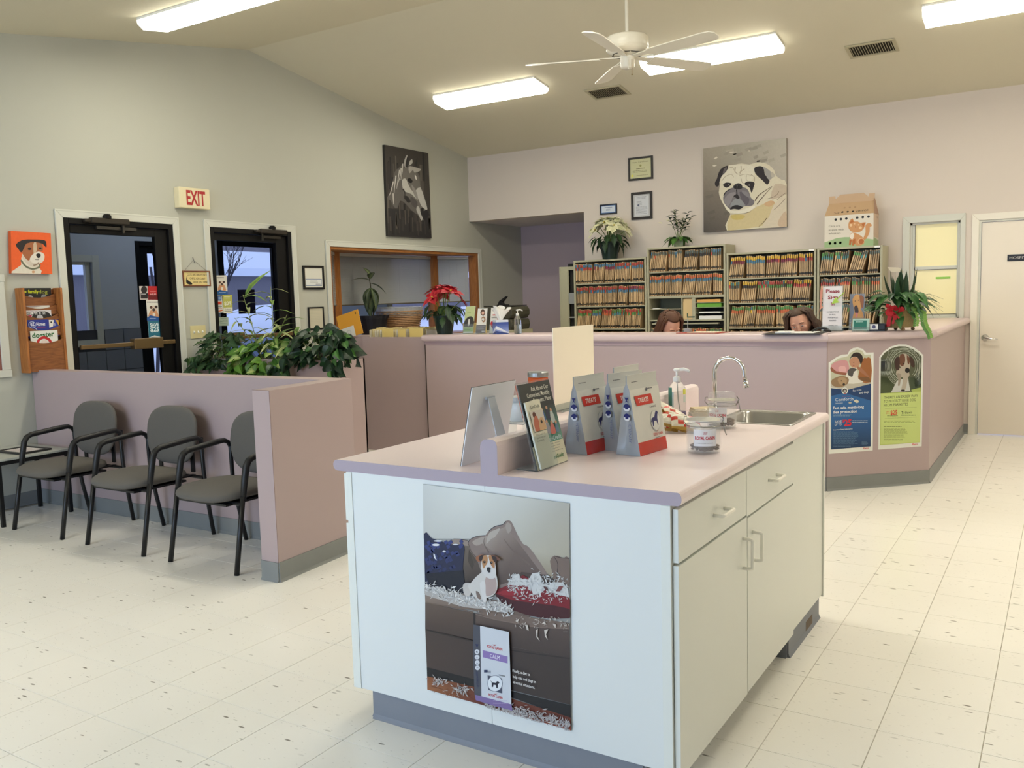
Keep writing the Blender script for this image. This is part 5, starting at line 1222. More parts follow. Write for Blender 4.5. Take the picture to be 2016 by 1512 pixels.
def dipl(P, a, b):
    g = (110, 104, 70)
    P.text('State Certificate', -a * .75, b * .62, a * .75, b * .62, g, h=b * .14); P.disc(0, b * .3, b * .12, (150, 146, 90)); P.fuzz(-a * .4, b * .02, a * .6, -b * .1, 1, g, h=.6); P.fuzz(-a * .75, -b * .2, a * .85, -b * .45, 2, g, h=.35)
    P.disc(-a * .8, -b * .7, b * .13, (226, 220, 90)); P.fuzz(-a * .4, -b * .7, a * .9, -b * .8, 1, g, h=.4)
framed('certificate', 'black framed cream certificate, upper of the two left of the pug painting', (2.435, -.001, 2.907), (0, -1, 0), .305, .262, .022, (26, 22, 20), (206, 204, 160), dipl)
def lic(P, a, b):
    g = (120, 122, 130)
    P.rect(-a * .8, -b * .86, a * .8, b * .86, (206, 208, 212)); P.fuzz(-a * .6, b * .8, a * .6, b * .55, 3, g, h=.35); P.fuzz(-a * .6, b * .4, a * .1, 0, 4, g, h=.3); P.disc(-a * .4, b * .05, a * .12, (90, 96, 120)); P.fuzz(-a * .7, -b * .1, a * .7, -b * .8, 7, g, h=.3)
framed('certificate', 'black framed grey licence, lower of the two left of the pug painting', (2.443, -.001, 2.483), (0, -1, 0), .262, .312, .028, (34, 28, 26), (190, 190, 190), lic)
def blu(P, a, b):
    g = (90, 110, 150)
    P.rect(-a * .9, -b * .8, a * .9, b * .8, (206, 214, 224)); P.fuzz(-a * .5, b * .5, a * .6, b * .2, 1, g, h=.5); P.fuzz(-a * .3, 0, a * .4, -b * .5, 2, g, h=.4)
framed('certificate', 'small blue and black framed certificate above the white poinsettia', (2.015, -.001, 2.475), (0, -1, 0), .222, .118, .014, (30, 34, 46), (110, 140, 190), blu)
def bar(P, a, b):
    P.rect(-a * .9, -b * .85, a * .9, -b * .12, (70, 100, 150)); P.rect(-a * .86, -b * .8, a * .86, -b * .17, (226, 228, 226)); P.fuzz(-a * .4, -b * .25, a * .5, -b * .6, 3, (150, 150, 140), h=.3); P.fuzz(a * .2, -b * .65, a * .8, -b * .75, 1, (60, 60, 90), h=.5)
framed('certificate', 'black framed notice on the left wall between the glass door and bay window, upper one', (.001, -2.893, 1.729), (1, 0, 0), .30, .245, .022, (20, 19, 18), (224, 222, 210), bar)
def blank(P, a, b): P.fuzz(-a * .8, b * .8, a * .8, -b * .6, 9, (196, 192, 168), h=.3)
framed('certificate', 'black framed pale certificate on the left wall, lower one behind the planter leaves', (.001, -2.885, 1.308), (1, 0, 0), .225, .235, .014, (20, 19, 18), (206, 200, 176), blank)
# hospital sign on the cream door
hs = thing('door_sign', 'black engraved sign on the cream door, cut by the photo edge', 'sign', (6.335, .011, 1.70))
part('plate', MB().box(-.168, .168, -.006, 0, -.031, .031), mat('black_plate', (24, 22, 22), .35), hs, bevel=.006)
P = Print((6.335, .011 - .0065, 1.70), (0, -1, 0), U=(1, 0, 0)); P.text('HOSPITAL STAFF', -.15, -.011, .15, -.011, (206, 200, 190), h=.022); P.build('letters', hs)

# ---------------------------------------------------------------- stickers on the door glass (each a thin sheet on the inside of the pane)
def sheet(name, label, cat, pix, pts, base, draw, x=-.030, m=None):
    t = bpy.data.objects.new(name, None); C.objects.link(t); tag(t, label, cat)
    P = Print((x, 0, 0), (1, 0, 0), pix=pix, step=.0001)
    c = [P.pt(*q) for q in pts]; part('sheet', MB().prism(c, 0, (-.003, 0, 0), col=base), PRINT, t)
    draw(P); P.build('print', t); return t
K4 = (110, 410, 4.58); K5 = (400, 430, 6.05)
def d_(P):
    P.disc(795, 735, 28, (40, 34, 36), r2=34); P.poly([(765, 765), (830, 765), (828, 815), (765, 815)], (34, 30, 34)); P.fuzz(770, 770, 820, 785, 1, (200, 200, 200))
sheet('sticker', 'small square sticker with a black animal on the nearer glass door', 'sticker', K4, [(752, 702), (826, 702), (832, 824), (760, 824)], (206, 196, 190), d_)
def d_(P):
    P.poly([(832, 780), (924, 780), (924, 820), (836, 822)], (110, 22, 26)); P.fuzz(850, 745, 910, 765, 1, (220, 120, 120)); P.text('HELPS', 852, 782, 905, 782, (236, 200, 200), h=14, bold=.02)
sheet('sticker', 'small red square sticker on the nearer glass door', 'sticker', K4, [(830, 702), (920, 702), (925, 822), (836, 824)], (186, 32, 36), d_)
def bull(P, x0, y0, s):
    q = lambda a, b: (x0 + a * s, y0 + b * s)
    P.poly([q(30, 100), q(50, 70), q(70, 62), q(92, 75), q(110, 110), q(112, 150), q(26, 150)], (206, 150, 110), smooth=2)
    P.disc(*q(70, 62), 26 * s, (214, 196, 180)); P.disc(*q(46, 52), 13 * s, (90, 60, 48)); P.disc(*q(92, 48), 13 * s, (60, 44, 40), same=True); P.disc(*q(70, 74), 14 * s, (70, 54, 50)); P.poly([q(60, 105), q(85, 105), q(80, 140), q(62, 140)], (230, 220, 206))
def d_(P):
    P.fuzz(822, 842, 922, 856, 1, (90, 90, 90), h=.6); bull(P, 812, 842, 1.0); P.poly([(820, 990), (850, 965), (900, 975), (938, 985), (940, 1015), (822, 1015)], (34, 84, 152)); P.fuzz(845, 990, 915, 1000, 1, (180, 200, 230))
    P.poly([(830, 1015), (940, 1015), (942, 1155), (838, 1165)], (40, 112, 134)); P.text('SAVE', 850, 1066, 928, 1062, (230, 240, 240), h=30, bold=.03); P.text('$25', 852, 1112, 930, 1110, (230, 240, 240), h=42, bold=.03)
    P.poly([(840, 1165), (890, 1145), (944, 1160), (945, 1188), (842, 1188)], (222, 222, 216)); P.fuzz(860, 1162, 930, 1170, 1, (60, 60, 70))
sheet('sticker', 'tall sticker of a bulldog over blue SAVE $25 panel on the nearer glass door', 'sticker', K4, [(814, 826), (930, 826), (945, 1188), (842, 1188)], (224, 220, 210), d_)
def d_(P):
    P.fuzz(160, 700, 265, 718, 1, (110, 110, 110), h=.6); bull(P, 150, 708, 1.05); P.poly([(162, 870), (200, 850), (240, 862), (292, 868), (292, 908), (165, 908)], (34, 90, 150)); P.fuzz(190, 880, 270, 892, 1, (180, 200, 230))
sheet('sticker', 'bulldog sticker on the farther glass door, upper left of the pane', 'sticker', K5, [(150, 680), (280, 678), (292, 905), (165, 908)], (220, 216, 206), d_)
def d_(P):
    P.rect(172, 922, 218, 980, (60, 90, 150)); P.rect(182, 935, 210, 965, (130, 160, 200)); P.rect(174, 990, 222, 1026, (206, 92, 44)); P.disc(190, 1008, 12, (200, 50, 40)); P.text('VISA', 180, 1058, 224, 1054, (40, 50, 80), h=18, bold=.03); P.poly([(182, 1100), (232, 1085), (232, 1100), (184, 1112)], (214, 110, 60)); P.fuzz(180, 1072, 228, 1080, 1, (206, 90, 60))
sheet('sticker', 'strip of payment card logos on the farther glass door', 'sticker', K5, [(168, 918), (222, 918), (240, 1120), (180, 1122)], (214, 216, 210), d_)
def d_(P):
    P.poly([(230, 912), (344, 910), (348, 1060), (242, 1062)], (186, 186, 92)); P.fuzz(250, 930, 320, 960, 2, (220, 222, 180), h=.5); P.text('$25', 252, 1034, 336, 1030, (228, 230, 206), h=44, bold=.03); P.text('Trifexis', 256, 1092, 330, 1090, (70, 70, 60), h=16); P.fuzz(254, 1100, 340, 1112, 1, (90, 90, 80))
sheet('sticker', 'olive and white sticker reading 25 on the farther glass door', 'sticker', K5, [(230, 912), (344, 910), (352, 1130), (244, 1130)], (224, 224, 206), d_)
def d_(P): P.fuzz(205, 1190, 280, 1200, 1, (110, 130, 120)); P.text('CareCredit', 198, 1232, 290, 1226, (70, 90, 80), h=16); P.fuzz(205, 1250, 285, 1262, 1, (110, 130, 120))
sheet('sticker', 'pale green sticker on the farther glass door, lowest of its stickers', 'sticker', K5, [(186, 1178), (300, 1176), (302, 1278), (190, 1280)], (160, 176, 160), d_)

# ---------------------------------------------------------------- magazine rack
rk = thing('magazine_rack', 'oak wall magazine rack with five tiers holding magazines', 'magazine rack', (0, -5.84, 1.32))
OAKR = wood('oak_rack', (146, 86, 38), (182, 116, 56), (30, 30, 3)); OAKB = wood('oak_rack_panel', (120, 70, 34), (146, 90, 46), (4, 4, 30))
hh_, ww_ = .318, .155
for s, th in ((-1, .018), (1, .018)):
    part('side', MB().box(.001, .105, s * ww_ - (th if s > 0 else 0), s * ww_ + (th if s < 0 else 0), -hh_, hh_), OAKR, rk, bevel=.004)
part('back_board', MB().box(.001, .008, -ww_ + .018, ww_ - .018, -hh_ + .01, hh_ - .01), OAKB, rk)
tiers = [(.175, .245, .275), (.135, .160, .195), (.062, .088, .125), (-.024, -.004, .035), (-.312, -.100, -.070)]
for i, (z0, zc_, z1) in enumerate(tiers):
    x = .030 + .015 * i; n = 12
    top = [(-ww_ + .018 + 2 * (ww_ - .018) * k / n, zc_ + (z1 - zc_) * (-1 + 2 * k / n) ** 2) for k in range(n + 1)]
    pts = [(x, -ww_ + .018, z0 - .02 if i < 4 else z0)] + [(x, y, z) for y, z in top] + [(x, ww_ - .018, z0 - .02 if i < 4 else z0)]
    part('tier_panel', MB().prism(pts, 0, (.005, 0, 0)), OAKB, rk)
def mag(name, label, y0, y1, z0, z1, x, base, draw, lean=.07):
    t = thing(name, label, 'magazine', (x, -5.84, 1.32 + z0), group='magazines in the wall rack'); t.matrix_world = Matrix.Translation((x, -5.84, 1.32 + z0)) 
    h = z1 - z0
    part('pages', MB().box(-.004, 0, y0, y1, 0, h, col=base), PRINT, t)
    P = Print((.0004, 0, 0), (1, 0, 0), U=(0, 1, 0)); draw(P, y0, y1, 0, h); o = P.build('cover', None); o.parent = t
def d_(P, a, b, z, h):
    P.disc(a + .06, h - .075, .022, (150, 150, 150)); P.disc(b - .06, h - .07, .022, (130, 130, 130), same=True); P.text('family', a + .045, h - .038, a + .125, h - .040, (206, 214, 40), h=.026, bold=.02); P.text('dog', a + .127, h - .040, b - .03, h - .042, (170, 176, 60), h=.026)
    P.disc(a + .026, h - .028, .008, (180, 190, 40))
mag('magazine', 'black dog magazine with yellow and white title in the top tier', -.115, .110, .17, .318, .028, (26, 28, 28), d_)
mag('magazine', 'white magazine just showing in the second tier', -.12, .08, .09, .185, .043, (220, 218, 210), lambda P, a, b, z, h: P.poly([(a, h), (a + .15, h - .004), (a + .02, h - .02)], (170, 160, 160)))
def d_(P, a, b, z, h):
    P.poly([(a + .06, h - .03), (a + .12, h - .01), (b - .02, h - .02), (b, h - .09), (a + .05, h - .09)], (40, 38, 40), smooth=2); P.disc(a + .11, h - .06, .026, (190, 190, 194)); P.poly([(a, h - .04), (a + .05, h - .035), (a + .04, h - .07), (a, h - .07)], (176, 40, 90))
    for i, c in enumerate('WIRED'): P.rect(a + .012 + .030 * i, h - .008, a + .036 + .030 * i, h - .034, (60, 60, 62) if i % 2 else (120, 120, 120)); P.text(c, a + .016 + .030 * i, h - .030, a + .032 + .030 * i, h - .030, (226, 226, 226), h=.018)
mag('magazine', 'white and grey magazine with block letter title in the third tier', -.122, .08, .0, .150, .058, (214, 210, 212), d_)
def d_(P, a, b, z, h):
    P.text('ez', a + .02, h - .045, a + .052, h - .045, (210, 214, 236), h=.028, bold=.02); P.curve([(a + .034 + .026 * cos(t), h - .036 + .024 * sin(t)) for t in [2 * pi * i / 10 for i in range(11)]], .004, (180, 190, 230)); P.line([(a + .05, h - .055), (a + .068, h - .075)], .005, (180, 190, 230)); P.text('Homes', a + .066, h - .045, a + .135, h - .045, (226, 228, 240), h=.026, bold=.02); P.fuzz(a + .07, h - .056, a + .14, h - .061, 1, (190, 60, 60))
mag('magazine', 'blue magazine with a white title in the fourth tier', -.118, .045, -.06, .078, .073, (40, 52, 140), d_)
def d_(P, a, b, z, h):
    P.poly([(a, h), (a + .04, h - .002), (a + .03, h - .05), (a, h - .06)], (226, 222, 214)); P.disc(a + .018, h - .018, .007, (50, 46, 46)); P.poly([(a + .05, h), (b, h - .005), (b, h - .05)], (214, 160, 50)); P.text('b', a + .04, h - .045, a + .052, h - .045, (210, 214, 230), h=.022)
mag('magazine', 'blue and yellow leaflet beside the blue magazine in the fourth tier', .047, .125, -.05, .074, .073, (54, 66, 150), d_)
def d_(P, a, b, z, h):
    P.text('dogster', a + .012, h - .052, a + .185, h - .045, (36, 100, 52), h=.038, bold=.03); P.curve([(a + .05, h - .105), (a + .06, h - .07), (a + .10, h - .052), (a + .14, h - .07), (a + .155, h - .1)], .020, (190, 40, 44)); P.disc(a + .102, h - .095, .026, (222, 206, 196))
mag('magazine', 'white dog magazine with green title and red arc in the bottom tier', -.112, .10, -.20, -.005, .088, (222, 222, 214), d_, .05)
# ================================================================ file shelving with patient folders
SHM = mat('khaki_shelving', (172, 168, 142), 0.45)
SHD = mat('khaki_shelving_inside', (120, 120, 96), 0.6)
FY = -.355
def unit(label, x0, x1, top, shelves):
    t = thing('file_shelf', label, 'shelving', (x0, 0, 0), group='metal file shelves along the back wall'); w_ = x1 - x0; th = .022
    f, b = -.36, -.03
    part('side_panel', MB().box(0, th, f, b, 0, top), SHM, t, bevel=.002); part('side_panel', MB().box(w_ - th, w_, f, b, 0, top), SHM, t, bevel=.002)
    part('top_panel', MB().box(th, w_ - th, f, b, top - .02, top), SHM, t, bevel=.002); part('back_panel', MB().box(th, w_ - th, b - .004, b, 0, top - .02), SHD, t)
    for z in shelves: part('shelf', MB().box(th, w_ - th, f + .01, b - .004, z - .014, z), SHM, t, bevel=.002)
    return t
u1 = unit('khaki metal file shelf holding the white poinsettia, leftmost of the four', 1.716, 2.638, 1.872, [1.603, 1.337, 1.075, .81, .54, .27])
u2 = unit('taller khaki metal file shelf with open cubbyholes, second from the left', 2.648, 3.552, 1.968, [1.702, 1.165, .88, .6, .3])
u3 = unit('khaki metal file shelf below the pug painting, third from the left', 3.562, 4.492, 1.866, [1.598, 1.337, 1.075, .81, .54, .27])
u4 = unit('narrow khaki metal file shelf under the cat carrier box, rightmost', 4.502, 5.122, 1.868, [1.600, 1.339, 1.08, .81, .54, .27])
part('deep_shelf', MB().box(.022, .882, -.355, -.034, 1.405, 1.432), SHM, u2, bevel=.002)
for (x0, x1, z) in ((.022, .40, 1.288),): part('cubby_shelf', MB().box(x0, x1, -.345, -.034, z - .005, z), SHM, u2)
part('cubby_divider', MB().box(.40, .412, -.35, -.034, 1.165, 1.405), SHM, u2); part('cubby_divider', MB().box(.525, .56, -.35, -.034, 1.165, 1.405), SHM, u2)
for z in (1.350, 1.298, 1.236): part('letter_tray', MB().box(.56, .88, -.35, -.06, z - .003, z), mat('tray_edge', (186, 188, 168), .4), u2)
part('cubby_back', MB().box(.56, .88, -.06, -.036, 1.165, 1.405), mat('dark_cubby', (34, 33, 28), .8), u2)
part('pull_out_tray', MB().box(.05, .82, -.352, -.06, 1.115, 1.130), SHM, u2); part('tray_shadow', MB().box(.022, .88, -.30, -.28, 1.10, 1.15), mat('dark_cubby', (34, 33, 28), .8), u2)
part('label_strip', MB().box(.86, .90, -.3615, -.36, 1.9485, 1.962), PLASTIC, u2) if False else None
for u_, xx in ((u3, .86), (u4, .545)): part('shelf_label', MB().box(xx, xx + .05, -.3622, -.36, 1.846, 1.862), mat('label_white', (236, 236, 232), .4), u_)
# folders
MAN = (204, 172, 128); MAN2 = (196, 164, 118)
def folder_mesh(cols, shade, seed, h=.228):
    r = random.Random(seed); w_ = .0135; mb = MB(); c0 = tuple(int(q * shade) for q in MAN)
    z = 0; segs = [(0, .016, c0), (.016, .016 + r.uniform(.012, .026), (26, 24, 22))]
    zz = segs[-1][1]; segs.append((zz, h - .034 * len(cols) - .006, c0)); zz = h - .034 * len(cols) - .006
    for c in reversed(cols): segs.append((zz, zz + .032, c)); zz += .034
    segs.append((zz - .002, h, c0))
    for a, b, c in segs:
        off = -.0012 if c is not c0 else 0
        mb.add([(0, off, a), (w_, off, a), (w_, off, b), (0, off, b)], [(0, 1, 2, 3)], c)
    # body: two cover sheets and pages
    mb.add([(0, 0, 0), (0, .25, 0), (0, .25, h), (0, 0, h), (w_, 0, 0), (w_, .25, 0), (w_, .25, h), (w_, 0, h)], [(3, 2, 1, 0), (4, 5, 6, 7), (3, 7, 6, 2), (1, 5, 4, 0), (2, 6, 5, 1)], c0)
    me = mb.mesh('folder'); me.materials.append(PRINT); return me, mb
CR_, CB, CG, CY_, CO, CK, CT, CM, CD = (176, 66, 60), (72, 120, 150), (84, 140, 74), (214, 172, 56), (206, 106, 66), (44, 44, 46), (70, 130, 130), (130, 44, 70), (84, 96, 92)
PAL = {'u1a': [[CB, CR_], [CB], [CB, CM], [CR_, CB], [CD, CB]], 'u1b': [[CR_, CB], [CR_, CB], [CR_, CR_], [CR_, CD], [CM, CB]], 'u1c': [[CR_, CO], [CR_, CO], [CR_, CG], [CG, CB], [CG, CT]],
       'u2a': [[CD, CR_], [CD], [CB, CD], [CD, CO], [CD, CK]], 'u2b': [[CO, CB], [CO, CT], [CO, CD], [CR_, CM], [CO, CB]],
       'u3a': [[CY_, CB], [CY_, CB], [CY_, CR_], [CK, CB], [CY_, CM]], 'u3b': [[CY_, CK], [CY_, CR_], [CT, CD], [CR_, CG], [CD, CR_]], 'u3c': [[CG, CB], [CG, CD], [CG, CO], [CG], [CB, CY_]],
       'u4a': [[CG, CT], [CD, CT], [CG], [CD], [CG, CO]], 'u4b': [[CD, CR_], [CR_, CR_], [CD, CG], [CD, CO], [CR_, CD]], 'u4c': [[CT, CD], [CD, CG], [CD], [CG], [CD]],
       'low': [[CG], [CG, CB], [CD], [CO], [CD, CR_]]}
_fm = {}
def fmesh(k, v, s):
    if (k, v, s) not in _fm: _fm[(k, v, s)] = folder_mesh(PAL[k][v], (1.0, .9, .8)[s], hash((len(k), v, s)) % 999)
    return _fm[(k, v, s)]
rest_mb = MB(); nfold = 0
def row(k, xa, xb, z, label, single, hmax=.238):
    """one shelf row of folders leaning in groups"""
    global nfold
    x = xa; r = random.Random(k + 'x'); base = r.choice([.04, .10, .18]) if k[-1] != 'b' else .03; lean = 0
    while x < xb - .03:
        gw = r.uniform(.10, .20); v = r.randrange(len(PAL[k])); new = max(0, base + r.uniform(-.10, .10)); x += max(0, sin(lean) - sin(new)) * .22; lean = new
        i = 0
        while i * .0195 < gw:
            xx = x + i * .0195 + .002
            if xx + .0135 + .235 * sin(lean + .012) > xb: x = 99; break
            vv = v if r.random() < .8 else r.randrange(len(PAL[k])); s = r.randrange(3); hs = 1 + .025 * sin(i * 1.1 + v) - .03 * r.random(); ln = lean + r.uniform(0, .012)
            M = Matrix.Translation((xx, FY + r.uniform(0, .006), z + .0004 + .0135 * sin(ln))) @ Matrix.Rotation(ln, 4, 'Y') @ Matrix.Scale(hs * min(1, hmax / .238), 4, (0, 0, 1))
            me, mb_ = fmesh(k, vv, s)
            if single and nfold < 300:
                o = bpy.data.objects.new('patient_folder', me); C.objects.link(o); o.matrix_world = M
                tag(o, label, 'folder', 'patient folders on the ' + GR[k]); nfold += 1
            else:
                rest_mb.add(mb_.v, mb_.f, M=M); rest_mb.c[-len(mb_.f):] = mb_.c
            i += 1
        x += i * .0195 + .008
GR = {'u2a': 'top row of the tall shelf', 'u2b': 'second row of the tall shelf', 'u3a': 'top row under the pug', 'u3b': 'second row under the pug', 'u3c': 'third row under the pug', 'u4a': 'top row under the carrier box', 'u4b': 'second row under the carrier box', 'u4c': 'third row under the carrier box'}
X1, X2, X3, X4 = (1.74, 2.614), (2.672, 3.528), (3.586, 4.468), (4.526, 5.098)
row('u4a', *X4, 1.600, 'manila patient folder with green tabs, top row of the narrow rightmost file shelf', True)
row('u4b', *X4, 1.339, 'manila patient folder with grey and red tabs, second row of the rightmost file shelf', True)
row('u4c', *X4, 1.080, 'manila patient folder, third row of the narrow rightmost file shelf', True)
row('u3a', *X3, 1.598, 'manila patient folder with yellow tabs, top row of the shelf below the pug', True)
row('u3b', *X3, 1.337, 'manila patient folder, second row of the file shelf below the pug painting', True)
row('u3c', *X3, 1.075, 'manila patient folder with green tabs, third row of the shelf below the pug', True)
row('u2a', *X2, 1.702, 'manila patient folder in the top row of the taller file shelf', True)
row('u2b', *X2, 1.432, 'manila patient folder with orange tabs, second row of the taller file shelf', True)
for k, z in (('u1a', 1.603), ('u1b', 1.337), ('u1c', 1.075)): row(k, *X1, z, '', False)
for xs in (X1, X3, X4): row('low', *xs, .81, '', False)
row('low', X2[0], X2[1], .88, '', False, hmax=.2)
tag(obj('patient_folders', rest_mb, PRINT), 'rows of manila patient folders on the leftmost shelf and the lowest rows', 'folders', kind='stuff')
# things in the cubbyholes
def block(name, label, cat, x0, x1, y0, y1, z0, z1, m, group=None, bev=.001):
    t = obj(name, MB().box(x0 - (x0 + x1) / 2, x1 - (x0 + x1) / 2, y0 - (y0 + y1) / 2, y1 - (y0 + y1) / 2, 0, z1 - z0), m, bevel=bev)
    t.location = ((x0 + x1) / 2, (y0 + y1) / 2, z0); return tag(t, label, cat, group)
PAPER = mat('white_paper', (232, 232, 228), .6); MANP = mat('manila', (214, 186, 136), .6); YEL = mat('yellow_folder', (222, 196, 120), .6); GRN = mat('green_paper', (108, 168, 60), .6)
cb = 2.648
block('envelope_stack', 'brown envelopes standing upright in the narrow cubbyhole', 'envelopes', cb + .416, cb + .522, -.34, -.10, 1.166, 1.395, MANP)
block('folder_stack', 'orange manila folders in the top letter tray', 'folders', cb + .575, cb + .84, -.34, -.08, 1.3505, 1.383, mat('orange_manila', (222, 168, 92), .6))
block('paper_stack', 'bright green paper in the second letter tray', 'paper', cb + .58, cb + .85, -.34, -.08, 1.2985, 1.342, GRN)
block('paper_stack', 'thin white paper pile in the third letter tray', 'paper', cb + .60, cb + .84, -.34, -.08, 1.2365, 1.250, PAPER)
block('paper_stack', 'thick white paper ream in the lowest cubbyhole', 'paper', cb + .60, cb + .85, -.34, -.08, 1.1655, 1.205, PAPER)
block('paper_stack', 'small white paper pile on the left cubby shelf', 'paper', cb + .05, cb + .13, -.33, -.10, 1.2885, 1.296, PAPER)
block('paper_stack', 'white forms on the pull out tray', 'paper', cb + .08, cb + .20, -.34, -.10, 1.1305, 1.137, PAPER)
# storage cabinet beside the shelves in the alcove
sc = thing('storage_cabinet', 'khaki metal storage cabinet with dark open middle, left of the file shelves', 'cabinet', (1.49, 0, 0))
part('body', MB().box(0, .018, -.30, -.0, 0, 1.81).box(.018, .20, -.02, 0, 0, 1.81).box(.018, .20, -.30, -.02, 1.77, 1.81).box(.018, .125, -.30, -.285, 0, 1.77), SHM, sc, bevel=.002)
part('door', MB().box(.022, .115, -.306, -.3005, .02, 1.765), SHM, sc, bevel=.003)
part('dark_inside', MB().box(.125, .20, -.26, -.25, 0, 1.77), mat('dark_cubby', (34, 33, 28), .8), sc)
part('grey_panel', MB().box(.122, .20, -.30, -.27, 1.37, 1.50), mat('grey_plastic', (150, 152, 150), .5), sc); part('inner_shelf', MB().box(.125, .20, -.30, -.26, 1.20, 1.215), mat('grey_plastic', (150, 152, 150), .5), sc)
block('black_box', 'small black box on top of the storage cabinet', 'box', 1.60, 1.70, -.28, -.12, 1.8105, 1.845, BLACK)
# cardboard cat carrier
CBX = (186, 156, 122)
cc = thing('carrier_box', 'cardboard cat carrier box with a printed cat, on top of the rightmost shelf', 'box', (4.80, -.20, 1.8685))
ax, ay, hb = .232, .135, .315
part('body', MB().box(-ax, ax, -ay, ay, 0, hb, col=(214, 206, 190)), PRINT, cc, bevel=.001)
rf = MB().add([(-ax, -ay, hb), (ax, -ay, hb), (ax * .93, -.012, hb + .13), (-ax * .93, -.012, hb + .13), (-ax, ay, hb), (ax, ay, hb), (ax * .93, .012, hb + .13), (-ax * .93, .012, hb + .13)],
              [(0, 1, 2, 3), (5, 4, 7, 6), (1, 5, 6, 2), (4, 0, 3, 7), (3, 2, 6, 7), (0, 4, 5, 1)], CBX)
part('sloped_lid', rf, PRINT, cc)
hd = [(-ax * .93, hb + .13), (-ax * .93, hb + .205), (-ax * .68, hb + .205), (-ax * .66, hb + .175), (-ax * .45, hb + .215), (ax * .5, hb + .215), (ax * .68, hb + .175), (ax * .72, hb + .205), (ax * .95, hb + .205), (ax * .93, hb + .13)]
part('handle_flap', MB().prism([(x, -.010, z) for x, z in hd], 0, (0, .005, 0), col=(190, 160, 126)), PRINT, cc)
part('side_gable', MB().prism([(ax + .001, -ay, hb), (ax + .001, ay * .9, hb), (ax - .02, .03, hb + .155), (ax - .02, -.02, hb + .155)], 0, (.003, 0, 0), col=(166, 128, 100)), PRINT, cc)
P = Print((4.80, -.20 - ay - .0004, 1.8685), (0, -1, 0), U=(1, 0, 0)); P.p = Vector((4.80 - ax, -.20 - ay - .0006, 1.8685))
# coordinates in metres from the lower left corner of the front
Wb, Hb = 2 * ax, hb
def pc(a, b): return ((a - 190) / 1010 * Wb, (1340 - (a - 190) * .06 - b) / 690 * Hb)
P.poly([pc(*q) for q in ((190, 1215), (300, 1180), (450, 1120), (620, 1100), (800, 1100), (1000, 1120), (1200, 1150), (1200, 1280), (190, 1340))], (150, 176, 126))
dk = (22, 20, 18)
for a, b in ((425, 720), (535, 712), (645, 702), (868, 684), (982, 673), (1097, 664), (308, 1238), (414, 1232), (524, 1224)): P.disc(*pc(a, b), .0125, dk, same=True)
CA, CBR, CLT = (196, 140, 86), (176, 100, 36), (222, 186, 140)
P.poly([pc(*q) for q in ((1000, 1110), (1040, 1000), (1035, 880), (1060, 820), (1120, 800), (1165, 840), (1150, 880), (1125, 880), (1120, 1000), (1060, 1130), (1010, 1160))], CA, smooth=2)
P.poly([pc(*q) for q in ((740, 1020), (830, 1010), (960, 1080), (1010, 1150), (1015, 1230), (960, 1270), (860, 1280), (740, 1180), (720, 1100))], CA, smooth=2)
P.poly([pc(*q) for q in ((740, 1030), (800, 1020), (800, 1100), (770, 1150), (725, 1110))], (226, 216, 200), smooth=2)
P.poly([pc(*q) for q in ((715, 1150), (760, 1170), (745, 1270), (705, 1270))], CBR); P.poly([pc(*q) for q in ((780, 1160), (835, 1130), (835, 1230), (795, 1285), (768, 1270))], CBR, smooth=1); P.disc(*pc(950, 1190), .030, CLT); P.disc(*pc(955, 1192), .026, CBR)
P.poly([pc(*q) for q in ((690, 860), (700, 780), (770, 695), (810, 765), (880, 765), (940, 800), (1045, 785), (1000, 920), (930, 985), (840, 1000), (760, 980), (700, 920))], CA, smooth=2)
P.poly([pc(*q) for q in ((715, 800), (765, 710), (800, 780), (740, 800))], CBR); P.poly([pc(*q) for q in ((960, 820), (1035, 790), (995, 900))], CBR, same=True)
for a, b, r_ in ((742, 845, .013), (935, 900, .014), (818, 815, .006), (897, 838, .006)): P.disc(*pc(a, b), r_, CLT, same=a != 742)
P.disc(*pc(833, 882), .005, (130, 80, 40))
for i, s in enumerate(('Cats are', 'angels with', 'whiskers')): P.text(s, *pc(280, 880 + i * 80), *pc((520, 600, 530)[i], 872 + i * 80), (130, 126, 110), h=.018)
P.build('printed_front', cc)
P = Print((4.80, 0, 0), Vector((0, -.13, -(ay - .012))).normalized() * -1 if False else Vector((0, -.130, (ay - .012))).normalized(), U=(1, 0, 0)); P.p = Vector((4.80 - ax, -.20 - ay, 1.8685 + hb)) + P.n * .0005
for a in (.165, .215, .265): P.disc(a, .045, .0115, dk, same=a > .17); P.disc(a + .012, .105, .010, (160, 130, 100), same=True)
P.text('BVC', .135, .046, .085, .046, dk, h=.022); P.text('LOANER', .405, .060, .290, .052, dk, h=.026)
P.build('printed_lid', cc)
P = Print((4.80 + ax + .0006, -.20 - ay, 1.8685), (1, 0, 0), U=(0, 1, 0))
P.poly([(0, 0), (2 * ay, 0), (2 * ay, .06), (0, .085)], (150, 176, 126)); P.rect(0, .085, 2 * ay, hb, (206, 180, 156)); P.k -= 1
for i in range(9): P.rect(.02, .26 - i * .02, .24, .258 - i * .02, (170, 140, 110), same=True)
for a in (.13, .19): P.disc(a, .285, .008, dk, r2=.012, same=a > .15)
P.build('printed_side', cc)

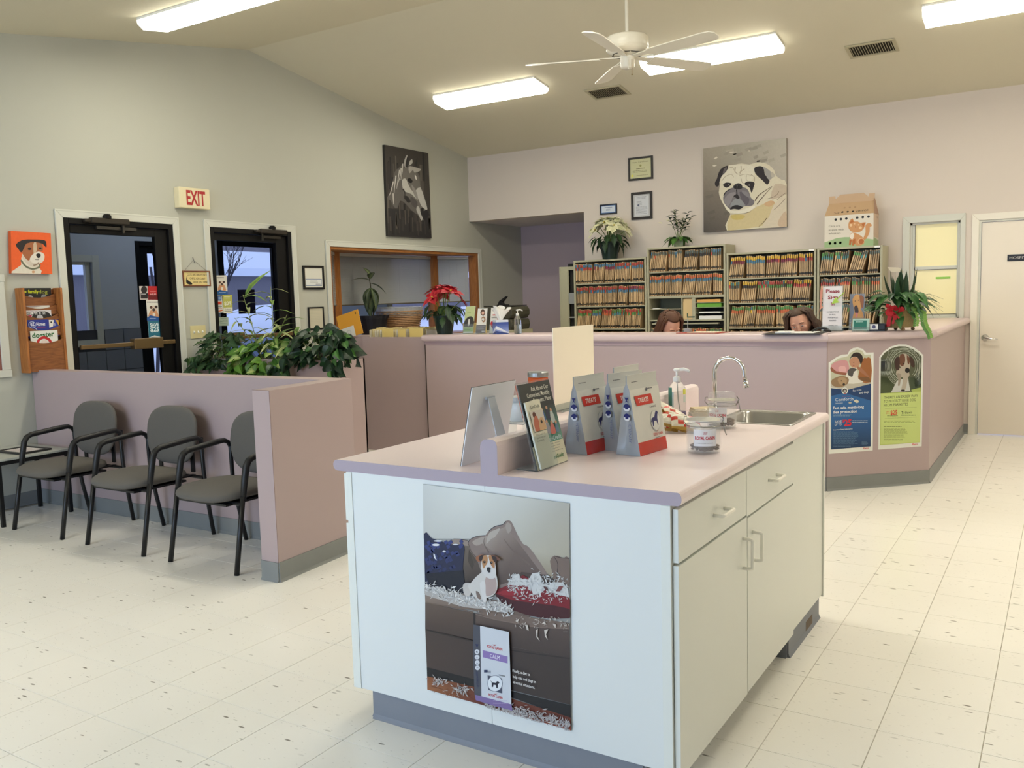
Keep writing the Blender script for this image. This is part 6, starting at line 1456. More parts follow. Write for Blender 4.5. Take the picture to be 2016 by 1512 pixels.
# ================================================================ plants
def leafmesh(name, half, L, fold=.35, droop=.25, c_mid=(60, 110, 40), c_edge=None, c_in=None, wav=0, curl=0):
    """half outline [(t, w)]; length along +Y, normal +Z"""
    mb = MB(); n = len(half); vs = []
    for i, (t, w_) in enumerate(half):
        z = -droop * t * t * L; zz = wav * L * sin(i * 2.1)
        vs += [(0, t * L, z), (-w_ * L, t * L - curl * w_ * L, z + fold * w_ * L + zz), (w_ * L, t * L - curl * w_ * L, z + fold * w_ * L - zz)]
    for i in range(n - 1):
        a, b = i * 3, i * 3 + 3; ce = c_edge or c_mid; ci = c_in or c_mid
        for s in (1, 2):
            f = [a, b, b + s, a + s] if s == 1 else [a, a + s, b + s, b]
            cols = [ci, ci, ce, ce] if s == 1 else [ci, ce, ce, ci]
            mb.add([vs[k] for k in f], [(0, 1, 2, 3)], cols)
    me = mb.mesh(name); return me
LEAFM = mat('leaf_surface', rough=0.42, vcol=True, noise=.12, nscale=60)
IVY = [(0, .02), (.06, .26), (.14, .42), (.24, .30), (.32, .22), (.44, .36), (.56, .22), (.72, .16), (1, 0)]
HEART = [(-.06, .16), (0, .30), (.12, .40), (.3, .42), (.5, .34), (.7, .21), (.88, .08), (1, 0)]
LANCE = [(0, .02), (.15, .07), (.4, .10), (.7, .07), (1, 0)]
OVAL = [(0, .02), (.15, .17), (.4, .26), (.65, .22), (.85, .10), (1, 0)]
BRACT = [(0, .03), (.2, .16), (.38, .26), (.46, .20), (.6, .24), (.8, .10), (1, 0)]
def leaves(kind, specs):
    out = []
    for i, (L, kw) in enumerate(specs): m = leafmesh('leaf', kind, L, **kw); m.materials.append(LEAFM); out.append(m)
    return out
def put(parent, me, loc, d, up=(0, 0, 1), s=1.0, name='leaf', roll=0):
    y = Vector(d).normalized(); z = Vector(up); z = (z - y * z.dot(y))
    if z.length < 1e-3: z = Vector((1, 0, 0)) - y * y.x
    z.normalize(); x = y.cross(z); M = Matrix(((x.x, y.x, z.x, loc[0]), (x.y, y.y, z.y, loc[1]), (x.z, y.z, z.z, loc[2]), (0, 0, 0, 1)))
    o = bpy.data.objects.new(name, me); C.objects.link(o); o.parent = parent; o.matrix_local = M @ Matrix.Rotation(roll, 4, 'Y') @ Matrix.Scale(s, 4); return o
def bush(name, label, cat, base, n, meshes, cen, rad, seed, spill=.0, front=None, smin=.8, smax=1.2, stems=True, up_bias=.5, group=None, zmin=None):
    """leaves on the surface and inside of an ellipsoid (local coordinates)"""
    r = random.Random(seed); t = thing(name, label, cat, base, group=group); sm = MB()
    for i in range(n):
        a = r.uniform(0, 2 * pi); zf = r.uniform(-.75, 1); rr = math.sqrt(max(0, 1 - zf * zf)) * r.uniform(.3, 1.02) ** .6; k = r.uniform(.75, 1.0) if abs(zf) > .5 else 1
        p = Vector((cen[0] + rad[0] * rr * cos(a), cen[1] + rad[1] * rr * sin(a), cen[2] + rad[2] * zf * k))
        if zmin is not None and p.z < zmin and abs(p.y) < .13: p.y = -.17 - r.random() * .06
        if base[0] + p.x < .07: p.x = .07 - base[0] + r.random() * .04
        out = Vector((rr * cos(a) / rad[0] * .1, rr * sin(a) / rad[1] * .1 - .45, zf * .4)); dirn = Vector((cos(a) * .8 + r.uniform(-.5, .5), sin(a) * .8 - .25 + r.uniform(-.4, .4), -.35 + r.uniform(-.45, .5)))
        upv = Vector((out.x + r.uniform(-.25, .25), out.y - .35, up_bias + .3 * zf))
        put(t, r.choice(meshes), p, dirn, upv, r.uniform(smin, smax))
        if stems and i % 3 == 0:
            b = Vector((cen[0] + (p.x - cen[0]) * .4, cen[1] * .5, .0)); sm.tube([b, (b + p) / 2 + Vector((0, 0, .05)), p], .002, 4)
    if stems and sm.v: part('stems', sm, mat('green_stem', (96, 120, 50), .5), t)
    return t
class sub_root:
    def __init__(self, root, loc): self.root = root; self.off = Vector(loc) - root.location
_put, _part = put, part
def put(parent, me, loc, *a, **k):
    if isinstance(parent, sub_root): return _put(parent.root, me, Vector(loc) + parent.off, *a, **k)
    return _put(parent, me, loc, *a, **k)
def part(name, mb, mats, parent, **k):
    if isinstance(parent, sub_root): mb.v = [v + parent.off for v in mb.v]; parent = parent.root
    return _part(name, mb, mats, parent, **k)
ivy = leaves(IVY, [(.085, dict(c_mid=(34, 60, 34), c_in=(56, 86, 50), fold=.2)), (.07, dict(c_mid=(26, 48, 30), c_in=(44, 70, 42), fold=.3)), (.095, dict(c_mid=(42, 70, 40), c_in=(64, 94, 58), fold=.15)), (.06, dict(c_mid=(58, 88, 44), fold=.2))])
poth = leaves(HEART, [(.095, dict(c_mid=(60, 106, 34), c_in=(90, 130, 48))), (.11, dict(c_mid=(44, 84, 30), c_in=(70, 112, 40))), (.10, dict(c_mid=(84, 128, 44), c_in=(170, 184, 110), fold=.25)), (.08, dict(c_mid=(104, 146, 50), c_in=(90, 130, 44)))])
phil = leaves(HEART, [(.10, dict(c_mid=(18, 40, 24), c_in=(34, 62, 36))), (.085, dict(c_mid=(26, 52, 28), c_in=(40, 70, 38))), (.115, dict(c_mid=(16, 34, 22), c_in=(28, 52, 32), fold=.2)), (.10, dict(c_mid=(22, 46, 26), c_in=(36, 62, 36))), (.08, dict(c_mid=(58, 100, 44), c_in=(78, 120, 56)))])
pz = PH
BUSH = bush('ivy_plant', 'dark green ivy at the left end of the planter, trailing over its front', 'plant', (.29, -4.31, pz - .05), 150, ivy, (.02, -.05, .11), (.25, .17, .18), 3, zmin=.06, smin=.9, smax=1.35)
tr = sub_root(BUSH, (.13, -4.50, pz - .03)); r = random.Random(5)
for i in range(34): put(tr, r.choice(ivy), (r.uniform(-.09, .12), -.02 - r.random() * .05, -.24 + r.random() * .30), (r.uniform(-.8, .8), -.3, -.6 + r.uniform(-.3, .6)), (r.uniform(-.3, .3), -1, .35), r.uniform(.9, 1.3))
part('stems', MB().tube([(0, .06, .06), (0, -.02, .02), (.02, -.03, -.22)], .003, 5).tube([(-.03, .06, .06), (-.05, -.02, 0), (-.04, -.03, -.2)], .003, 5), mat('green_stem', (96, 120, 50), .5), tr)
BUSH = bush('pothos_plant', 'light green variegated pothos in the middle of the planter', 'plant', (.86, -4.31, pz - .06), 120, poth, (.02, -.06, .06), (.36, .18, .17), 11, zmin=.05, smin=.8, smax=1.25)
tr = sub_root(BUSH, (.86, -4.50, pz - .05)); r = random.Random(9)
for i in range(52): put(tr, r.choice(poth), (r.uniform(-.30, .26), -.01 - r.random() * .06, -.26 + r.random() * .30), (r.uniform(-.9, .9), -.3, -.6 + r.uniform(-.3, .6)), (r.uniform(-.3, .3), -1, .35), r.uniform(.75, 1.15))
mbs = MB()
for i in range(7): x = -.28 + .09 * i; mbs.tube([(x, .08, .04), (x + .01, -.01, .03), (x + r.uniform(-.04, .04), -.03, -.1), (x + r.uniform(-.08, .08), -.02, -.25)], .0025, 5)
part('stems', mbs, mat('green_stem', (96, 120, 50), .5), tr)
BUSH = bush('philodendron', 'dark glossy heart leaved plant at the right end of the planter', 'plant', (1.47, -4.31, pz - .05), 165, phil, (.03, -.04, .14), (.30, .19, .17), 17, zmin=.04, smin=.85, smax=1.25)
tr = sub_root(BUSH, (1.47, -4.50, pz - .04)); r = random.Random(21)
for i in range(26):
    x = r.choice([r.uniform(-.34, -.16), r.uniform(-.30, -.12), r.uniform(.26, .40)]); put(tr, r.choice(phil), (x, -.01 - r.random() * .06, -.17 * (1 if x < .1 else .5) + r.random() * .24), (r.uniform(-.7, .9), -.3, -.7 + r.uniform(-.3, .5)), (r.uniform(-.3, .3), -1, .35), r.uniform(.8, 1.15))
part('stems', MB().tube([(-.2, .08, .04), (-.22, -.02, 0), (-.2, -.03, -.16)], .003, 5).tube([(.2, .08, .06), (.28, -.01, .02), (.36, -.02, -.08)], .003, 5), mat('green_stem', (96, 120, 50), .5), tr)
# variegated bamboo-like plant
dv = thing('ribbon_plant', 'tall thin ribbon plant with cream edged arching leaves, rising from the planter middle', 'plant', (.85, -4.33, pz - .05)); r = random.Random(31)
lan = leaves(LANCE, [(.20, dict(c_mid=(206, 206, 150), c_in=(88, 120, 60), droop=.9, fold=.3)), (.16, dict(c_mid=(196, 200, 140), c_in=(110, 136, 70), droop=1.2, fold=.3)), (.24, dict(c_mid=(120, 146, 66), c_in=(84, 116, 52), droop=.7, fold=.3))])
for (x0, x1, z1, n) in ((-.08, -.22, .60, 14), (.10, .12, .66, 14), (.02, .30, .42, 10), (-.05, -.34, .40, 8), (.15, .45, .30, 8)):
    sp = [Vector((x0, 0, 0)), Vector((x0 + (x1 - x0) * .35, -.03, z1 * .45)), Vector((x1, -.05, z1))]
    part('stem', MB().tube(sp, [.006, .004, .0025], 6), mat('pale_stem', (136, 146, 84), .5), dv)
    for i in range(n):
        t_ = .3 + .7 * i / n; p = sp[0].lerp(sp[1], t_ * 2) if t_ < .5 else sp[1].lerp(sp[2], t_ * 2 - 1); a = i * 2.4 + r.random()
        put(dv, r.choice(lan), p, (cos(a), sin(a) * .6 - .2, .75 - .3 * r.random()), (0, 0, 1), r.uniform(.7, 1.1))
put(dv, lan[2], (-.20, -.04, .58), (.5, -.1, .85), (0, -1, .3), 1.1)

def _unused():
    pass
def lathe_pot(prof, m, parent, name='pot', seg=28): return part(name, MB().lathe(prof, (0, 0, 0), seg), m, parent, smooth=False)
DGP = mat('dark_green_pot', (22, 42, 34), .35)
def poinsettia(label, base, R, H, ph, brc, nlev, seed, dark):
    t = thing('poinsettia', label, 'plant', base); r = random.Random(seed)
    prof = [(0, 0), (ph * .42, 0), (ph * .58, ph * .9), (ph * .63, ph * .9), (ph * .64, ph), (ph * .57, ph), (ph * .54, ph * .88), (0, ph * .88)]
    part('pot', MB().lathe(prof, (0, 0, 0), 28), DGP, t)
    mb = MB(); tops = []
    cz = ph * .95; Ry = H - cz
    for k in range(nlev):
        a = 2.4 * k - 1.2; el = pi / 2 - (k + .25) / nlev * 1.12; n_ = Vector((cos(el) * cos(a), cos(el) * sin(a), sin(el))); p = Vector((n_.x * R * .74, n_.y * R * .62, cz + n_.z * Ry * .9))
        t1 = n_.cross(Vector((.3, .1, 1))).normalized(); t2 = n_.cross(t1); tops.append(p)
        mb.tube([(0, 0, ph * .8), p * .5 + Vector((0, 0, ph * .5)), p], .004, 5)
        for i in range(9):
            b = 2 * pi * i / 9 + k + r.uniform(-.2, .2); inner = i % 2
            put(t, brc[inner], p + n_ * .004 * inner, t1 * cos(b) + t2 * sin(b) + n_ * (.32 + .25 * inner) + Vector((0, 0, -.12)), n_, r.uniform(.8, 1.1) * (.72 if inner else 1), name='bract')
        part('flower_eye', MB().ball(p + n_ * .012, (.010, .010, .008), 8, 6), mat('eye_yellow', (190, 170, 60), .6), t)
    for i in range(26):
        a = r.uniform(0, 2 * pi); z = ph * .9 + (H - ph) * r.uniform(.0, .45); rr = R * r.uniform(.3, .6)
        put(t, r.choice(dark), (rr * cos(a), rr * sin(a) * .85, z), (cos(a), sin(a), -.7 + r.uniform(-.4, .5)), (cos(a) * .3, sin(a) * .3, 1), r.uniform(.8, 1.15))
    part('stem', mb, mat('green_stem', (96, 120, 50), .5), t); return t
dkl = leaves(BRACT, [(.13, dict(c_mid=(34, 58, 32), c_in=(52, 80, 44))), (.15, dict(c_mid=(28, 50, 30), c_in=(44, 70, 40), droop=.5))])
redb = leaves(BRACT, [(.135, dict(c_mid=(190, 30, 44), c_in=(160, 22, 36), droop=.2)), (.12, dict(c_mid=(206, 40, 54), c_in=(170, 26, 40), fold=.2))])
whb = leaves(BRACT, [(.165, dict(c_mid=(226, 224, 190), c_in=(206, 206, 160), droop=.12, fold=.12)), (.14, dict(c_mid=(232, 230, 200), c_in=(214, 212, 170), fold=.15))])
poinsettia('red poinsettia in a dark green pot at the left end of the reception counter', (1.71, -2.94, CZ + .0005), .28, .46, .17, redb, 7, 41, dkl)
poinsettia('white poinsettia in a dark green pot on top of the leftmost file shelf', (2.16, -.29, 1.8725), .30, .47, .20, whb, 12, 43, dkl)
# artificial plant on the tall shelf
ap = thing('artificial_plant', 'small dark leaved artificial plant in a pale glass vase on the taller shelf', 'plant', (2.962, -.20, 1.9685)); r = random.Random(51)
part('vase', MB().lathe([(0, 0), (.045, 0), (.052, .02), (.05, .08), (.058, .105), (.05, .105), (.044, .08), (0, .02)], (0, 0, 0), 24), mat('pale_green_glass', (190, 204, 172), .12, trans=.5), ap)
dl = leaves(OVAL, [(.07, dict(c_mid=(30, 52, 36))), (.09, dict(c_mid=(40, 66, 40))), (.05, dict(c_mid=(34, 46, 56)))]); gl = leaves(OVAL, [(.15, dict(c_mid=(64, 104, 44), c_in=(84, 126, 56), droop=.7)), (.13, dict(c_mid=(50, 88, 38), droop=.6))])
mbs = MB()
for k, (tx, ty, tz) in enumerate(((-.05, 0, .42), (-.10, -.03, .36), (.0, -.02, .30), (.06, 0, .33), (.13, -.02, .38), (.10, -.05, .30), (-.02, -.05, .40), (.16, 0, .33))):
    b = Vector((0, 0, .06)); q = Vector((tx, ty, tz)); mbs.tube([b, (b + q) / 2 + Vector((0, 0, .02)), q], .0025, 5)
    for i in range(14):
        a = i * 2.4; p = b.lerp(q, .45 + .55 * i / 14); put(ap, r.choice(dl), p, (cos(a), sin(a), .5), (0, 0, 1), r.uniform(.5, .9))
for i in range(12): a = -pi + i * 2 * pi / 12; put(ap, r.choice(gl), (0.03 * cos(a), .03 * sin(a), .10), (cos(a), sin(a), .35 - .3 * (i % 2)), (0, 0, 1), 1.0)
for i in range(4): put(ap, whb[1], (-.16 + .09 * i * (1 if i < 3 else .2), -.06, .27 + .02 * (i % 2)), (r.uniform(-1, 1), -.4, .4), (0, -.6, 1), .38, name='flower')
part('stems', mbs, mat('green_stem', (96, 120, 50), .5), ap)
# striped plant and basket on the bay sill
SZ = W[2] + .021
dp = thing('potted_plant', 'drooping dark plant with striped leaves in a black pot on the bay window sill', 'plant', (-.10, -1.865, SZ)); r = random.Random(61)
part('pot', MB().lathe([(0, 0), (.13, 0), (.165, .225), (.18, .225), (.185, .262), (.168, .262), (.155, .22), (0, .21)], (0, 0, 0), 28), mat('black_pot', (22, 21, 26), .5), dp)
part('stem', MB().tube([(0, 0, .2), (.005, .01, .33), (-.01, .0, .45), (.0, -.02, .62), (.0, -.04, .72)], [.008, .008, .007, .006, .004], 7), mat('brown_stem', (72, 66, 46), .6), dp)
stl = []
for L, dr in ((.24, 1.1), (.20, .9), (.14, .6)):
    m = leafmesh('leaf', [(0, .02), (.1, .14), (.2, .20), (.3, .24), (.4, .26), (.5, .26), (.6, .24), (.7, .2), (.8, .14), (.9, .07), (1, 0)], L, c_mid=(34, 50, 32), c_in=(110, 122, 84), droop=dr * .5, fold=.25); m.materials.append(LEAFM); stl.append(m)
for a, z, k, dz in ((0, .58, 0, -1.1), (1.3, .57, 0, -1.3), (2.6, .55, 0, -1.2), (3.6, .56, 0, -1.4), (4.6, .58, 0, -1.1), (5.5, .56, 0, -1.5), (.8, .63, 1, -.2), (4.0, .66, 1, .5), (2.2, .68, 2, 1.2), (5.8, .69, 2, .9), (3.1, .72, 2, 1.6), (4.9, .5, 0, -1.6), (.3, .5, 1, -1.6)):
    put(dp, stl[k], (.0, -.02, z), (cos(a), sin(a), dz), (cos(a) * .5, sin(a) * .5, 1), 1.0)
bk = thing('basket', 'wicker basket with a clear plastic liner on the bay window sill', 'basket', (-.12, -1.36, SZ))
WK = mat('wicker', (176, 136, 96), .7, noise=.3, nscale=120)
part('wall', MB().lathe([(0, 0), (.20, 0), (.275, .30), (.268, .30), (.195, .01), (0, .01)], (0, 0, 0), 36), mat('wicker_dark', (120, 88, 60), .8), bk)
mbw = MB()
for j in range(15):
    z = .015 + .02 * j; rr = .203 + .075 * z / .3; mbw.tube([((rr + .004 * (1 if (i + j) % 2 else -1)) * cos(2 * pi * i / 40), (rr + .004 * (1 if (i + j) % 2 else -1)) * sin(2 * pi * i / 40), z) for i in range(41)], .0075, 5, caps=False)
part('weave', mbw, WK, bk)
part('rim', MB().tube([(.278 * cos(2 * pi * i / 36), .278 * sin(2 * pi * i / 36), .30) for i in range(37)], .010, 8, caps=False), WK, bk)
part('liner', MB().lathe([(.262, .24), (.286, .30), (.288, .345), (.262, .352), (.24, .34), (.12, .33), (0, .325)], (0, 0, 0), 36), mat('cloudy_plastic', (206, 206, 200), .25, trans=.55), bk)
# ================================================================ people behind the counter
SKIN = mat('skin', (214, 160, 134), .5); LIP = mat('lips', (176, 96, 90), .5)
def skin_mesh(verts, edges, radii, sub=1):
    me = bpy.data.meshes.new('s'); me.from_pydata([tuple(v) for v in verts], edges, []); o = bpy.data.objects.new('s', me); C.objects.link(o)
    m = o.modifiers.new('Skin', 'SKIN'); m.use_smooth_shade = True
    for i, r_ in enumerate(radii): me.skin_vertices[0].data[i].radius = (r_, r_)
    me.skin_vertices[0].data[0].use_root = True
    s = o.modifiers.new('Sub', 'SUBSURF'); s.levels = sub; s.render_levels = sub
    dg = bpy.context.evaluated_depsgraph_get(); ev = o.evaluated_get(dg); m2 = ev.to_mesh()
    vs = [v.co.copy() for v in m2.vertices]; fs = [tuple(p.vertices) for p in m2.polygons]; ev.to_mesh_clear()
    bpy.data.objects.remove(o); bpy.data.meshes.remove(me); return vs, fs
def person(label, x, y, yaw, bow, tilt, hair, hairfn, top):
    t = thing('person', label, 'person', (x, y, 0), rz=0)
    # joints (figure faces -Y, seated on a stool, leaning over the desk)
    V = [(0, .30, .58), (0, .27, .72), (0, .20, .88), (0, .12, 1.00), (0, .05, 1.055), (0, .0, 1.10)]; E_ = [(0, 1), (1, 2), (2, 3), (3, 4), (4, 5)]; R_ = [.13, .115, .125, .10, .05, .048]
    for s in (-1, 1):
        b = len(V); V += [(s * .10, .14, 1.0), (s * .17, .12, .985), (s * .235, .02, .83), (s * .17, -.20, .795), (s * .13, -.27, .79)]; R_ += [.06, .052, .040, .030, .026]
        E_ += [(3, b), (b, b + 1), (b + 1, b + 2), (b + 2, b + 3), (b + 3, b + 4)]; wr = b + 4
        for k, (dx, ln) in enumerate(((-.028, .062), (-.010, .075), (.009, .072), (.027, .058))):
            q = len(V); V += [(s * .13 + dx, -.315, .792), (s * .13 + dx * 1.2, -.315 - ln * .55, .788), (s * .13 + dx * 1.25, -.315 - ln, .772)]; R_ += [.0105, .0085, .0072]
            E_ += [(wr, q), (q, q + 1), (q + 1, q + 2)]
        q = len(V); V += [(s * .13 - s * .040, -.285, .790), (s * .13 - s * .055, -.318, .782)]; R_ += [.0105, .009]; E_ += [(wr, q), (q, q + 1)]
        b = len(V); V += [(s * .10, .28, .56), (s * .14, -.08, .54), (s * .14, -.10, .28), (s * .14, -.08, .07), (s * .14, -.20, .035)]; R_ += [.085, .06, .052, .038, .032]; E_ += [(0, b), (b, b + 1), (b + 1, b + 2), (b + 2, b + 3), (b + 3, b + 4)]
    vs, fs = skin_mesh(V, E_, R_)
    mb = MB(); mb.add(vs, fs)
    # head, in its own frame: chin towards -Z, face towards -Y
    H = MB()
    def hf(d):
        k = 1.0
        if d.z < 0: k = 1 - .34 * (-d.z) ** 1.4
        yy = d.y * (1.0 if d.y > 0 else .93)
        return Vector((d.x * k, yy * (1 - .12 * max(0, -d.z)), d.z))
    H.ball((0, 0, 0), (.074, .094, .115), 32, 24, fn=hf)
    H.ball((0, -.086, -.012), (.013, .017, .026), 12, 8).ball((0, -.098, -.028), (.015, .012, .011), 12, 8)
    H.ball((0, -.070, -.082), (.026, .020, .020), 12, 8).ball((0, -.082, -.055), (.025, .010, .010), 12, 8)
    for s in (-1, 1): H.ball((s * .037, -.066, -.018), (.024, .018, .020), 12, 8).ball((s * .074, .008, -.012), (.010, .018, .030), 12, 8).ball((s * .030, -.080, .026), (.022, .010, .007), 12, 8)
    hp = Vector((0, -.045, 1.178 + (.006 if x > 4.3 else 0)))
    HM = Matrix.Translation(hp) @ Matrix.Rotation(yaw, 4, 'Z') @ Matrix.Rotation(bow, 4, 'X') @ Matrix.Rotation(tilt, 4, 'Y')
    mb.add(H.v, H.f, M=HM)
    o = part('body', mb, SKIN, t); rm = o.modifiers.new('Remesh', 'REMESH'); rm.mode = 'VOXEL'; rm.voxel_size = .0062; rm.use_smooth_shade = True
    sm = o.modifiers.new('Smooth', 'SMOOTH'); sm.factor = .5; sm.iterations = 2
    for s in (-1, 1):
        e = MB(); e.ball((s * .031, -.0875, .004), (.0125, .006, .0034), 14, 8, M=HM); part('eye', e, mat('eye_white', (206, 198, 190), .3), t, smooth=True)
        e = MB(); e.ball((s * .031, -.0915, .003), (.0075, .003, .0032), 12, 8, M=HM); part('iris', e, mat('iris_dark', (44, 30, 24), .2), t, smooth=True)
        e = MB(); e.tube([(s * .013, -.094, .026), (s * .032, -.096, .032), (s * .050, -.084, .027)], [.002, .0032, .0015], 6, M=HM); part('eyebrow', e, hair, t)
    e = MB(); e.ball((0, -.0915, -.051), (.022, .006, .0032), 14, 6, M=HM); e.ball((0, -.0915, -.058), (.017, .006, .004), 14, 6, M=HM); part('mouth', e, LIP, t, smooth=True)
    hm = MB(); hm.smooth = True; hairfn(hm); hm.v = [HM @ v for v in hm.v]; part('hair', hm, hair, t)
    # clothes: a top with sleeves over torso and arms, trousers and shoes
    tv = [(0, .30, .58), (0, .27, .72), (0, .20, .88), (0, .12, 1.00), (0, .07, 1.04)]; te = [(0, 1), (1, 2), (2, 3), (3, 4)]; tr_ = [.145, .128, .14, .118, .07]
    for s in (-1, 1):
        b = len(tv); tv += [(s * .10, .14, 1.0), (s * .17, .12, .985), (s * .235, .02, .83), (s * .178, -.17, .797)]; tr_ += [.075, .068, .055, .044]; te += [(3, b), (b, b + 1), (b + 1, b + 2), (b + 2, b + 3)]
    a, f = skin_mesh(tv, te, tr_); part('top', MB().add(a, f), top, t, smooth=True)
    pv = [(0, .30, .57)]; pe = []; pr_ = [.145]
    for s in (-1, 1):
        b = len(pv); pv += [(s * .10, .27, .56), (s * .14, -.08, .54), (s * .14, -.10, .28), (s * .14, -.08, .10)]; pr_ += [.10, .075, .064, .055]; pe += [(0, b), (b, b + 1), (b + 1, b + 2), (b + 2, b + 3)]
        sh = MB(); sh.ball((s * .14, -.16, .04), (.045, .12, .04), 14, 8); part('shoe', sh, BLACK, t, smooth=True)
    a, f = skin_mesh(pv, pe, pr_); part('trousers', MB().add(a, f), mat('dark_trousers', (40, 42, 54), .9), t, smooth=True)
    # stool
    st = thing('stool', 'black office stool under the %s' % ('left receptionist' if x < 4.3 else 'right receptionist'), 'stool', (x, y + .28, 0))
    part('seat', MB().lathe([(0, .40), (.16, .40), (.19, .42), (.19, .435), (.16, .445), (0, .445)], (0, 0, 0), 28), BLACK, st)
    part('column', MB().tube([(0, 0, .06), (0, 0, .40)], .022, 12), CHROME, st)
    for k in range(5):
        a = 2 * pi * k / 5 + .3; part('foot', MB().tube([(0, 0, .07), (.24 * cos(a), .24 * sin(a), .04)], .014, 8).ball((.24 * cos(a), .24 * sin(a), .022), .022, 10, 8), BLACK, st)
    return t
def hair_shell(hm, cut=-.02):
    """scalp cap, open over the face"""
    hm.ball((0, .012, .012), (.084, .100, .118), 28, 18, fn=lambda d: d if (d.y > -.35 or d.z > .52) else Vector((d.x * .8, d.y * .2, d.z * .8)))
def straight_hair(hm):
    hair_shell(hm); r = random.Random(4)
    for i in range(190):
        a = r.uniform(-.15 * pi, 1.15 * pi); s = Vector((.085 * cos(a) * r.uniform(.5, 1), .02 + .085 * sin(a) * r.uniform(.3, 1), .10)); e = Vector((.110 * cos(a), .01 + .105 * max(sin(a), -.35), -.02)); f = e + Vector((.015 * cos(a), -.01, -.16 - r.random() * .06))
        hm.tube([s, (s + e) / 2 + Vector((.012 * cos(a), .014 * sin(a), .022)), e, (e + f) / 2 + Vector((.01 * cos(a), 0, 0)), f], [.006, .0075, .008, .007, .003], 4)
def wavy_hair(hm):
    hair_shell(hm); r = random.Random(8)
    for i in range(230):
        a = r.uniform(-.2 * pi, 1.2 * pi); s = Vector((.08 * cos(a) * r.uniform(.3, 1), .02 + .08 * sin(a) * r.uniform(.3, 1), .112)); e = Vector((.120 * cos(a), .02 + .115 * max(sin(a), -.35), .0)); pts = [s, (s + e) / 2 + Vector((.014 * cos(a), .014 * sin(a), .03)), e]
        ph_ = r.uniform(0, 6); w_ = r.uniform(.6, 1)
        for k in range(1, 6): pts.append(e + Vector((cos(a) * (.012 * k), .01 * max(sin(a), 0) * k, -.040 * k * w_)) + Vector((.014 * sin(k * 1.7 + ph_), .014 * cos(k * 1.7 + ph_), 0)))
        hm.tube(pts, [.007] * 3 + [.008] * 3 + [.006, .003], 4)
HB1 = mat('brown_hair', (94, 60, 40), .6, noise=.3, nscale=150, stretch=(1, 1, .2)); HB2 = mat('dark_brown_hair', (78, 56, 40), .6, noise=.3, nscale=150, stretch=(1, 1, .2))
person('woman with straight brown hair bowed over the desk behind the counter, left one', 3.745, -2.36, .95, radians(38), radians(-6), HB1, straight_hair, mat('red_top', (176, 70, 56), .9))
person('woman with wavy dark hair looking down behind the counter, beside the sign in stand', 4.85, -2.36, .10, radians(14), radians(-14), HB2, wavy_hair, mat('black_top', (30, 30, 34), .9))

# ================================================================ things on and behind the reception counter
ACR = mat('clear_acrylic', (240, 246, 246), .03, trans=.92, ior=1.1, spec=.6)
Z1 = CZ + .0006
def holder(name, label, x, y, w_, h_, lean, rz, draw, card=(228, 224, 214), base=.06, pocket=.35, cw=None, kind='brochure holder'):
    """slanted clear stand with a card; local front is -Y"""
    t = thing(name, label, kind, (x, y, Z1), rz); dy = lean * h_
    part('acrylic_back', MB().prism([(-w_ / 2, 0, 0), (w_ / 2, 0, 0), (w_ / 2, dy, h_), (-w_ / 2, dy, h_)], 0, (0, .003, 0)), ACR, t)
    part('acrylic_foot', MB().box(-w_ / 2, w_ / 2, -.012, base, 0, .003), ACR, t)
    part('acrylic_pocket', MB().prism([(-w_ / 2, -.014, .003), (w_ / 2, -.014, .003), (w_ / 2, -.014 + dy * pocket, h_ * pocket), (-w_ / 2, -.014 + dy * pocket, h_ * pocket)], 0, (0, .002, 0)), ACR, t)
    c = (cw or w_ * .94) / 2; k = .97
    part('card', MB().prism([(-c, -.006, .006), (c, -.006, .006), (c, -.006 + dy * k, h_ * k), (-c, -.006 + dy * k, h_ * k)], 0, (0, .003, 0), col=card), PRINT, t)
    n = Vector((0, -h_, dy)).normalized(); P = Print((0, 0, 0), n, U=(1, 0, 0)); P.p = Vector((-c, -.0068, .006)); P.local = None
    draw(P, 2 * c, math.hypot(h_ * k, dy * k)); o = P.build('print', None); o.parent = t; return t
def d_(P, w_, h_):
    P.poly([(0, h_ * .2), (w_, h_ * .2), (w_, h_), (0, h_ * .98)], (186, 196, 140)); P.text('Pets', w_ * .25, h_ * .74, w_ * .6, h_ * .74, (120, 150, 70), h=.014)
    P.poly([(0, h_ * .25), (w_ * .1, h_ * .5), (w_ * .5, h_ * .62), (w_ * .9, h_ * .56), (w_, h_ * .25)], (40, 38, 36), smooth=2); P.disc(w_ * .5, h_ * .42, w_ * .2, (34, 32, 32)); P.poly([(w_ * .42, h_ * .5), (w_ * .55, h_ * .5), (w_ * .6, h_ * .3), (w_ * .4, h_ * .28)], (214, 210, 200), smooth=2)
    P.rect(0, 0, w_, h_ * .2, (150, 178, 110)); P.rect(0, 0, w_, h_ * .06, (226, 226, 216)); P.fuzz(w_ * .1, h_ * .14, w_ * .8, h_ * .1, 1, (90, 110, 60))
holder('brochure_holder', 'clear holder with pale green dog leaflet beside the red poinsettia', 1.985, -2.95, .105, .255, .30, .15, d_)
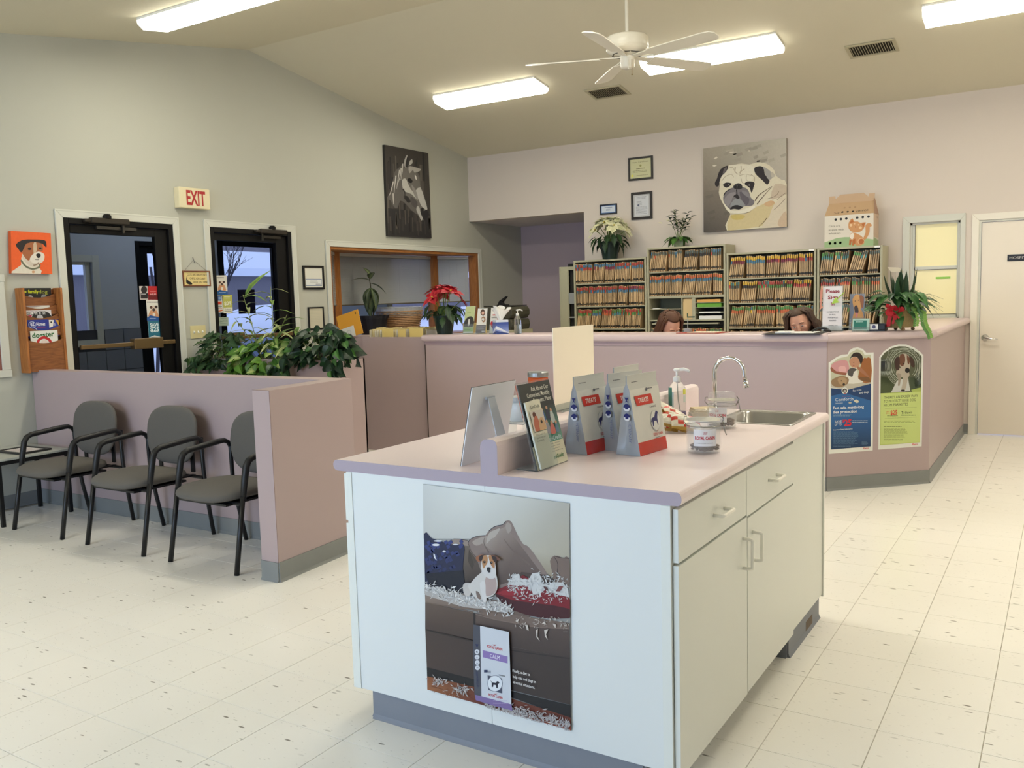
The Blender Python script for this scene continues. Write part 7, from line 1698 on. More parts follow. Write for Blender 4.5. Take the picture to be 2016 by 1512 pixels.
def d_(P, w_, h_):
    P.rect(0, 0, w_, h_ * .32, (96, 78, 84)); P.fuzz(w_ * .08, h_ * .27, w_ * .9, h_ * .12, 3, (190, 180, 180), h=.35); P.rect(w_ * .6, h_ * .05, w_ * .92, h_ * .09, (226, 220, 216))
    P.poly([(w_ * .3, h_ * .8), (w_ * .45, h_ * .95), (w_ * .7, h_ * .92), (w_ * .78, h_ * .75), (w_ * .6, h_ * .68)], (84, 58, 44), smooth=2); P.disc(w_ * .58, h_ * .80, w_ * .15, (214, 168, 146)); P.poly([(w_ * .45, h_ * .55), (w_ * .6, h_ * .66), (w_ * .85, h_ * .62), (w_ * .9, h_ * .5), (w_ * .7, h_ * .42)], (160, 120, 90), smooth=2); P.disc(w_ * .64, h_ * .54, w_ * .14, (224, 216, 204)); P.disc(w_ * .6, h_ * .5, w_ * .04, (30, 28, 28))
holder('brochure_holder', 'clear holder with leaflet of a woman hugging a dog over a purple band', 2.125, -2.95, .105, .235, .25, .1, d_)
def d_(P, w_, h_):
    P.rect(w_ * .72, h_ * .3, w_, h_, (190, 130, 140)); P.fuzz(w_ * .15, h_ * .9, w_ * .7, h_ * .84, 1, (60, 60, 60), h=.6); P.rect(w_ * .2, h_ * .68, w_ * .6, h_ * .72, (200, 50, 60)); P.text('CHOICE', w_ * .12, h_ * .58, w_ * .66, h_ * .58, (60, 56, 56), h=.011, bold=.03)
    P.poly([(w_ * .5, h_ * .1), (w_ * .05, h_ * .32), (w_ * .1, h_ * .44), (w_ * .3, h_ * .46), (w_ * .45, h_ * .38), (w_ * .62, h_ * .47), (w_ * .8, h_ * .42), (w_ * .85, h_ * .3)], (190, 26, 38), smooth=2); P.disc(w_ * .4, h_ * .24, w_ * .2, (84, 44, 40), r2=w_ * .12)
holder('brochure_holder', 'clear holder with white leaflet showing a red heart, behind the tissue box', 2.255, -2.92, .105, .238, .22, .1, d_)
# tissue box
tbx = thing('tissue_box', 'blue and white cube tissue box with a tissue pulled up', 'tissue box', (2.362, -2.98, Z1), radians(48))
part('box', MB().box(-.058, .058, -.058, .058, 0, .125, col=(214, 218, 228)), PRINT, tbx, bevel=.002)
for n_, pp, U in (((-1, 0, 0), (-.0584, .058, 0), (0, -1, 0)), ((0, -1, 0), (-.058, -.0584, 0), (1, 0, 0))):
    P = Print(pp, n_, U=U); L = .116
    fl = (lambda a: a) if n_[1] else (lambda a: L - a)
    for i in range(8): z = .02 + .085 * i / 8; P.poly([(0, z), (L, z), (L, z + .011), (0, z + .011)], tuple(int(q) for q in (150 - 13 * i, 165 - 12 * i, 214 - 8 * i)), same=i > 0)
    near = 0 if n_[1] else L
    P.poly([(near, .0), (near, .03), (L - near, .005), (L - near, 0)], (60, 80, 140)); P.poly([(near, .075), (near, .045), (L - near, .004), (L - near, .012)], (226, 230, 240))
    o = P.build('print', None); o.parent = tbx
mbt = MB(); r = random.Random(2); n = 14
for (tx, ty, hh2, ph_) in ((-.012, .0, .115, 0), (.02, .01, .10, 1.3)):
    vs = []; 
    for j in range(5):
        for i in range(n + 1): a = 2 * pi * i / n; f = .012 + .042 * (j / 4) ** 1.2; ru = f * (1 + .35 * sin(3 * a + ph_ + j * .4)); vs.append((tx * j / 4 * 2 + ru * cos(a), ty * j / 4 + ru * sin(a) * .55, .122 + hh2 * j / 4 * (1 + .16 * sin(2 * a + ph_))))
    mbt.add(vs, [(j * (n + 1) + i, j * (n + 1) + i + 1, (j + 1) * (n + 1) + i + 1, (j + 1) * (n + 1) + i) for j in range(4) for i in range(n)])
part('tissue', mbt, mat('tissue_paper', (238, 236, 230), .9), tbx, smooth=True)
def pump_bottle(label, x, y, z, R, H, fill, liquid, yaw, neck=.018, sleeve=None):
    t = thing('pump_bottle', label, 'bottle', (x, y, z), yaw)
    prof = [(0, 0), (R * .92, 0), (R, .006), (R, H * .72), (R * .9, H * .82), (R * .55, H * .93), (R * .4, H)]
    part('bottle', MB().lathe(prof, (0, 0, 0), 28, cap=False), mat('bottle_plastic', (242, 246, 244), .04, trans=.96, ior=1.08), t, smooth=True)
    part('gel', MB().lathe([(0, .004), (R * .9, .004), (R * .93, H * fill), (0, H * fill)], (0, 0, 0), 24), liquid, t)
    part('collar', MB().lathe([(0, H * .96), (neck, H * .96), (neck, H * 1.08), (neck * .5, H * 1.10), (0, H * 1.10)], (0, 0, 0), 20), PLASTIC, t)
    m = MB(); m.smooth = True; m.tube([(0, 0, H * 1.08), (0, 0, H * 1.24)], R * .14, 10); m.ball((0, 0, H * 1.27), (R * .42, R * .42, R * .22), 14, 8); m.tube([(0, 0, H * 1.27), (R * .8, 0, H * 1.285), (R * 1.3, 0, H * 1.25), (R * 1.45, 0, H * 1.20)], [R * .2, R * .2, R * .16, R * .12], 10)
    part('pump', m, PLASTIC, t); part('dip_tube', MB().tube([(0, 0, H), (.004, 0, H * .5), (R * .4, 0, H * .05)], .0025, 6), mat('tube_plastic', (220, 220, 216), .3, trans=.4), t)
    return t
GEL = mat('clear_gel', (236, 240, 240), .05, trans=.9, ior=1.33)
pump_bottle('clear pump bottle of hand gel on the reception counter beside the tissue box', 2.53, -2.96, Z1, .033, .165, .5, GEL, .9, neck=.014)
# files standing in the bin
r = random.Random(77)
x = FX0 + .035; i = 0
fm_ = []
for k, cc_ in enumerate(((222, 204, 146), (214, 194, 132), (232, 220, 176), (206, 186, 128))):
    m = MB().box(0, .004, 0, .30, 0, .23, col=cc_).box(.0042, .006, .004, .296, .004, .225, col=(236, 232, 220)).box(0, .004, .05 + .05 * k, .13 + .05 * k, .23, .243, col=cc_).mesh('file'); m.materials.append(PRINT); fm_.append(m)
while x < FX1 - .06:
    o = bpy.data.objects.new('file_folder', r.choice(fm_)); C.objects.link(o); o.matrix_world = Matrix.Translation((x, FY0 + .05 + r.random() * .04, .952 + r.random() * .012)) @ Matrix.Rotation(r.uniform(-.01, .04), 4, 'Y')
    tag(o, 'manila file folder standing in the open bin left of the counter', 'folder', 'manila files in the open bin'); x += r.choice([.011, .013, .02, .034]); i += 1
for k, (xa, xb, z) in enumerate(((1.02, 1.16, 1.185), (1.22, 1.31, 1.18), (1.36, 1.52, 1.19))): block('manila_file', 'wide manila file turned face on in the open bin, %s' % ('left one', 'middle one', 'right one')[k], 'folder', xa, xb, FY0 + .026, FY0 + .030, .952, z + .01, YEL)
block('manila_tray', 'yellow manila files in a rack behind the red poinsettia', 'folder', 1.75, 1.97, -2.70, -2.62, .90, 1.232, YEL)
t = thing('envelope', 'large orange yellow envelope leaning beside the file bin, white sheet on it', 'envelope', (.62, -3.02, .0)); 
t.location = (.60, -2.99, 1.119)
M_ = Matrix.Rotation(radians(-14), 4, 'Y')
part('stand', MB().box(-.25, .17, .02, .40, -1.119, -.0), LAM, t)
part('sheet', MB().box(-.15, .15, -.004, .001, .0, .245, col=(226, 160, 56), M=M_), PRINT, t, bevel=.0005)
part('label_sheet', MB().box(-.13, .05, -.0062, -.0045, .0, .105, col=(222, 218, 206), M=M_), PRINT, t); part('window_ring', MB().tube([(-.03 + .03 * cos(a), -.0068, .05 + .02 * sin(a)) for a in [2 * pi * k / 16 for k in range(17)]], .0015, 4, M=M_, col=(150, 148, 140)).box(.105, .115, -.0052, -.004, .205, .228, col=(40, 34, 24), M=M_), PRINT, t)
# printer and punch on a low cabinet behind the counter
block('storage_chest', 'grey chest behind the counter under the dark machine', 'cabinet', .98, 1.40, -1.22, -.80, 0, 1.10, SHM, bev=.004)
pn = thing('printer', 'dark olive office machine behind the brochures', 'printer', (1.19, -1.01, 1.1005))
DKM = mat('dark_olive_plastic', (74, 72, 58), .6, noise=.5, nscale=14)
part('lower_case', MB().prism([(-.20, -.20, 0), (.17, -.20, 0), (.19, -.20, .06), (.17, -.20, .12), (-.20, -.20, .12)], 0, (0, .40, 0)), DKM, pn, bevel=.012)
part('upper_case', MB().prism([(-.20, -.20, .125), (.15, -.20, .125), (.185, -.20, .17), (.185, -.20, .22), (.16, -.20, .26), (-.20, -.20, .265)], 0, (0, .40, 0)), DKM, pn, bevel=.012)
part('top_plate', MB().box(-.20, .15, -.19, .19, .266, .275), mat('dark_cubby', (34, 33, 28), .8), pn)
hpn = thing('hole_punch', 'black lever hole punch on top of the dark office machine', 'hole punch', (1.19, -1.1, 1.3765))
part('base', MB().box(-.07, .07, -.03, .03, 0, .012), BLACK, hpn, bevel=.004); part('lever', MB().prism([(-.06, -.02, .012), (-.045, -.02, .05), (.05, -.02, .105), (.06, -.02, .10), (.0, -.02, .04), (.02, -.02, .012)], 0, (0, .04, 0)), BLACK, hpn, bevel=.003)
# grey card stand with a pole, red folder with papers, clipboard
gd = thing('note_stand', 'small grey note stand with a thin pole on the counter', 'note holder', (4.065, -2.83, Z1))
part('base', MB().box(-.028, .028, -.02, .02, 0, .032), mat('grey_plastic', (150, 152, 150), .5), gd, bevel=.003); part('pole', MB().tube([(0, 0, .03), (.002, 0, .12)], .0035, 8), mat('grey_plastic', (150, 152, 150), .5), gd); part('clip', MB().box(-.004, .004, -.004, .004, .118, .155).box(.004, .06, -.004, .002, .118, .128), mat('green_clip', (40, 70, 48), .5), gd)
rf_ = thing('paper_tray', 'flat red folder with white papers lying on the counter', 'folder', (4.22, -2.93, Z1), -.08)
part('folder', MB().box(-.17, .19, -.11, .11, 0, .004, col=(166, 60, 44)), PRINT, rf_); part('papers', MB().box(-.08, .15, -.10, .09, .0045, .009, col=(228, 216, 190)), PRINT, rf_)
cbd = thing('clipboard', 'black clipboard with white paper overhanging the counter edge', 'clipboard', (4.98, -3.03, Z1), .06)
part('board', MB().box(-.21, .20, -.19, .14, 0, .005), BLACK, cbd, bevel=.002); part('paper', MB().box(-.12, .15, -.15, .11, .0055, .0075), PAPER, cbd); part('loose_sheet', MB().box(-.12, -.01, -.16, -.02, .008, .018), PAPER, cbd)
m = MB(); m.smooth = True; m.tube([(.10, .06, .012), (.15, .03, .035), (.20, .05, .03), (.235, .02, .012), (.20, -.02, .02)], .008, 8); part('cable_clip', m, BLACK, cbd)
# sign in stand
def d_(P, w_, h_):
    RD = (150, 36, 44)
    P.text('Please', w_ * .16, h_ * .84, w_ * .86, h_ * .84, RD, h=.026, bold=.03); P.text('Sign', w_ * .26, h_ * .70, w_ * .78, h_ * .70, RD, h=.026, bold=.03); P.text('In', w_ * .42, h_ * .56, w_ * .60, h_ * .56, RD, h=.026, bold=.03)
    GY = (90, 90, 100)
    for i, (s, a, b) in enumerate((('PAYMENT DUE', .22, .82), ('IN FULL', .36, .68), ('FOR SERVICES', .28, .78), ('RENDERED', .36, .70))): P.text(s, w_ * a, h_ * (.40 - .065 * i), w_ * b, h_ * (.40 - .065 * i), GY, h=.010, bold=.01)
    P.text('THANK YOU', w_ * .30, h_ * .10, w_ * .78, h_ * .10, GY, h=.010, bold=.01)
sg = holder('sign_stand', 'clear stand with white sheet reading Please Sign In', 5.175, -2.76, .155, .345, .04, .02, d_, card=(226, 222, 222), cw=.140, pocket=.12, kind='sign')
part('ribbon', MB().prism([(-.085, -.02, .17), (-.075, -.02, .19), (-.065, -.02, .345), (-.085, -.02, .30)], 0, (0, .004, 0), col=(214, 140, 116)).prism([(-.115, -.02, .10), (-.075, -.02, .20), (-.065, -.02, .18), (-.09, -.02, .16)], 0, (0, .004, 0), col=(226, 150, 120)), PRINT, sg)
pn2 = thing('pen', 'bright green arrow shaped pen clipped on the sign stand', 'pen', (5.175, -2.785, Z1))
part('barrel', MB().tube([(.015, 0, .215), (.090, .005, .290)], .0035, 6), mat('lime_plastic', (170, 206, 70), .5), pn2); part('arrow_head', MB().prism([(.0, -.004, .205), (.03, -.004, .21), (.055, -.004, .215), (.035, -.004, .235), (.03, -.004, .255), (.02, -.004, .24)], 0, (0, .004, 0)), mat('lime_plastic', (170, 206, 70), .5), pn2)
def d_(P, w_, h_):
    P.rect(0, 0, w_, h_, (128, 134, 150)); P.poly([(w_ * .15, 0), (w_ * .2, h_ * .3), (w_ * .35, h_ * .5), (w_ * .8, h_ * .55), (w_, h_ * .3), (w_, 0)], (206, 150, 84), smooth=2); P.poly([(w_ * .18, h_ * .85), (w_ * .4, h_ * .98), (w_ * .7, h_ * .95), (w_ * .8, h_ * .7), (w_ * .7, h_ * .5), (w_ * .4, h_ * .45), (w_ * .25, h_ * .65)], (216, 160, 92), smooth=2)
    P.poly([(w_ * .65, h_ * .95), (w_ * .95, h_ * .9), (w_ * .9, h_ * .6), (w_ * .78, h_ * .65)], (150, 92, 56), smooth=2); P.poly([(w_ * .3, h_ * .62), (w_ * .5, h_ * .68), (w_ * .62, h_ * .5), (w_ * .45, h_ * .42)], (66, 50, 46), smooth=2); P.poly([(w_ * .42, h_ * .46), (w_ * .56, h_ * .47), (w_ * .52, h_ * .34), (w_ * .44, h_ * .36)], (214, 130, 130), smooth=2); P.disc(w_ * .36, h_ * .8, w_ * .035, (40, 26, 22)); P.disc(w_ * .6, h_ * .82, w_ * .035, (40, 26, 22), same=True); P.fuzz(0, h_ * .3, w_ * .12, 0, 4, (206, 190, 180))
holder('photo_card', 'upright card with a photo of a golden dog behind the teal cards', 5.325, -2.64, .110, .275, .10, .05, d_, kind='card')
def d_(P, w_, h_): P.rect(w_ * .08, h_ * .12, w_ * .85, h_ * .80, (28, 110, 92)); P.fuzz(w_ * .2, h_ * .72, w_ * .7, h_ * .6, 1, (180, 214, 200)); P.fuzz(w_ * .15, h_ * .9, w_ * .5, h_ * .86, 1, (90, 130, 120))
holder('card_holder', 'clear holder with teal cards on the angled counter end', 5.385, -2.80, .125, .095, .12, -.05, d_, card=(170, 200, 186), kind='card holder')
ch_ = thing('card_box', 'black business card box with a white card in front of the plant pot', 'card holder', (5.48, -2.78, Z1), -.05)
part('box', MB().box(-.05, .075, -.03, .04, 0, .012).box(-.05, .075, -.005, .0, .012, .045).box(-.05, .075, .035, .04, .012, .055).box(.07, .075, -.03, .04, .012, .05), BLACK, ch_, bevel=.002); part('cards', MB().box(-.045, .065, .002, .032, .013, .048), mat('navy_cards', (32, 34, 56), .5), ch_)
part('front_card', MB().box(-.035, .022, -.012, -.009, .013, .052), PAPER, ch_); P = Print((-.006, -.0125, .032), (0, -1, 0), U=(1, 0, 0)); P.disc(0, 0, .013, (74, 76, 110)); o = P.build('print', None); o.parent = ch_
# plant arrangement on the right
pa = thing('plant_arrangement', 'mixed green plants with a red bow in a wicker pot on the counter', 'plant', (5.625, -2.66, Z1)); r = random.Random(91)
mb = MB(); hxp = []
for k in range(8): a = 2 * pi * k / 8 + .39; hxp.append((cos(a), sin(a)))
vs = []; lv = [(.098, .022), (.122, .150), (.115, .150), (.09, .14)]
for (rr, z) in lv: vs += [(rr * a, rr * b * .85, z) for a, b in hxp]
fs = [(i * 8 + k, i * 8 + (k + 1) % 8, (i + 1) * 8 + (k + 1) % 8, (i + 1) * 8 + k) for i in range(3) for k in range(8)] + [tuple(reversed(range(8))), tuple(24 + k for k in range(8))]
mb.add(vs, fs); part('pot', mb, mat('woven_pot', (140, 118, 76), .8, noise=.35, nscale=140, bump=.8, bscale=260), pa)
for k in range(0, 8, 2): a, b = hxp[k]; part('foot', MB().ball((a * .094, b * .08, .012), (.014, .014, .0125), 10, 8), mat('pot_foot', (120, 92, 60), .7), pa)
plm = leaves(LANCE, [(.30, dict(c_mid=(30, 56, 30), droop=.1, fold=.5)), (.24, dict(c_mid=(38, 70, 36), droop=.25, fold=.5))]); ovl = leaves(OVAL, [(.12, dict(c_mid=(40, 78, 36), c_in=(60, 100, 48), droop=.4)), (.10, dict(c_mid=(28, 56, 30), c_in=(44, 76, 40))), (.14, dict(c_mid=(52, 96, 44), c_in=(70, 116, 56), droop=.6))])
for i in range(16): a = i * 2.4; e = .15 + .55 * (i / 16); put(pa, plm[i % 2], (.02 * cos(a) + .01, .02 * sin(a), .17), (cos(a) * e, sin(a) * e, 1), (cos(a), sin(a), .2), r.uniform(.8, 1.0), name='palm_leaf')
for i in range(64):
    a = r.uniform(0, 2 * pi); z = .13 + .16 * r.random(); rr = .04 + .13 * r.random(); put(pa, r.choice(ovl), (rr * cos(a) - .02, rr * sin(a) * .8, z), (cos(a), sin(a) * .8 - .2, r.uniform(-.5, .4)), (0, -.2, 1), r.uniform(.6, 1.05))
mb = MB()
for i in range(9): a = -.5 + .16 * i; mb.tube([(.02, 0, .16), (.10 + .03 * i / 9, -.02, .23 + .02 * (i % 4)), (.20, -.02 + .02 * a, .26 - .02 * (i % 5)), (.25 + .02 * (i % 3), -.02 + .03 * a, .22 - .03 * (i % 5))], [.0015, .0013, .001, .0006], 4)
part('fine_grass', mb, mat('brown_grass', (92, 84, 50), .7), pa)
frn = leaves([(0, .1), (.25, .42), (.5, .46), (.75, .3), (1, 0)], [(.034, dict(c_mid=(110, 152, 60), c_in=(136, 172, 80), fold=.2, droop=.3)), (.030, dict(c_mid=(84, 128, 48), fold=.2))])
sp = [Vector((.09, -.02, .17)), Vector((.14, -.05, .165)), Vector((.165, -.07, .12)), Vector((.172, -.085, .06)), Vector((.19, -.105, .02)), Vector((.215, -.150, -.01)), Vector((.228, -.168, -.05))]
sp2 = [Vector((.06, -.03, .17)), Vector((.10, -.07, .14)), Vector((.125, -.085, .08)), Vector((.12, -.09, .03))]
for path, m_ in ((sp, 46), (sp2, 20)):
    part('frond_stem', MB().tube(path, .002, 5), mat('green_stem', (96, 120, 50), .5), pa)
    for i in range(m_):
        u = i / m_ * (len(path) - 1); j = min(int(u), len(path) - 2); p = path[j].lerp(path[j + 1], u - j); d = (path[j + 1] - path[j]).normalized(); s = 1 if i % 2 else -1
        sd = d.cross(Vector((0, -1, .2))).normalized() * s; put(pa, frn[i % 2], p, sd + d * .25, (0, -1, .3), 1.0 - .4 * i / m_, name='frond_leaf')
RB = mat('red_ribbon', (176, 20, 32), .5, noise=.2, nscale=60); mb = MB()
for i in range(26):
    a = 2 * pi * r.random(); L = .022 + .032 * r.random(); c0 = Vector((-.012 + r.uniform(-.02, .02), -.112, .135 + r.uniform(-.015, .02)))
    q = [c0, c0 + Vector((cos(a) * L * .6, -.016, sin(a) * L * .5 + .012)), c0 + Vector((cos(a) * L * 1.15, -.006, sin(a) * L)), c0 + Vector((cos(a) * L * .5, .003, sin(a) * L * .4 - .006))]
    for u, v in zip(q[:-1], q[1:]): n_ = Vector((-(v - u).z, .25 * r.random() * .02, (v - u).x)).normalized() * .012; mb.add([u - n_, v - n_, v + n_, u + n_], [(0, 1, 2, 3)])
mb.add([(-.06, -.114, .12), (-.03, -.114, .12), (-.045, -.108, .035), (-.075, -.108, .03)], [(0, 1, 2, 3)]).add([(-.02, -.116, .12), (.0, -.116, .12), (-.02, -.110, .05), (-.035, -.110, .05)], [(0, 1, 2, 3)])
o = part('bow', mb, RB, pa); sd_ = o.modifiers.new('Solidify', 'SOLIDIFY'); sd_.thickness = .0008
part('card_pick', MB().tube([(-.01, 0, .16), (-.03, -.02, .43)], .0012, 5), mat('clear_acrylic', (240, 246, 246), .03), pa); part('gift_card', MB().add([(-.08, -.045, .462), (.0, -.05, .455), (.035, -.03, .418), (-.055, -.025, .425)], [(0, 1, 2, 3)], (240, 226, 200)).add([(-.052, -.044, .4555), (-.038, -.045, .4545), (-.032, -.040, .447), (-.046, -.039, .448)], [(0, 1, 2, 3)], (170, 110, 50)), PRINT, pa)
# ================================================================ things on the island worktop
Z2 = IZ + .0006
# picture card with an easel back
ec = thing('easel_card', 'back of a white easel card standing on the left side of the island', 'display card', (5.008, -7.342, Z2))
part('card', MB().prism([(0, 0, 0), (0, .262, 0), (.050, .268, .258), (.050, .004, .258)], 0, (.003, 0, 0), col=(236, 238, 242)), PRINT, ec)
part('card_edge', MB().prism([(-.0025, 0, 0), (-.0025, .262, 0), (.0475, .268, .2595), (.0475, .004, .2595)], 0, (.0022, 0, 0), col=(50, 46, 46)), PRINT, ec)
part('easel_leg', MB().prism([(.056, .085, .215), (.056, .125, .215), (.105, .150, .0), (.105, .085, .0)], 0, (.003, 0, 0), col=(196, 202, 212)), PRINT, ec)
part('easel_hinge', MB().box(.048, .056, .08, .13, .212, .220, col=(190, 196, 206)).box(.07, .105, .10, .14, .085, .090, col=(214, 218, 224)), PRINT, ec)
# leaning acrylic brochure holder
bh = thing('brochure_holder', 'slanted clear holder with credit leaflets leaning against the island ridge', 'brochure holder', (5.278, -7.216, Z2), pi / 2)
# local: front is -Y after turning -> world +X ; local x runs along world +y
hh3, dd = .272, .068; w3 = .202
part('acrylic_back', MB().prism([(-w3 / 2, 0, 0), (w3 / 2, 0, 0), (w3 / 2, dd, hh3), (-w3 / 2, dd, hh3)], 0, (0, .003, 0)), ACR, bh)
part('acrylic_foot', MB().box(-w3 / 2, w3 / 2, -.003, .075, 0, .003), ACR, bh)
part('acrylic_pocket', MB().prism([(-w3 / 2 + .0, -.018, .003), (0.01, -.018, .003), (.01, -.018 + dd * .40, hh3 * .40), (-w3 / 2, -.018 + dd * .40, hh3 * .40)], 0, (0, .002, 0)), ACR, bh)
part('poster_sheet', MB().prism([(-w3 / 2 + .002, -.004, .002), (w3 / 2 - .002, -.004, .002), (w3 / 2 - .002, dd - .006, hh3 - .004), (-w3 / 2 + .002, dd - .006, hh3 - .004)], 0, (0, .003, 0), col=(52, 56, 56)), PRINT, bh)
n = Vector((0, -hh3, dd)).normalized(); P = Print((0, 0, 0), n, U=(1, 0, 0)); P.p = Vector((-w3 / 2 + .002, -.0046, .002)); Wp, Hp = w3 - .004, math.hypot(hh3, dd) - .005
P.rect(0, 0, Wp, Hp * .27, (222, 220, 196)); P.grad([([(Wp * .3, Hp * .27), (Wp, Hp * .27), (Wp, Hp * .70), (Wp * .4, Hp * .70)], [(70, 140, 116), (120, 170, 150), (60, 66, 68), (52, 56, 56)])])
WH = (226, 226, 216)
P.text('Ask About Our', Wp * .36, Hp * .90, Wp * .92, Hp * .90, WH, h=.014, bold=.01); P.text('Convenient Monthly', Wp * .20, Hp * .83, Wp * .92, Hp * .83, WH, h=.014, bold=.01); P.text('Payment Plans', Wp * .36, Hp * .76, Wp * .92, Hp * .76, WH, h=.014, bold=.01)
for (a, b, w_, h_, c_) in ((.55, .58, .07, .13, (70, 100, 150)), (.70, .60, .06, .12, (60, 62, 80)), (.82, .56, .07, .13, (190, 200, 196)), (.60, .44, .08, .12, (150, 150, 160)), (.74, .42, .08, .12, (206, 120, 110)), (.88, .42, .06, .10, (110, 140, 160)), (.50, .40, .05, .14, (90, 120, 170))): P.poly([(Wp * (a - w_), Hp * (b - h_ * .5)), (Wp * (a + w_), Hp * (b - h_ * .5)), (Wp * (a + w_ * .5), Hp * (b + h_ * .5)), (Wp * (a - w_ * .5), Hp * (b + h_ * .5))], c_, smooth=2); P.disc(Wp * a, Hp * (b + h_ * .62), .006, (206, 160, 130))
P.text('CareCredit', Wp * .46, Hp * .285, Wp * .94, Hp * .285, (206, 224, 230), h=.014, bold=.01); P.text('CareCredit', Wp * .48, Hp * .07, Wp * .88, Hp * .07, (60, 120, 70), h=.013, bold=.02); P.fuzz(Wp * .45, Hp * .25, Wp * .9, Hp * .13, 4, (150, 150, 140), h=.2)
P.disc(Wp * .24, Hp * .70, .022, (70, 66, 60)); P.disc(Wp * .24, Hp * .70, .018, (46, 46, 44))
P.build('print', None).parent = bh
lf = thing('leaflet', 'white folded credit leaflet in the front pocket of the slanted holder', 'leaflet', (5.278, -7.216, Z2), pi / 2)
part('pages', MB().prism([(-.092, -.014, .006), (-.002, -.014, .006), (-.002, -.014 + .054, .212), (-.012, -.014 + .055, .216), (-.092, -.014 + .054, .212)], 0, (0, .006, 0), col=(228, 226, 206)), PRINT, lf)
P = Print((0, 0, 0), n, U=(1, 0, 0)); P.p = Vector((-.092, -.0148, .006)); a_, b_ = .09, .213
P.text('CareCredit', a_ * .22, b_ * .90, a_ * .84, b_ * .90, (70, 84, 70), h=.010, bold=.01); P.rect(a_ * .1, b_ * .56, a_ * .98, b_ * .86, (206, 200, 190)); P.disc(a_ * .35, b_ * .80, .010, (96, 52, 40)); P.poly([(a_ * .2, b_ * .56), (a_ * .25, b_ * .74), (a_ * .5, b_ * .78), (a_ * .6, b_ * .6), (a_ * .55, b_ * .56)], (190, 110, 84), smooth=2); P.poly([(a_ * .5, b_ * .56), (a_ * .6, b_ * .72), (a_ * .85, b_ * .74), (a_ * .96, b_ * .6), (a_ * .9, b_ * .56)], (206, 170, 130), smooth=2); P.disc(a_ * .72, b_ * .68, .006, (40, 34, 32)); P.line([(a_ * .1, b_ * .55), (a_ * .98, b_ * .55)], .0015, (60, 84, 60))
for i, s in enumerate(("Now it's easier to", 'care for everyone', 'in the family')): P.text(s, a_ * .14, b_ * (.49 - .045 * i), a_ * (.78, .74, .60)[i], b_ * (.49 - .045 * i), (90, 90, 80), h=.007)
P.build('print', None).parent = lf
# large blank board on the left worktop
bd = thing('display_board', 'large blank cream display board standing edge on behind the treat bags', 'board', (4.64, -5.86, Z2))
part('board', MB().box(-.002, .002, -.205, .208, .006, .396), mat('cream_board', (246, 238, 218), .6), bd)
part('stand', MB().box(-.03, .035, -.19, .20, 0, .004).box(.003, .006, -.19, .20, .004, .035).box(-.006, -.003, -.19, .20, .004, .035), ACR, bd)
# clear stand with a white carton, behind the easel card
cs = thing('clear_riser', 'low clear acrylic riser behind the easel card', 'display stand', (4.84, -6.70, Z2))
part('top', MB().box(-.06, .06, -.07, .07, .052, .055), ACR, cs); part('side', MB().box(-.06, -.057, -.07, .07, 0, .052).box(.057, .06, -.07, .07, 0, .052), ACR, cs)
wb = thing('white_jar', 'translucent white container on the clear riser, half hidden by the easel card', 'container', (4.84, -6.70, Z2 + .0555))
part('body', MB().lathe([(0, 0), (.036, 0), (.044, .01), (.046, .07), (.040, .08), (0, .08)], (0, 0, 0), 24), mat('milky_plastic', (214, 222, 222), .3, trans=.3), wb, smooth=True); part('lid', MB().lathe([(0, .081), (.044, .081), (.044, .098), (0, .098)], (0, 0, 0), 24), mat('grey_lid', (160, 164, 164), .4), wb)
# orange jar with metal lid
oj = thing('treat_jar', 'jar with orange contents and a grey metal lid behind the display board', 'jar', (4.582, -6.11, Z2))
part('jar', MB().lathe([(0, 0), (.044, 0), (.047, .006), (.047, .165), (.042, .175), (0, .175)], (0, 0, 0), 28), mat('orange_jar', (196, 84, 36), .15), oj, smooth=True); part('lid', MB().lathe([(0, .172), (.048, .172), (.049, .176), (.049, .192), (.046, .196), (0, .196)], (0, 0, 0), 28), mat('zinc_lid', (150, 152, 150), .35, .8), oj)
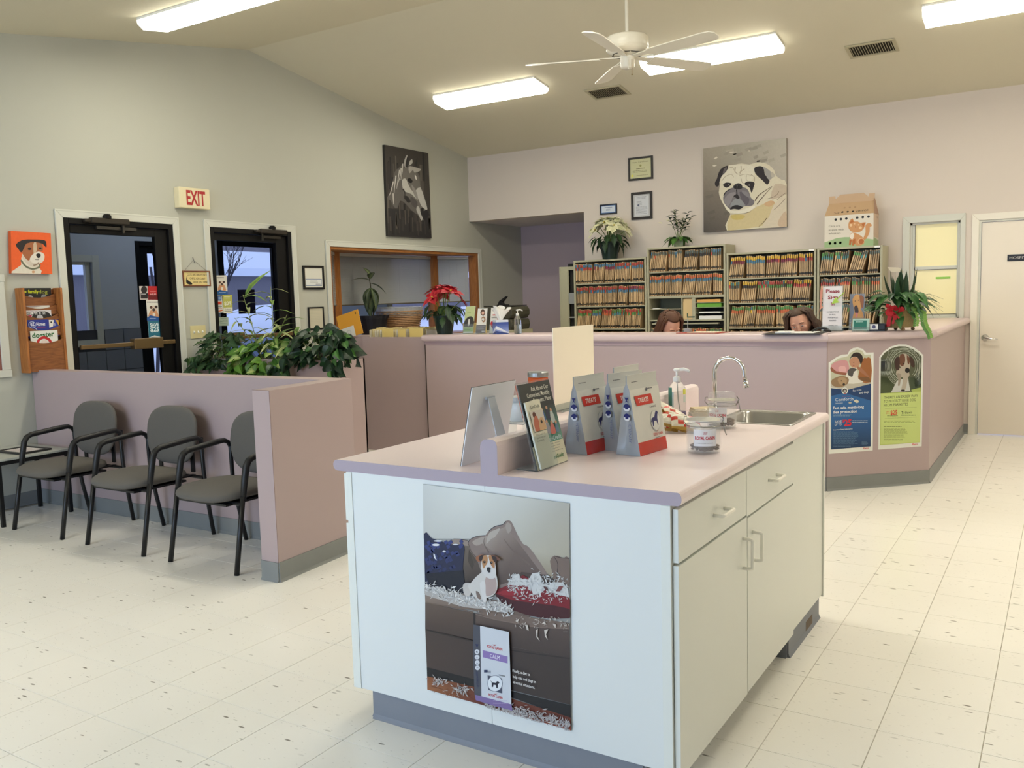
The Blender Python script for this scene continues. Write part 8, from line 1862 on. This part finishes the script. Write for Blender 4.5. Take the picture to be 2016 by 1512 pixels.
# treat bags
GREYB = (168, 172, 174); WHB = (222, 222, 214); REDB = (206, 52, 36)
def bag(label, x, y, rz, s=1.0, seed=0):
    t = thing('treat_bag', label, 'bag', (x, y, Z2), rz, group='silver and white treat bags on the island'); r = random.Random(seed)
    lv = [0, .02, .045, .09, .135, .18, .225, .245, .275]
    def ring(z):
        k = z / .275; hy = .094 + .006 * k; hx = .046 * (1 - k) + .0022; pin = .020 * min(1, z / .06) * (1 - k) + .001
        if z > .24: hx = .0022
        return hy, hx, pin
    mb = MB(); vs = []; q = 9
    for z in lv:
        hy, hx, pin = ring(z); j = lambda a: r.uniform(-a, a) * (0 if z == 0 else 1) * (1 if z < .23 else .3)
        fr_ = [(hx + j(.0008), -hy + 2 * hy * i / (q - 1)) for i in range(q)]
        sd = [(hx * .45, hy - pin * .7), (0, hy - pin), (-hx * .45, hy - pin * .7)]
        bk_ = [(-hx - j(.002), hy - 2 * hy * i / (q - 1)) for i in range(q)]
        sd2 = [(-hx * .45, -hy + pin * .7), (0, -hy + pin), (hx * .45, -hy + pin * .7)]
        vs += [(a * s, b * s, z * s) for a, b in fr_ + sd + bk_ + sd2]
    N = len(fr_ + sd + bk_ + sd2)
    for i in range(len(lv) - 1):
        for k in range(N):
            k2 = (k + 1) % N; front = k < q - 1; c = WHB if front else GREYB
            if front and lv[i] < .04: c = REDB
            if front and lv[i] >= .225: c = (206, 208, 202)
            if q + 3 <= k < 2 * q + 2: c = (190, 194, 204)
            mb.add([vs[i * N + k], vs[i * N + k2], vs[(i + 1) * N + k2], vs[(i + 1) * N + k]], [(0, 1, 2, 3)], c)
    mb.add(vs[:N], [tuple(reversed(range(N)))], GREYB); mb.add(vs[-N:], [tuple(range(N))], WHB)
    me_o = part('pouch', mb, mat('foil_print', rough=.26, vcol=True, bump=.35, bscale=40, spec=.7), t)
    bm = bmesh.new(); bm.from_mesh(me_o.data); bmesh.ops.remove_doubles(bm, verts=bm.verts[:], dist=.0002); bm.to_mesh(me_o.data); bm.free(); me_o.data.polygons.foreach_set('use_smooth', [True] * len(me_o.data.polygons)); es = me_o.modifiers.new('e', 'EDGE_SPLIT'); es.split_angle = radians(50)
    # printed front, following the slope of the front face
    nn = Vector((.275, 0, .046)).normalized(); P = Print((0, 0, 0), nn, U=(0, 1, 0)); P.p = Vector((.0498 * s, -.094 * s, 0)); u = s
    BL = (34, 38, 104)
    P.poly([(.018 * u, .205 * u), (.130 * u, .205 * u), (.138 * u, .170 * u), (.026 * u, .170 * u)][::-1], REDB); P.text('TREATS', .040 * u, .180 * u, .108 * u, .180 * u, (232, 228, 220), h=.016 * u, bold=.02)
    P.text('CANINE', .108 * u, .155 * u, .150 * u, .155 * u, (60, 60, 70), h=.007 * u); P.disc(.132 * u, .108 * u, .032 * u, (196, 200, 200), r2=.036 * u); P.disc(.132 * u, .108 * u, .030 * u, (228, 228, 222), r2=.034 * u)
    P.poly([(x_ * u, y_ * u) for x_, y_ in ((.100, .104), (.108, .118), (.128, .122), (.136, .134), (.142, .140), (.150, .140), (.156, .134), (.150, .126), (.146, .114), (.148, .090), (.143, .090), (.138, .106), (.122, .108), (.116, .090), (.110, .090), (.110, .106))], BL)
    P.text('ROYAL CANIN', .104 * u, .056 * u, .168 * u, .056 * u, REDB, h=.010 * u, bold=.02); P.fuzz(.115 * u, .050 * u, .165 * u, .046 * u, 1, (110, 110, 116)); P.fuzz(.012 * u, .255 * u, .06 * u, .250 * u, 1, (70, 70, 76)); P.fuzz(.10 * u, .226 * u, .145 * u, .218 * u, 1, (80, 80, 90)); P.disc(.104 * u, .222 * u, .006 * u, (90, 92, 110))
    for k in range(5): P.line([((.133 + .001 * k) * u, .068 * u), ((.130 + .0025 * k) * u, .074 * u)], .0007, REDB, same=k > 0)
    P.build('print', None).parent = t
    # printed gusset on the -y side
    ps = Vector((.020, .020 / 1, 0)); nn = Vector((.0, -1, -.02)).normalized(); P = Print((0, 0, 0), nn, U=(1, 0, 0)); P.p = Vector((-.020 * s, -.0955 * s, 0)); 
    for zc in (.165, .132): P.disc(.020 * s, zc * s, .013 * s, (226, 228, 230), r2=.013 * s); P.poly([(.020 * s + .013 * s * cos(a), zc * s + .013 * s * sin(a)) for a in [pi * k / 8 for k in range(9)]], BL); P.rect(.014 * s, (zc - .006) * s, .026 * s, (zc + .003) * s, BL)
    P.poly([(.012 * s, .200 * s), (.028 * s, .200 * s), (.022 * s, .190 * s), (.026 * s, .182 * s), (.020 * s, .186 * s), (.014 * s, .182 * s), (.018 * s, .190 * s)], BL)
    P.text('VETERINARY', .026 * s, .112 * s, .026 * s, .045 * s, (88, 92, 130), h=.010 * s)
    P.build('side_print', None).parent = t
    return t
bag('silver and white treat bag on the left, front one beside the leaflet holder', 5.256, -6.905, -.10, .97, 1)
bag('silver and white treat bag behind, mostly hidden between the others', 5.262, -6.610, -.05, 1.0, 2)
bag('silver and white treat bag in the middle, turned edge on with grey side showing', 5.345, -6.80, -.22, .98, 3)
bag('silver and white treat bag on the right, nearest the glass jars', 5.432, -6.855, -.12, .985, 4)
# glass jars with wire bail
JG = mat('jar_glass', (236, 240, 236), .03, alpha=.14, ior=1.5); WIRE = mat('bail_wire', (160, 160, 156), .25, 1.0); KIB = mat('kibble_brown', (112, 82, 52), .85, noise=.3, nscale=80)
def jar(label, x, y, yaw, R, H, fill, lab):
    t = thing('glass_jar', label, 'jar', (x, y, Z2), yaw)
    outer = [(0, 0), (R * .9, 0), (R, .006), (R * 1.01, H * .62), (R * .93, H * .70), (R * .90, H * .76), (R * .96, H * .785)]
    part('glass', MB().lathe(outer + [(r_ - .003, max(z, .005)) for r_, z in reversed(outer[1:])] + [(0, .005)], (0, 0, 0), 40, cap=False), JG, t, smooth=True)
    part('lid', MB().lathe([(0, H * .80), (R * .97, H * .80), (R * .99, H * .84), (R * .90, H * .87), (R * .86, H * .93), (R * .90, H * .965), (R * .80, H), (R * .72, H * .985), (0, H * .97)], (0, 0, 0), 40), JG, t, smooth=True)
    part('rubber_seal', MB().lathe([(R * .88, H * .785), (R * .97, H * .785), (R * .97, H * .80), (R * .88, H * .80)], (0, 0, 0), 40), mat('seal', (226, 220, 206), .6), t)
    m = MB(); m.smooth = True
    m.tube([(R * 1.0 * cos(2 * pi * i / 32), R * 1.0 * sin(2 * pi * i / 32), H * .655) for i in range(33)], .0016, 6, caps=False)
    m.tube([(-R, 0, H * .66), (-R * 1.14, 0, H * .74), (-R * 1.10, 0, H * .86), (-R * .95, 0, H * .86)], .0015, 6)
    m.tube([(R, .012, H * .66), (R * 1.15, .012, H * .80), (R * 1.0, .012, H * .88), (R * 1.0, -.012, H * .88), (R * 1.15, -.012, H * .80), (R, -.012, H * .66)], .0015, 6)
    m.tube([(R * 1.12, .010, H * .72), (R * 1.22, .010, H * .50), (R * 1.30, .0, H * .42), (R * 1.22, -.010, H * .50), (R * 1.12, -.010, H * .72)], .0018, 6)
    part('wire_bail', m, WIRE, t)
    # wrapped label
    m = MB(); P = Print((0, 0, 0), (0, -1, 0), U=(1, 0, 0)); n_ = 14; a0, a1 = lab
    def lp(u, v): a = a0 + (a1 - a0) * u; return (R * 1.012 * cos(a), R * 1.012 * sin(a), H * (.20 + .40 * v))
    for i in range(n_): m.add([lp(i / n_, 0), lp((i + 1) / n_, 0), lp((i + 1) / n_, 1), lp(i / n_, 1)], [(0, 1, 2, 3)], (232, 230, 228))
    vs, fs, w_, hh = text_geo('ROYAL CANIN', .03)
    k = .86 / w_; m.add([tuple(Vector(lp(.07 + x_ * k, .40 + y_ / hh * .20)) * 1.0 + Vector((0, 0, 0))) for x_, y_ in vs], fs, (196, 32, 48))
    for i_ in range(len(m.v) - len(vs), len(m.v)): m.v[i_] = Vector((m.v[i_].x * 1.006, m.v[i_].y * 1.006, m.v[i_].z))
    for j in range(5): u = .44 + .03 * j; m.add([Vector(lp(q, v)) * 1.0 + Vector((lp(q, v)[0] * .006, lp(q, v)[1] * .006, 0)) for q, v in ((u, .70), (u + .012, .70), (u + .012 + (j - 2) * .012, .86), (u + (j - 2) * .012, .86))], [(0, 1, 2, 3)], (196, 32, 48))
    for j in range(12): u = .14 + .06 * j; m.add([Vector((lp(q, v)[0] * 1.006, lp(q, v)[1] * 1.006, lp(q, v)[2])) for q, v in ((u, .16), (u + .045, .16), (u + .045, .21), (u, .21))], [(0, 1, 2, 3)], (190, 188, 186))
    part('label', m, PRINT, t)
    kb_ = MB(); r = random.Random(int(x * 1000)); 
    for layer in range(fill):
        for _ in range(46):
            a = r.uniform(0, 2 * pi); rr = (R - .0115) * math.sqrt(r.random()); kb_.ball((rr * cos(a), rr * sin(a), .0105 + layer * .0085 + r.uniform(0, .003)), (r.uniform(.005, .0075), r.uniform(.005, .0075), .0045), 7, 5)
    kk = obj('kibble', kb_, KIB); kk.location = (x, y, Z2 + .0015); tag(kk, 'brown dry kibble in the bottom of the %s glass jar' % ('nearer' if y < -6.5 else 'farther'), 'kibble', kind='stuff')
    return t
vd = math.atan2(CAM.y + 6.8, CAM.x - 5.63)
jar('clip top glass jar with a white and red label, nearer one', 5.630, -6.79, vd + pi / 2, .058, .142, 2, (-pi / 2 - .60, -pi / 2 + .75))
jar('clip top glass jar with a white and red label, farther one by the sink', 5.505, -6.235, vd + pi / 2, .058, .142, 3, (-pi / 2 - 1.05, -pi / 2 + .30))
# treat pouches, heaped
def pouch(label, x, y, z, rot, k):
    t = thing('treat_pouch', label, 'pouch', (x, y, z), group='small red and white treat pouches'); t.matrix_world = Matrix.Translation((x, y, z)) @ Euler(rot).to_matrix().to_4x4()
    mb = MB(); nx_, ny_ = 10, 8; a, b = .058, .040; GD = (186, 150, 70); r = random.Random(k)
    for s in (1, -1):
        vs = []; 
        for i in range(nx_ + 1):
            for j in range(ny_ + 1):
                u, v = -1 + 2 * i / nx_, -1 + 2 * j / ny_; vs.append((u * a, v * b, s * .013 * (1 - abs(u) ** 3) * (1 - abs(v) ** 3) + r.uniform(-.001, .001)))
        for i in range(nx_):
            for j in range(ny_):
                q = [i * (ny_ + 1) + j, (i + 1) * (ny_ + 1) + j, (i + 1) * (ny_ + 1) + j + 1, i * (ny_ + 1) + j + 1]
                if s < 0: q.reverse()
                c = GD if (j == 0 or s < 0) else ((206, 56, 40) if (i // 2 + j // 2 + k) % 4 == 0 else (232, 226, 210))
                mb.add([vs[w_] for w_ in q], [(0, 1, 2, 3)], c)
    part('foil', mb, mat('pouch_foil', rough=.28, vcol=True, spec=.7, bump=.3, bscale=60), t, smooth=False); return t
for k, (dx, dy, dz, rx, ry, rz) in enumerate(((0, 0, .042, .5, .3, .3), (.055, -.02, .036, .6, .3, .2), (.03, .055, .055, .3, .5, .6), (-.02, .05, .078, .4, .5, .5), (.075, .045, .034, .3, .3, .9), (.015, -.035, .034, .8, .1, .3), (.095, -.01, .032, .7, .2, .6))):
    pouch('red and white treat pouch with gold foil edges, %s of the heap' % ('middle', 'right front', 'upper right', 'topmost', 'far right', 'lowest front', 'nearest the jars')[k], 5.325 + dx, -6.40 + dy, Z2 + dz + .006, (rx, ry, rz), k)
# hand gel and note pads
sb = pump_bottle('large clear hand gel pump bottle on the island with green label', 5.235, -6.03, Z2, .038, .165, .18, mat('lilac_gel', (160, 150, 196), .05, trans=.7, ior=1.33), .35, neck=.017)
P = MB()
for (a0, a1, z0, z1, c_) in ((3.5, 4.15, .055, .135, (60, 120, 104)), (4.15, 4.35, .05, .115, (170, 190, 190)), (5.45, 5.95, .105, .128, (222, 222, 90)), (5.5, 5.9, .07, .100, (200, 214, 206))):
    for i in range(6): u0 = a0 + (a1 - a0) * i / 6; u1 = a0 + (a1 - a0) * (i + 1) / 6; P.add([(.0388 * cos(u), .0388 * sin(u), z) for u, z in ((u0, z0), (u1, z0), (u1, z1), (u0, z1))], [(0, 1, 2, 3)], c_)
part('label', P, PRINT, sb)
for k in range(4):
    t = obj('note_pad', MB().box(-.05, .05, -.036, .036, 0, .0095, col=(206, 186, 146)).box(-.049, .049, -.035, .035, .0096, .0102, col=(196, 176, 136)), PRINT); t.matrix_world = Matrix.Translation((5.325 + .003 * k, -5.985 + .004 * k, Z2 + .0106 * k)) @ Matrix.Rotation(.5 + .05 * k, 4, 'Z')
    tag(t, 'small tan note pad in the stack by the gel bottle, %s' % ('lowest', 'second from the bottom', 'second from the top', 'topmost')[k], 'note pad', 'tan note pads stacked on the island')
# clipboard with papers on the side table
cb2 = thing('picture_frame', 'dark framed notice lying on the corner side table', 'picture', (.36, -6.22, .4686), .05)
part('frame', MB().box(-.15, .15, -.115, -.095, 0, .014).box(-.15, .15, .095, .115, 0, .014).box(-.15, -.13, -.095, .095, 0, .014).box(.13, .15, -.095, .095, 0, .014), mat('frame_dark', (48, 46, 44), .5), cb2, bevel=.002); part('sheet', MB().box(-.13, .13, -.095, .095, 0, .007, col=(226, 220, 216)), PRINT, cb2)
P = Print((0, 0, .0075), (0, 0, 1), U=(1, 0, 0)); P.fuzz(-.10, .07, .10, -.07, 8, (190, 160, 160), h=.3); P.build('print', None).parent = cb2
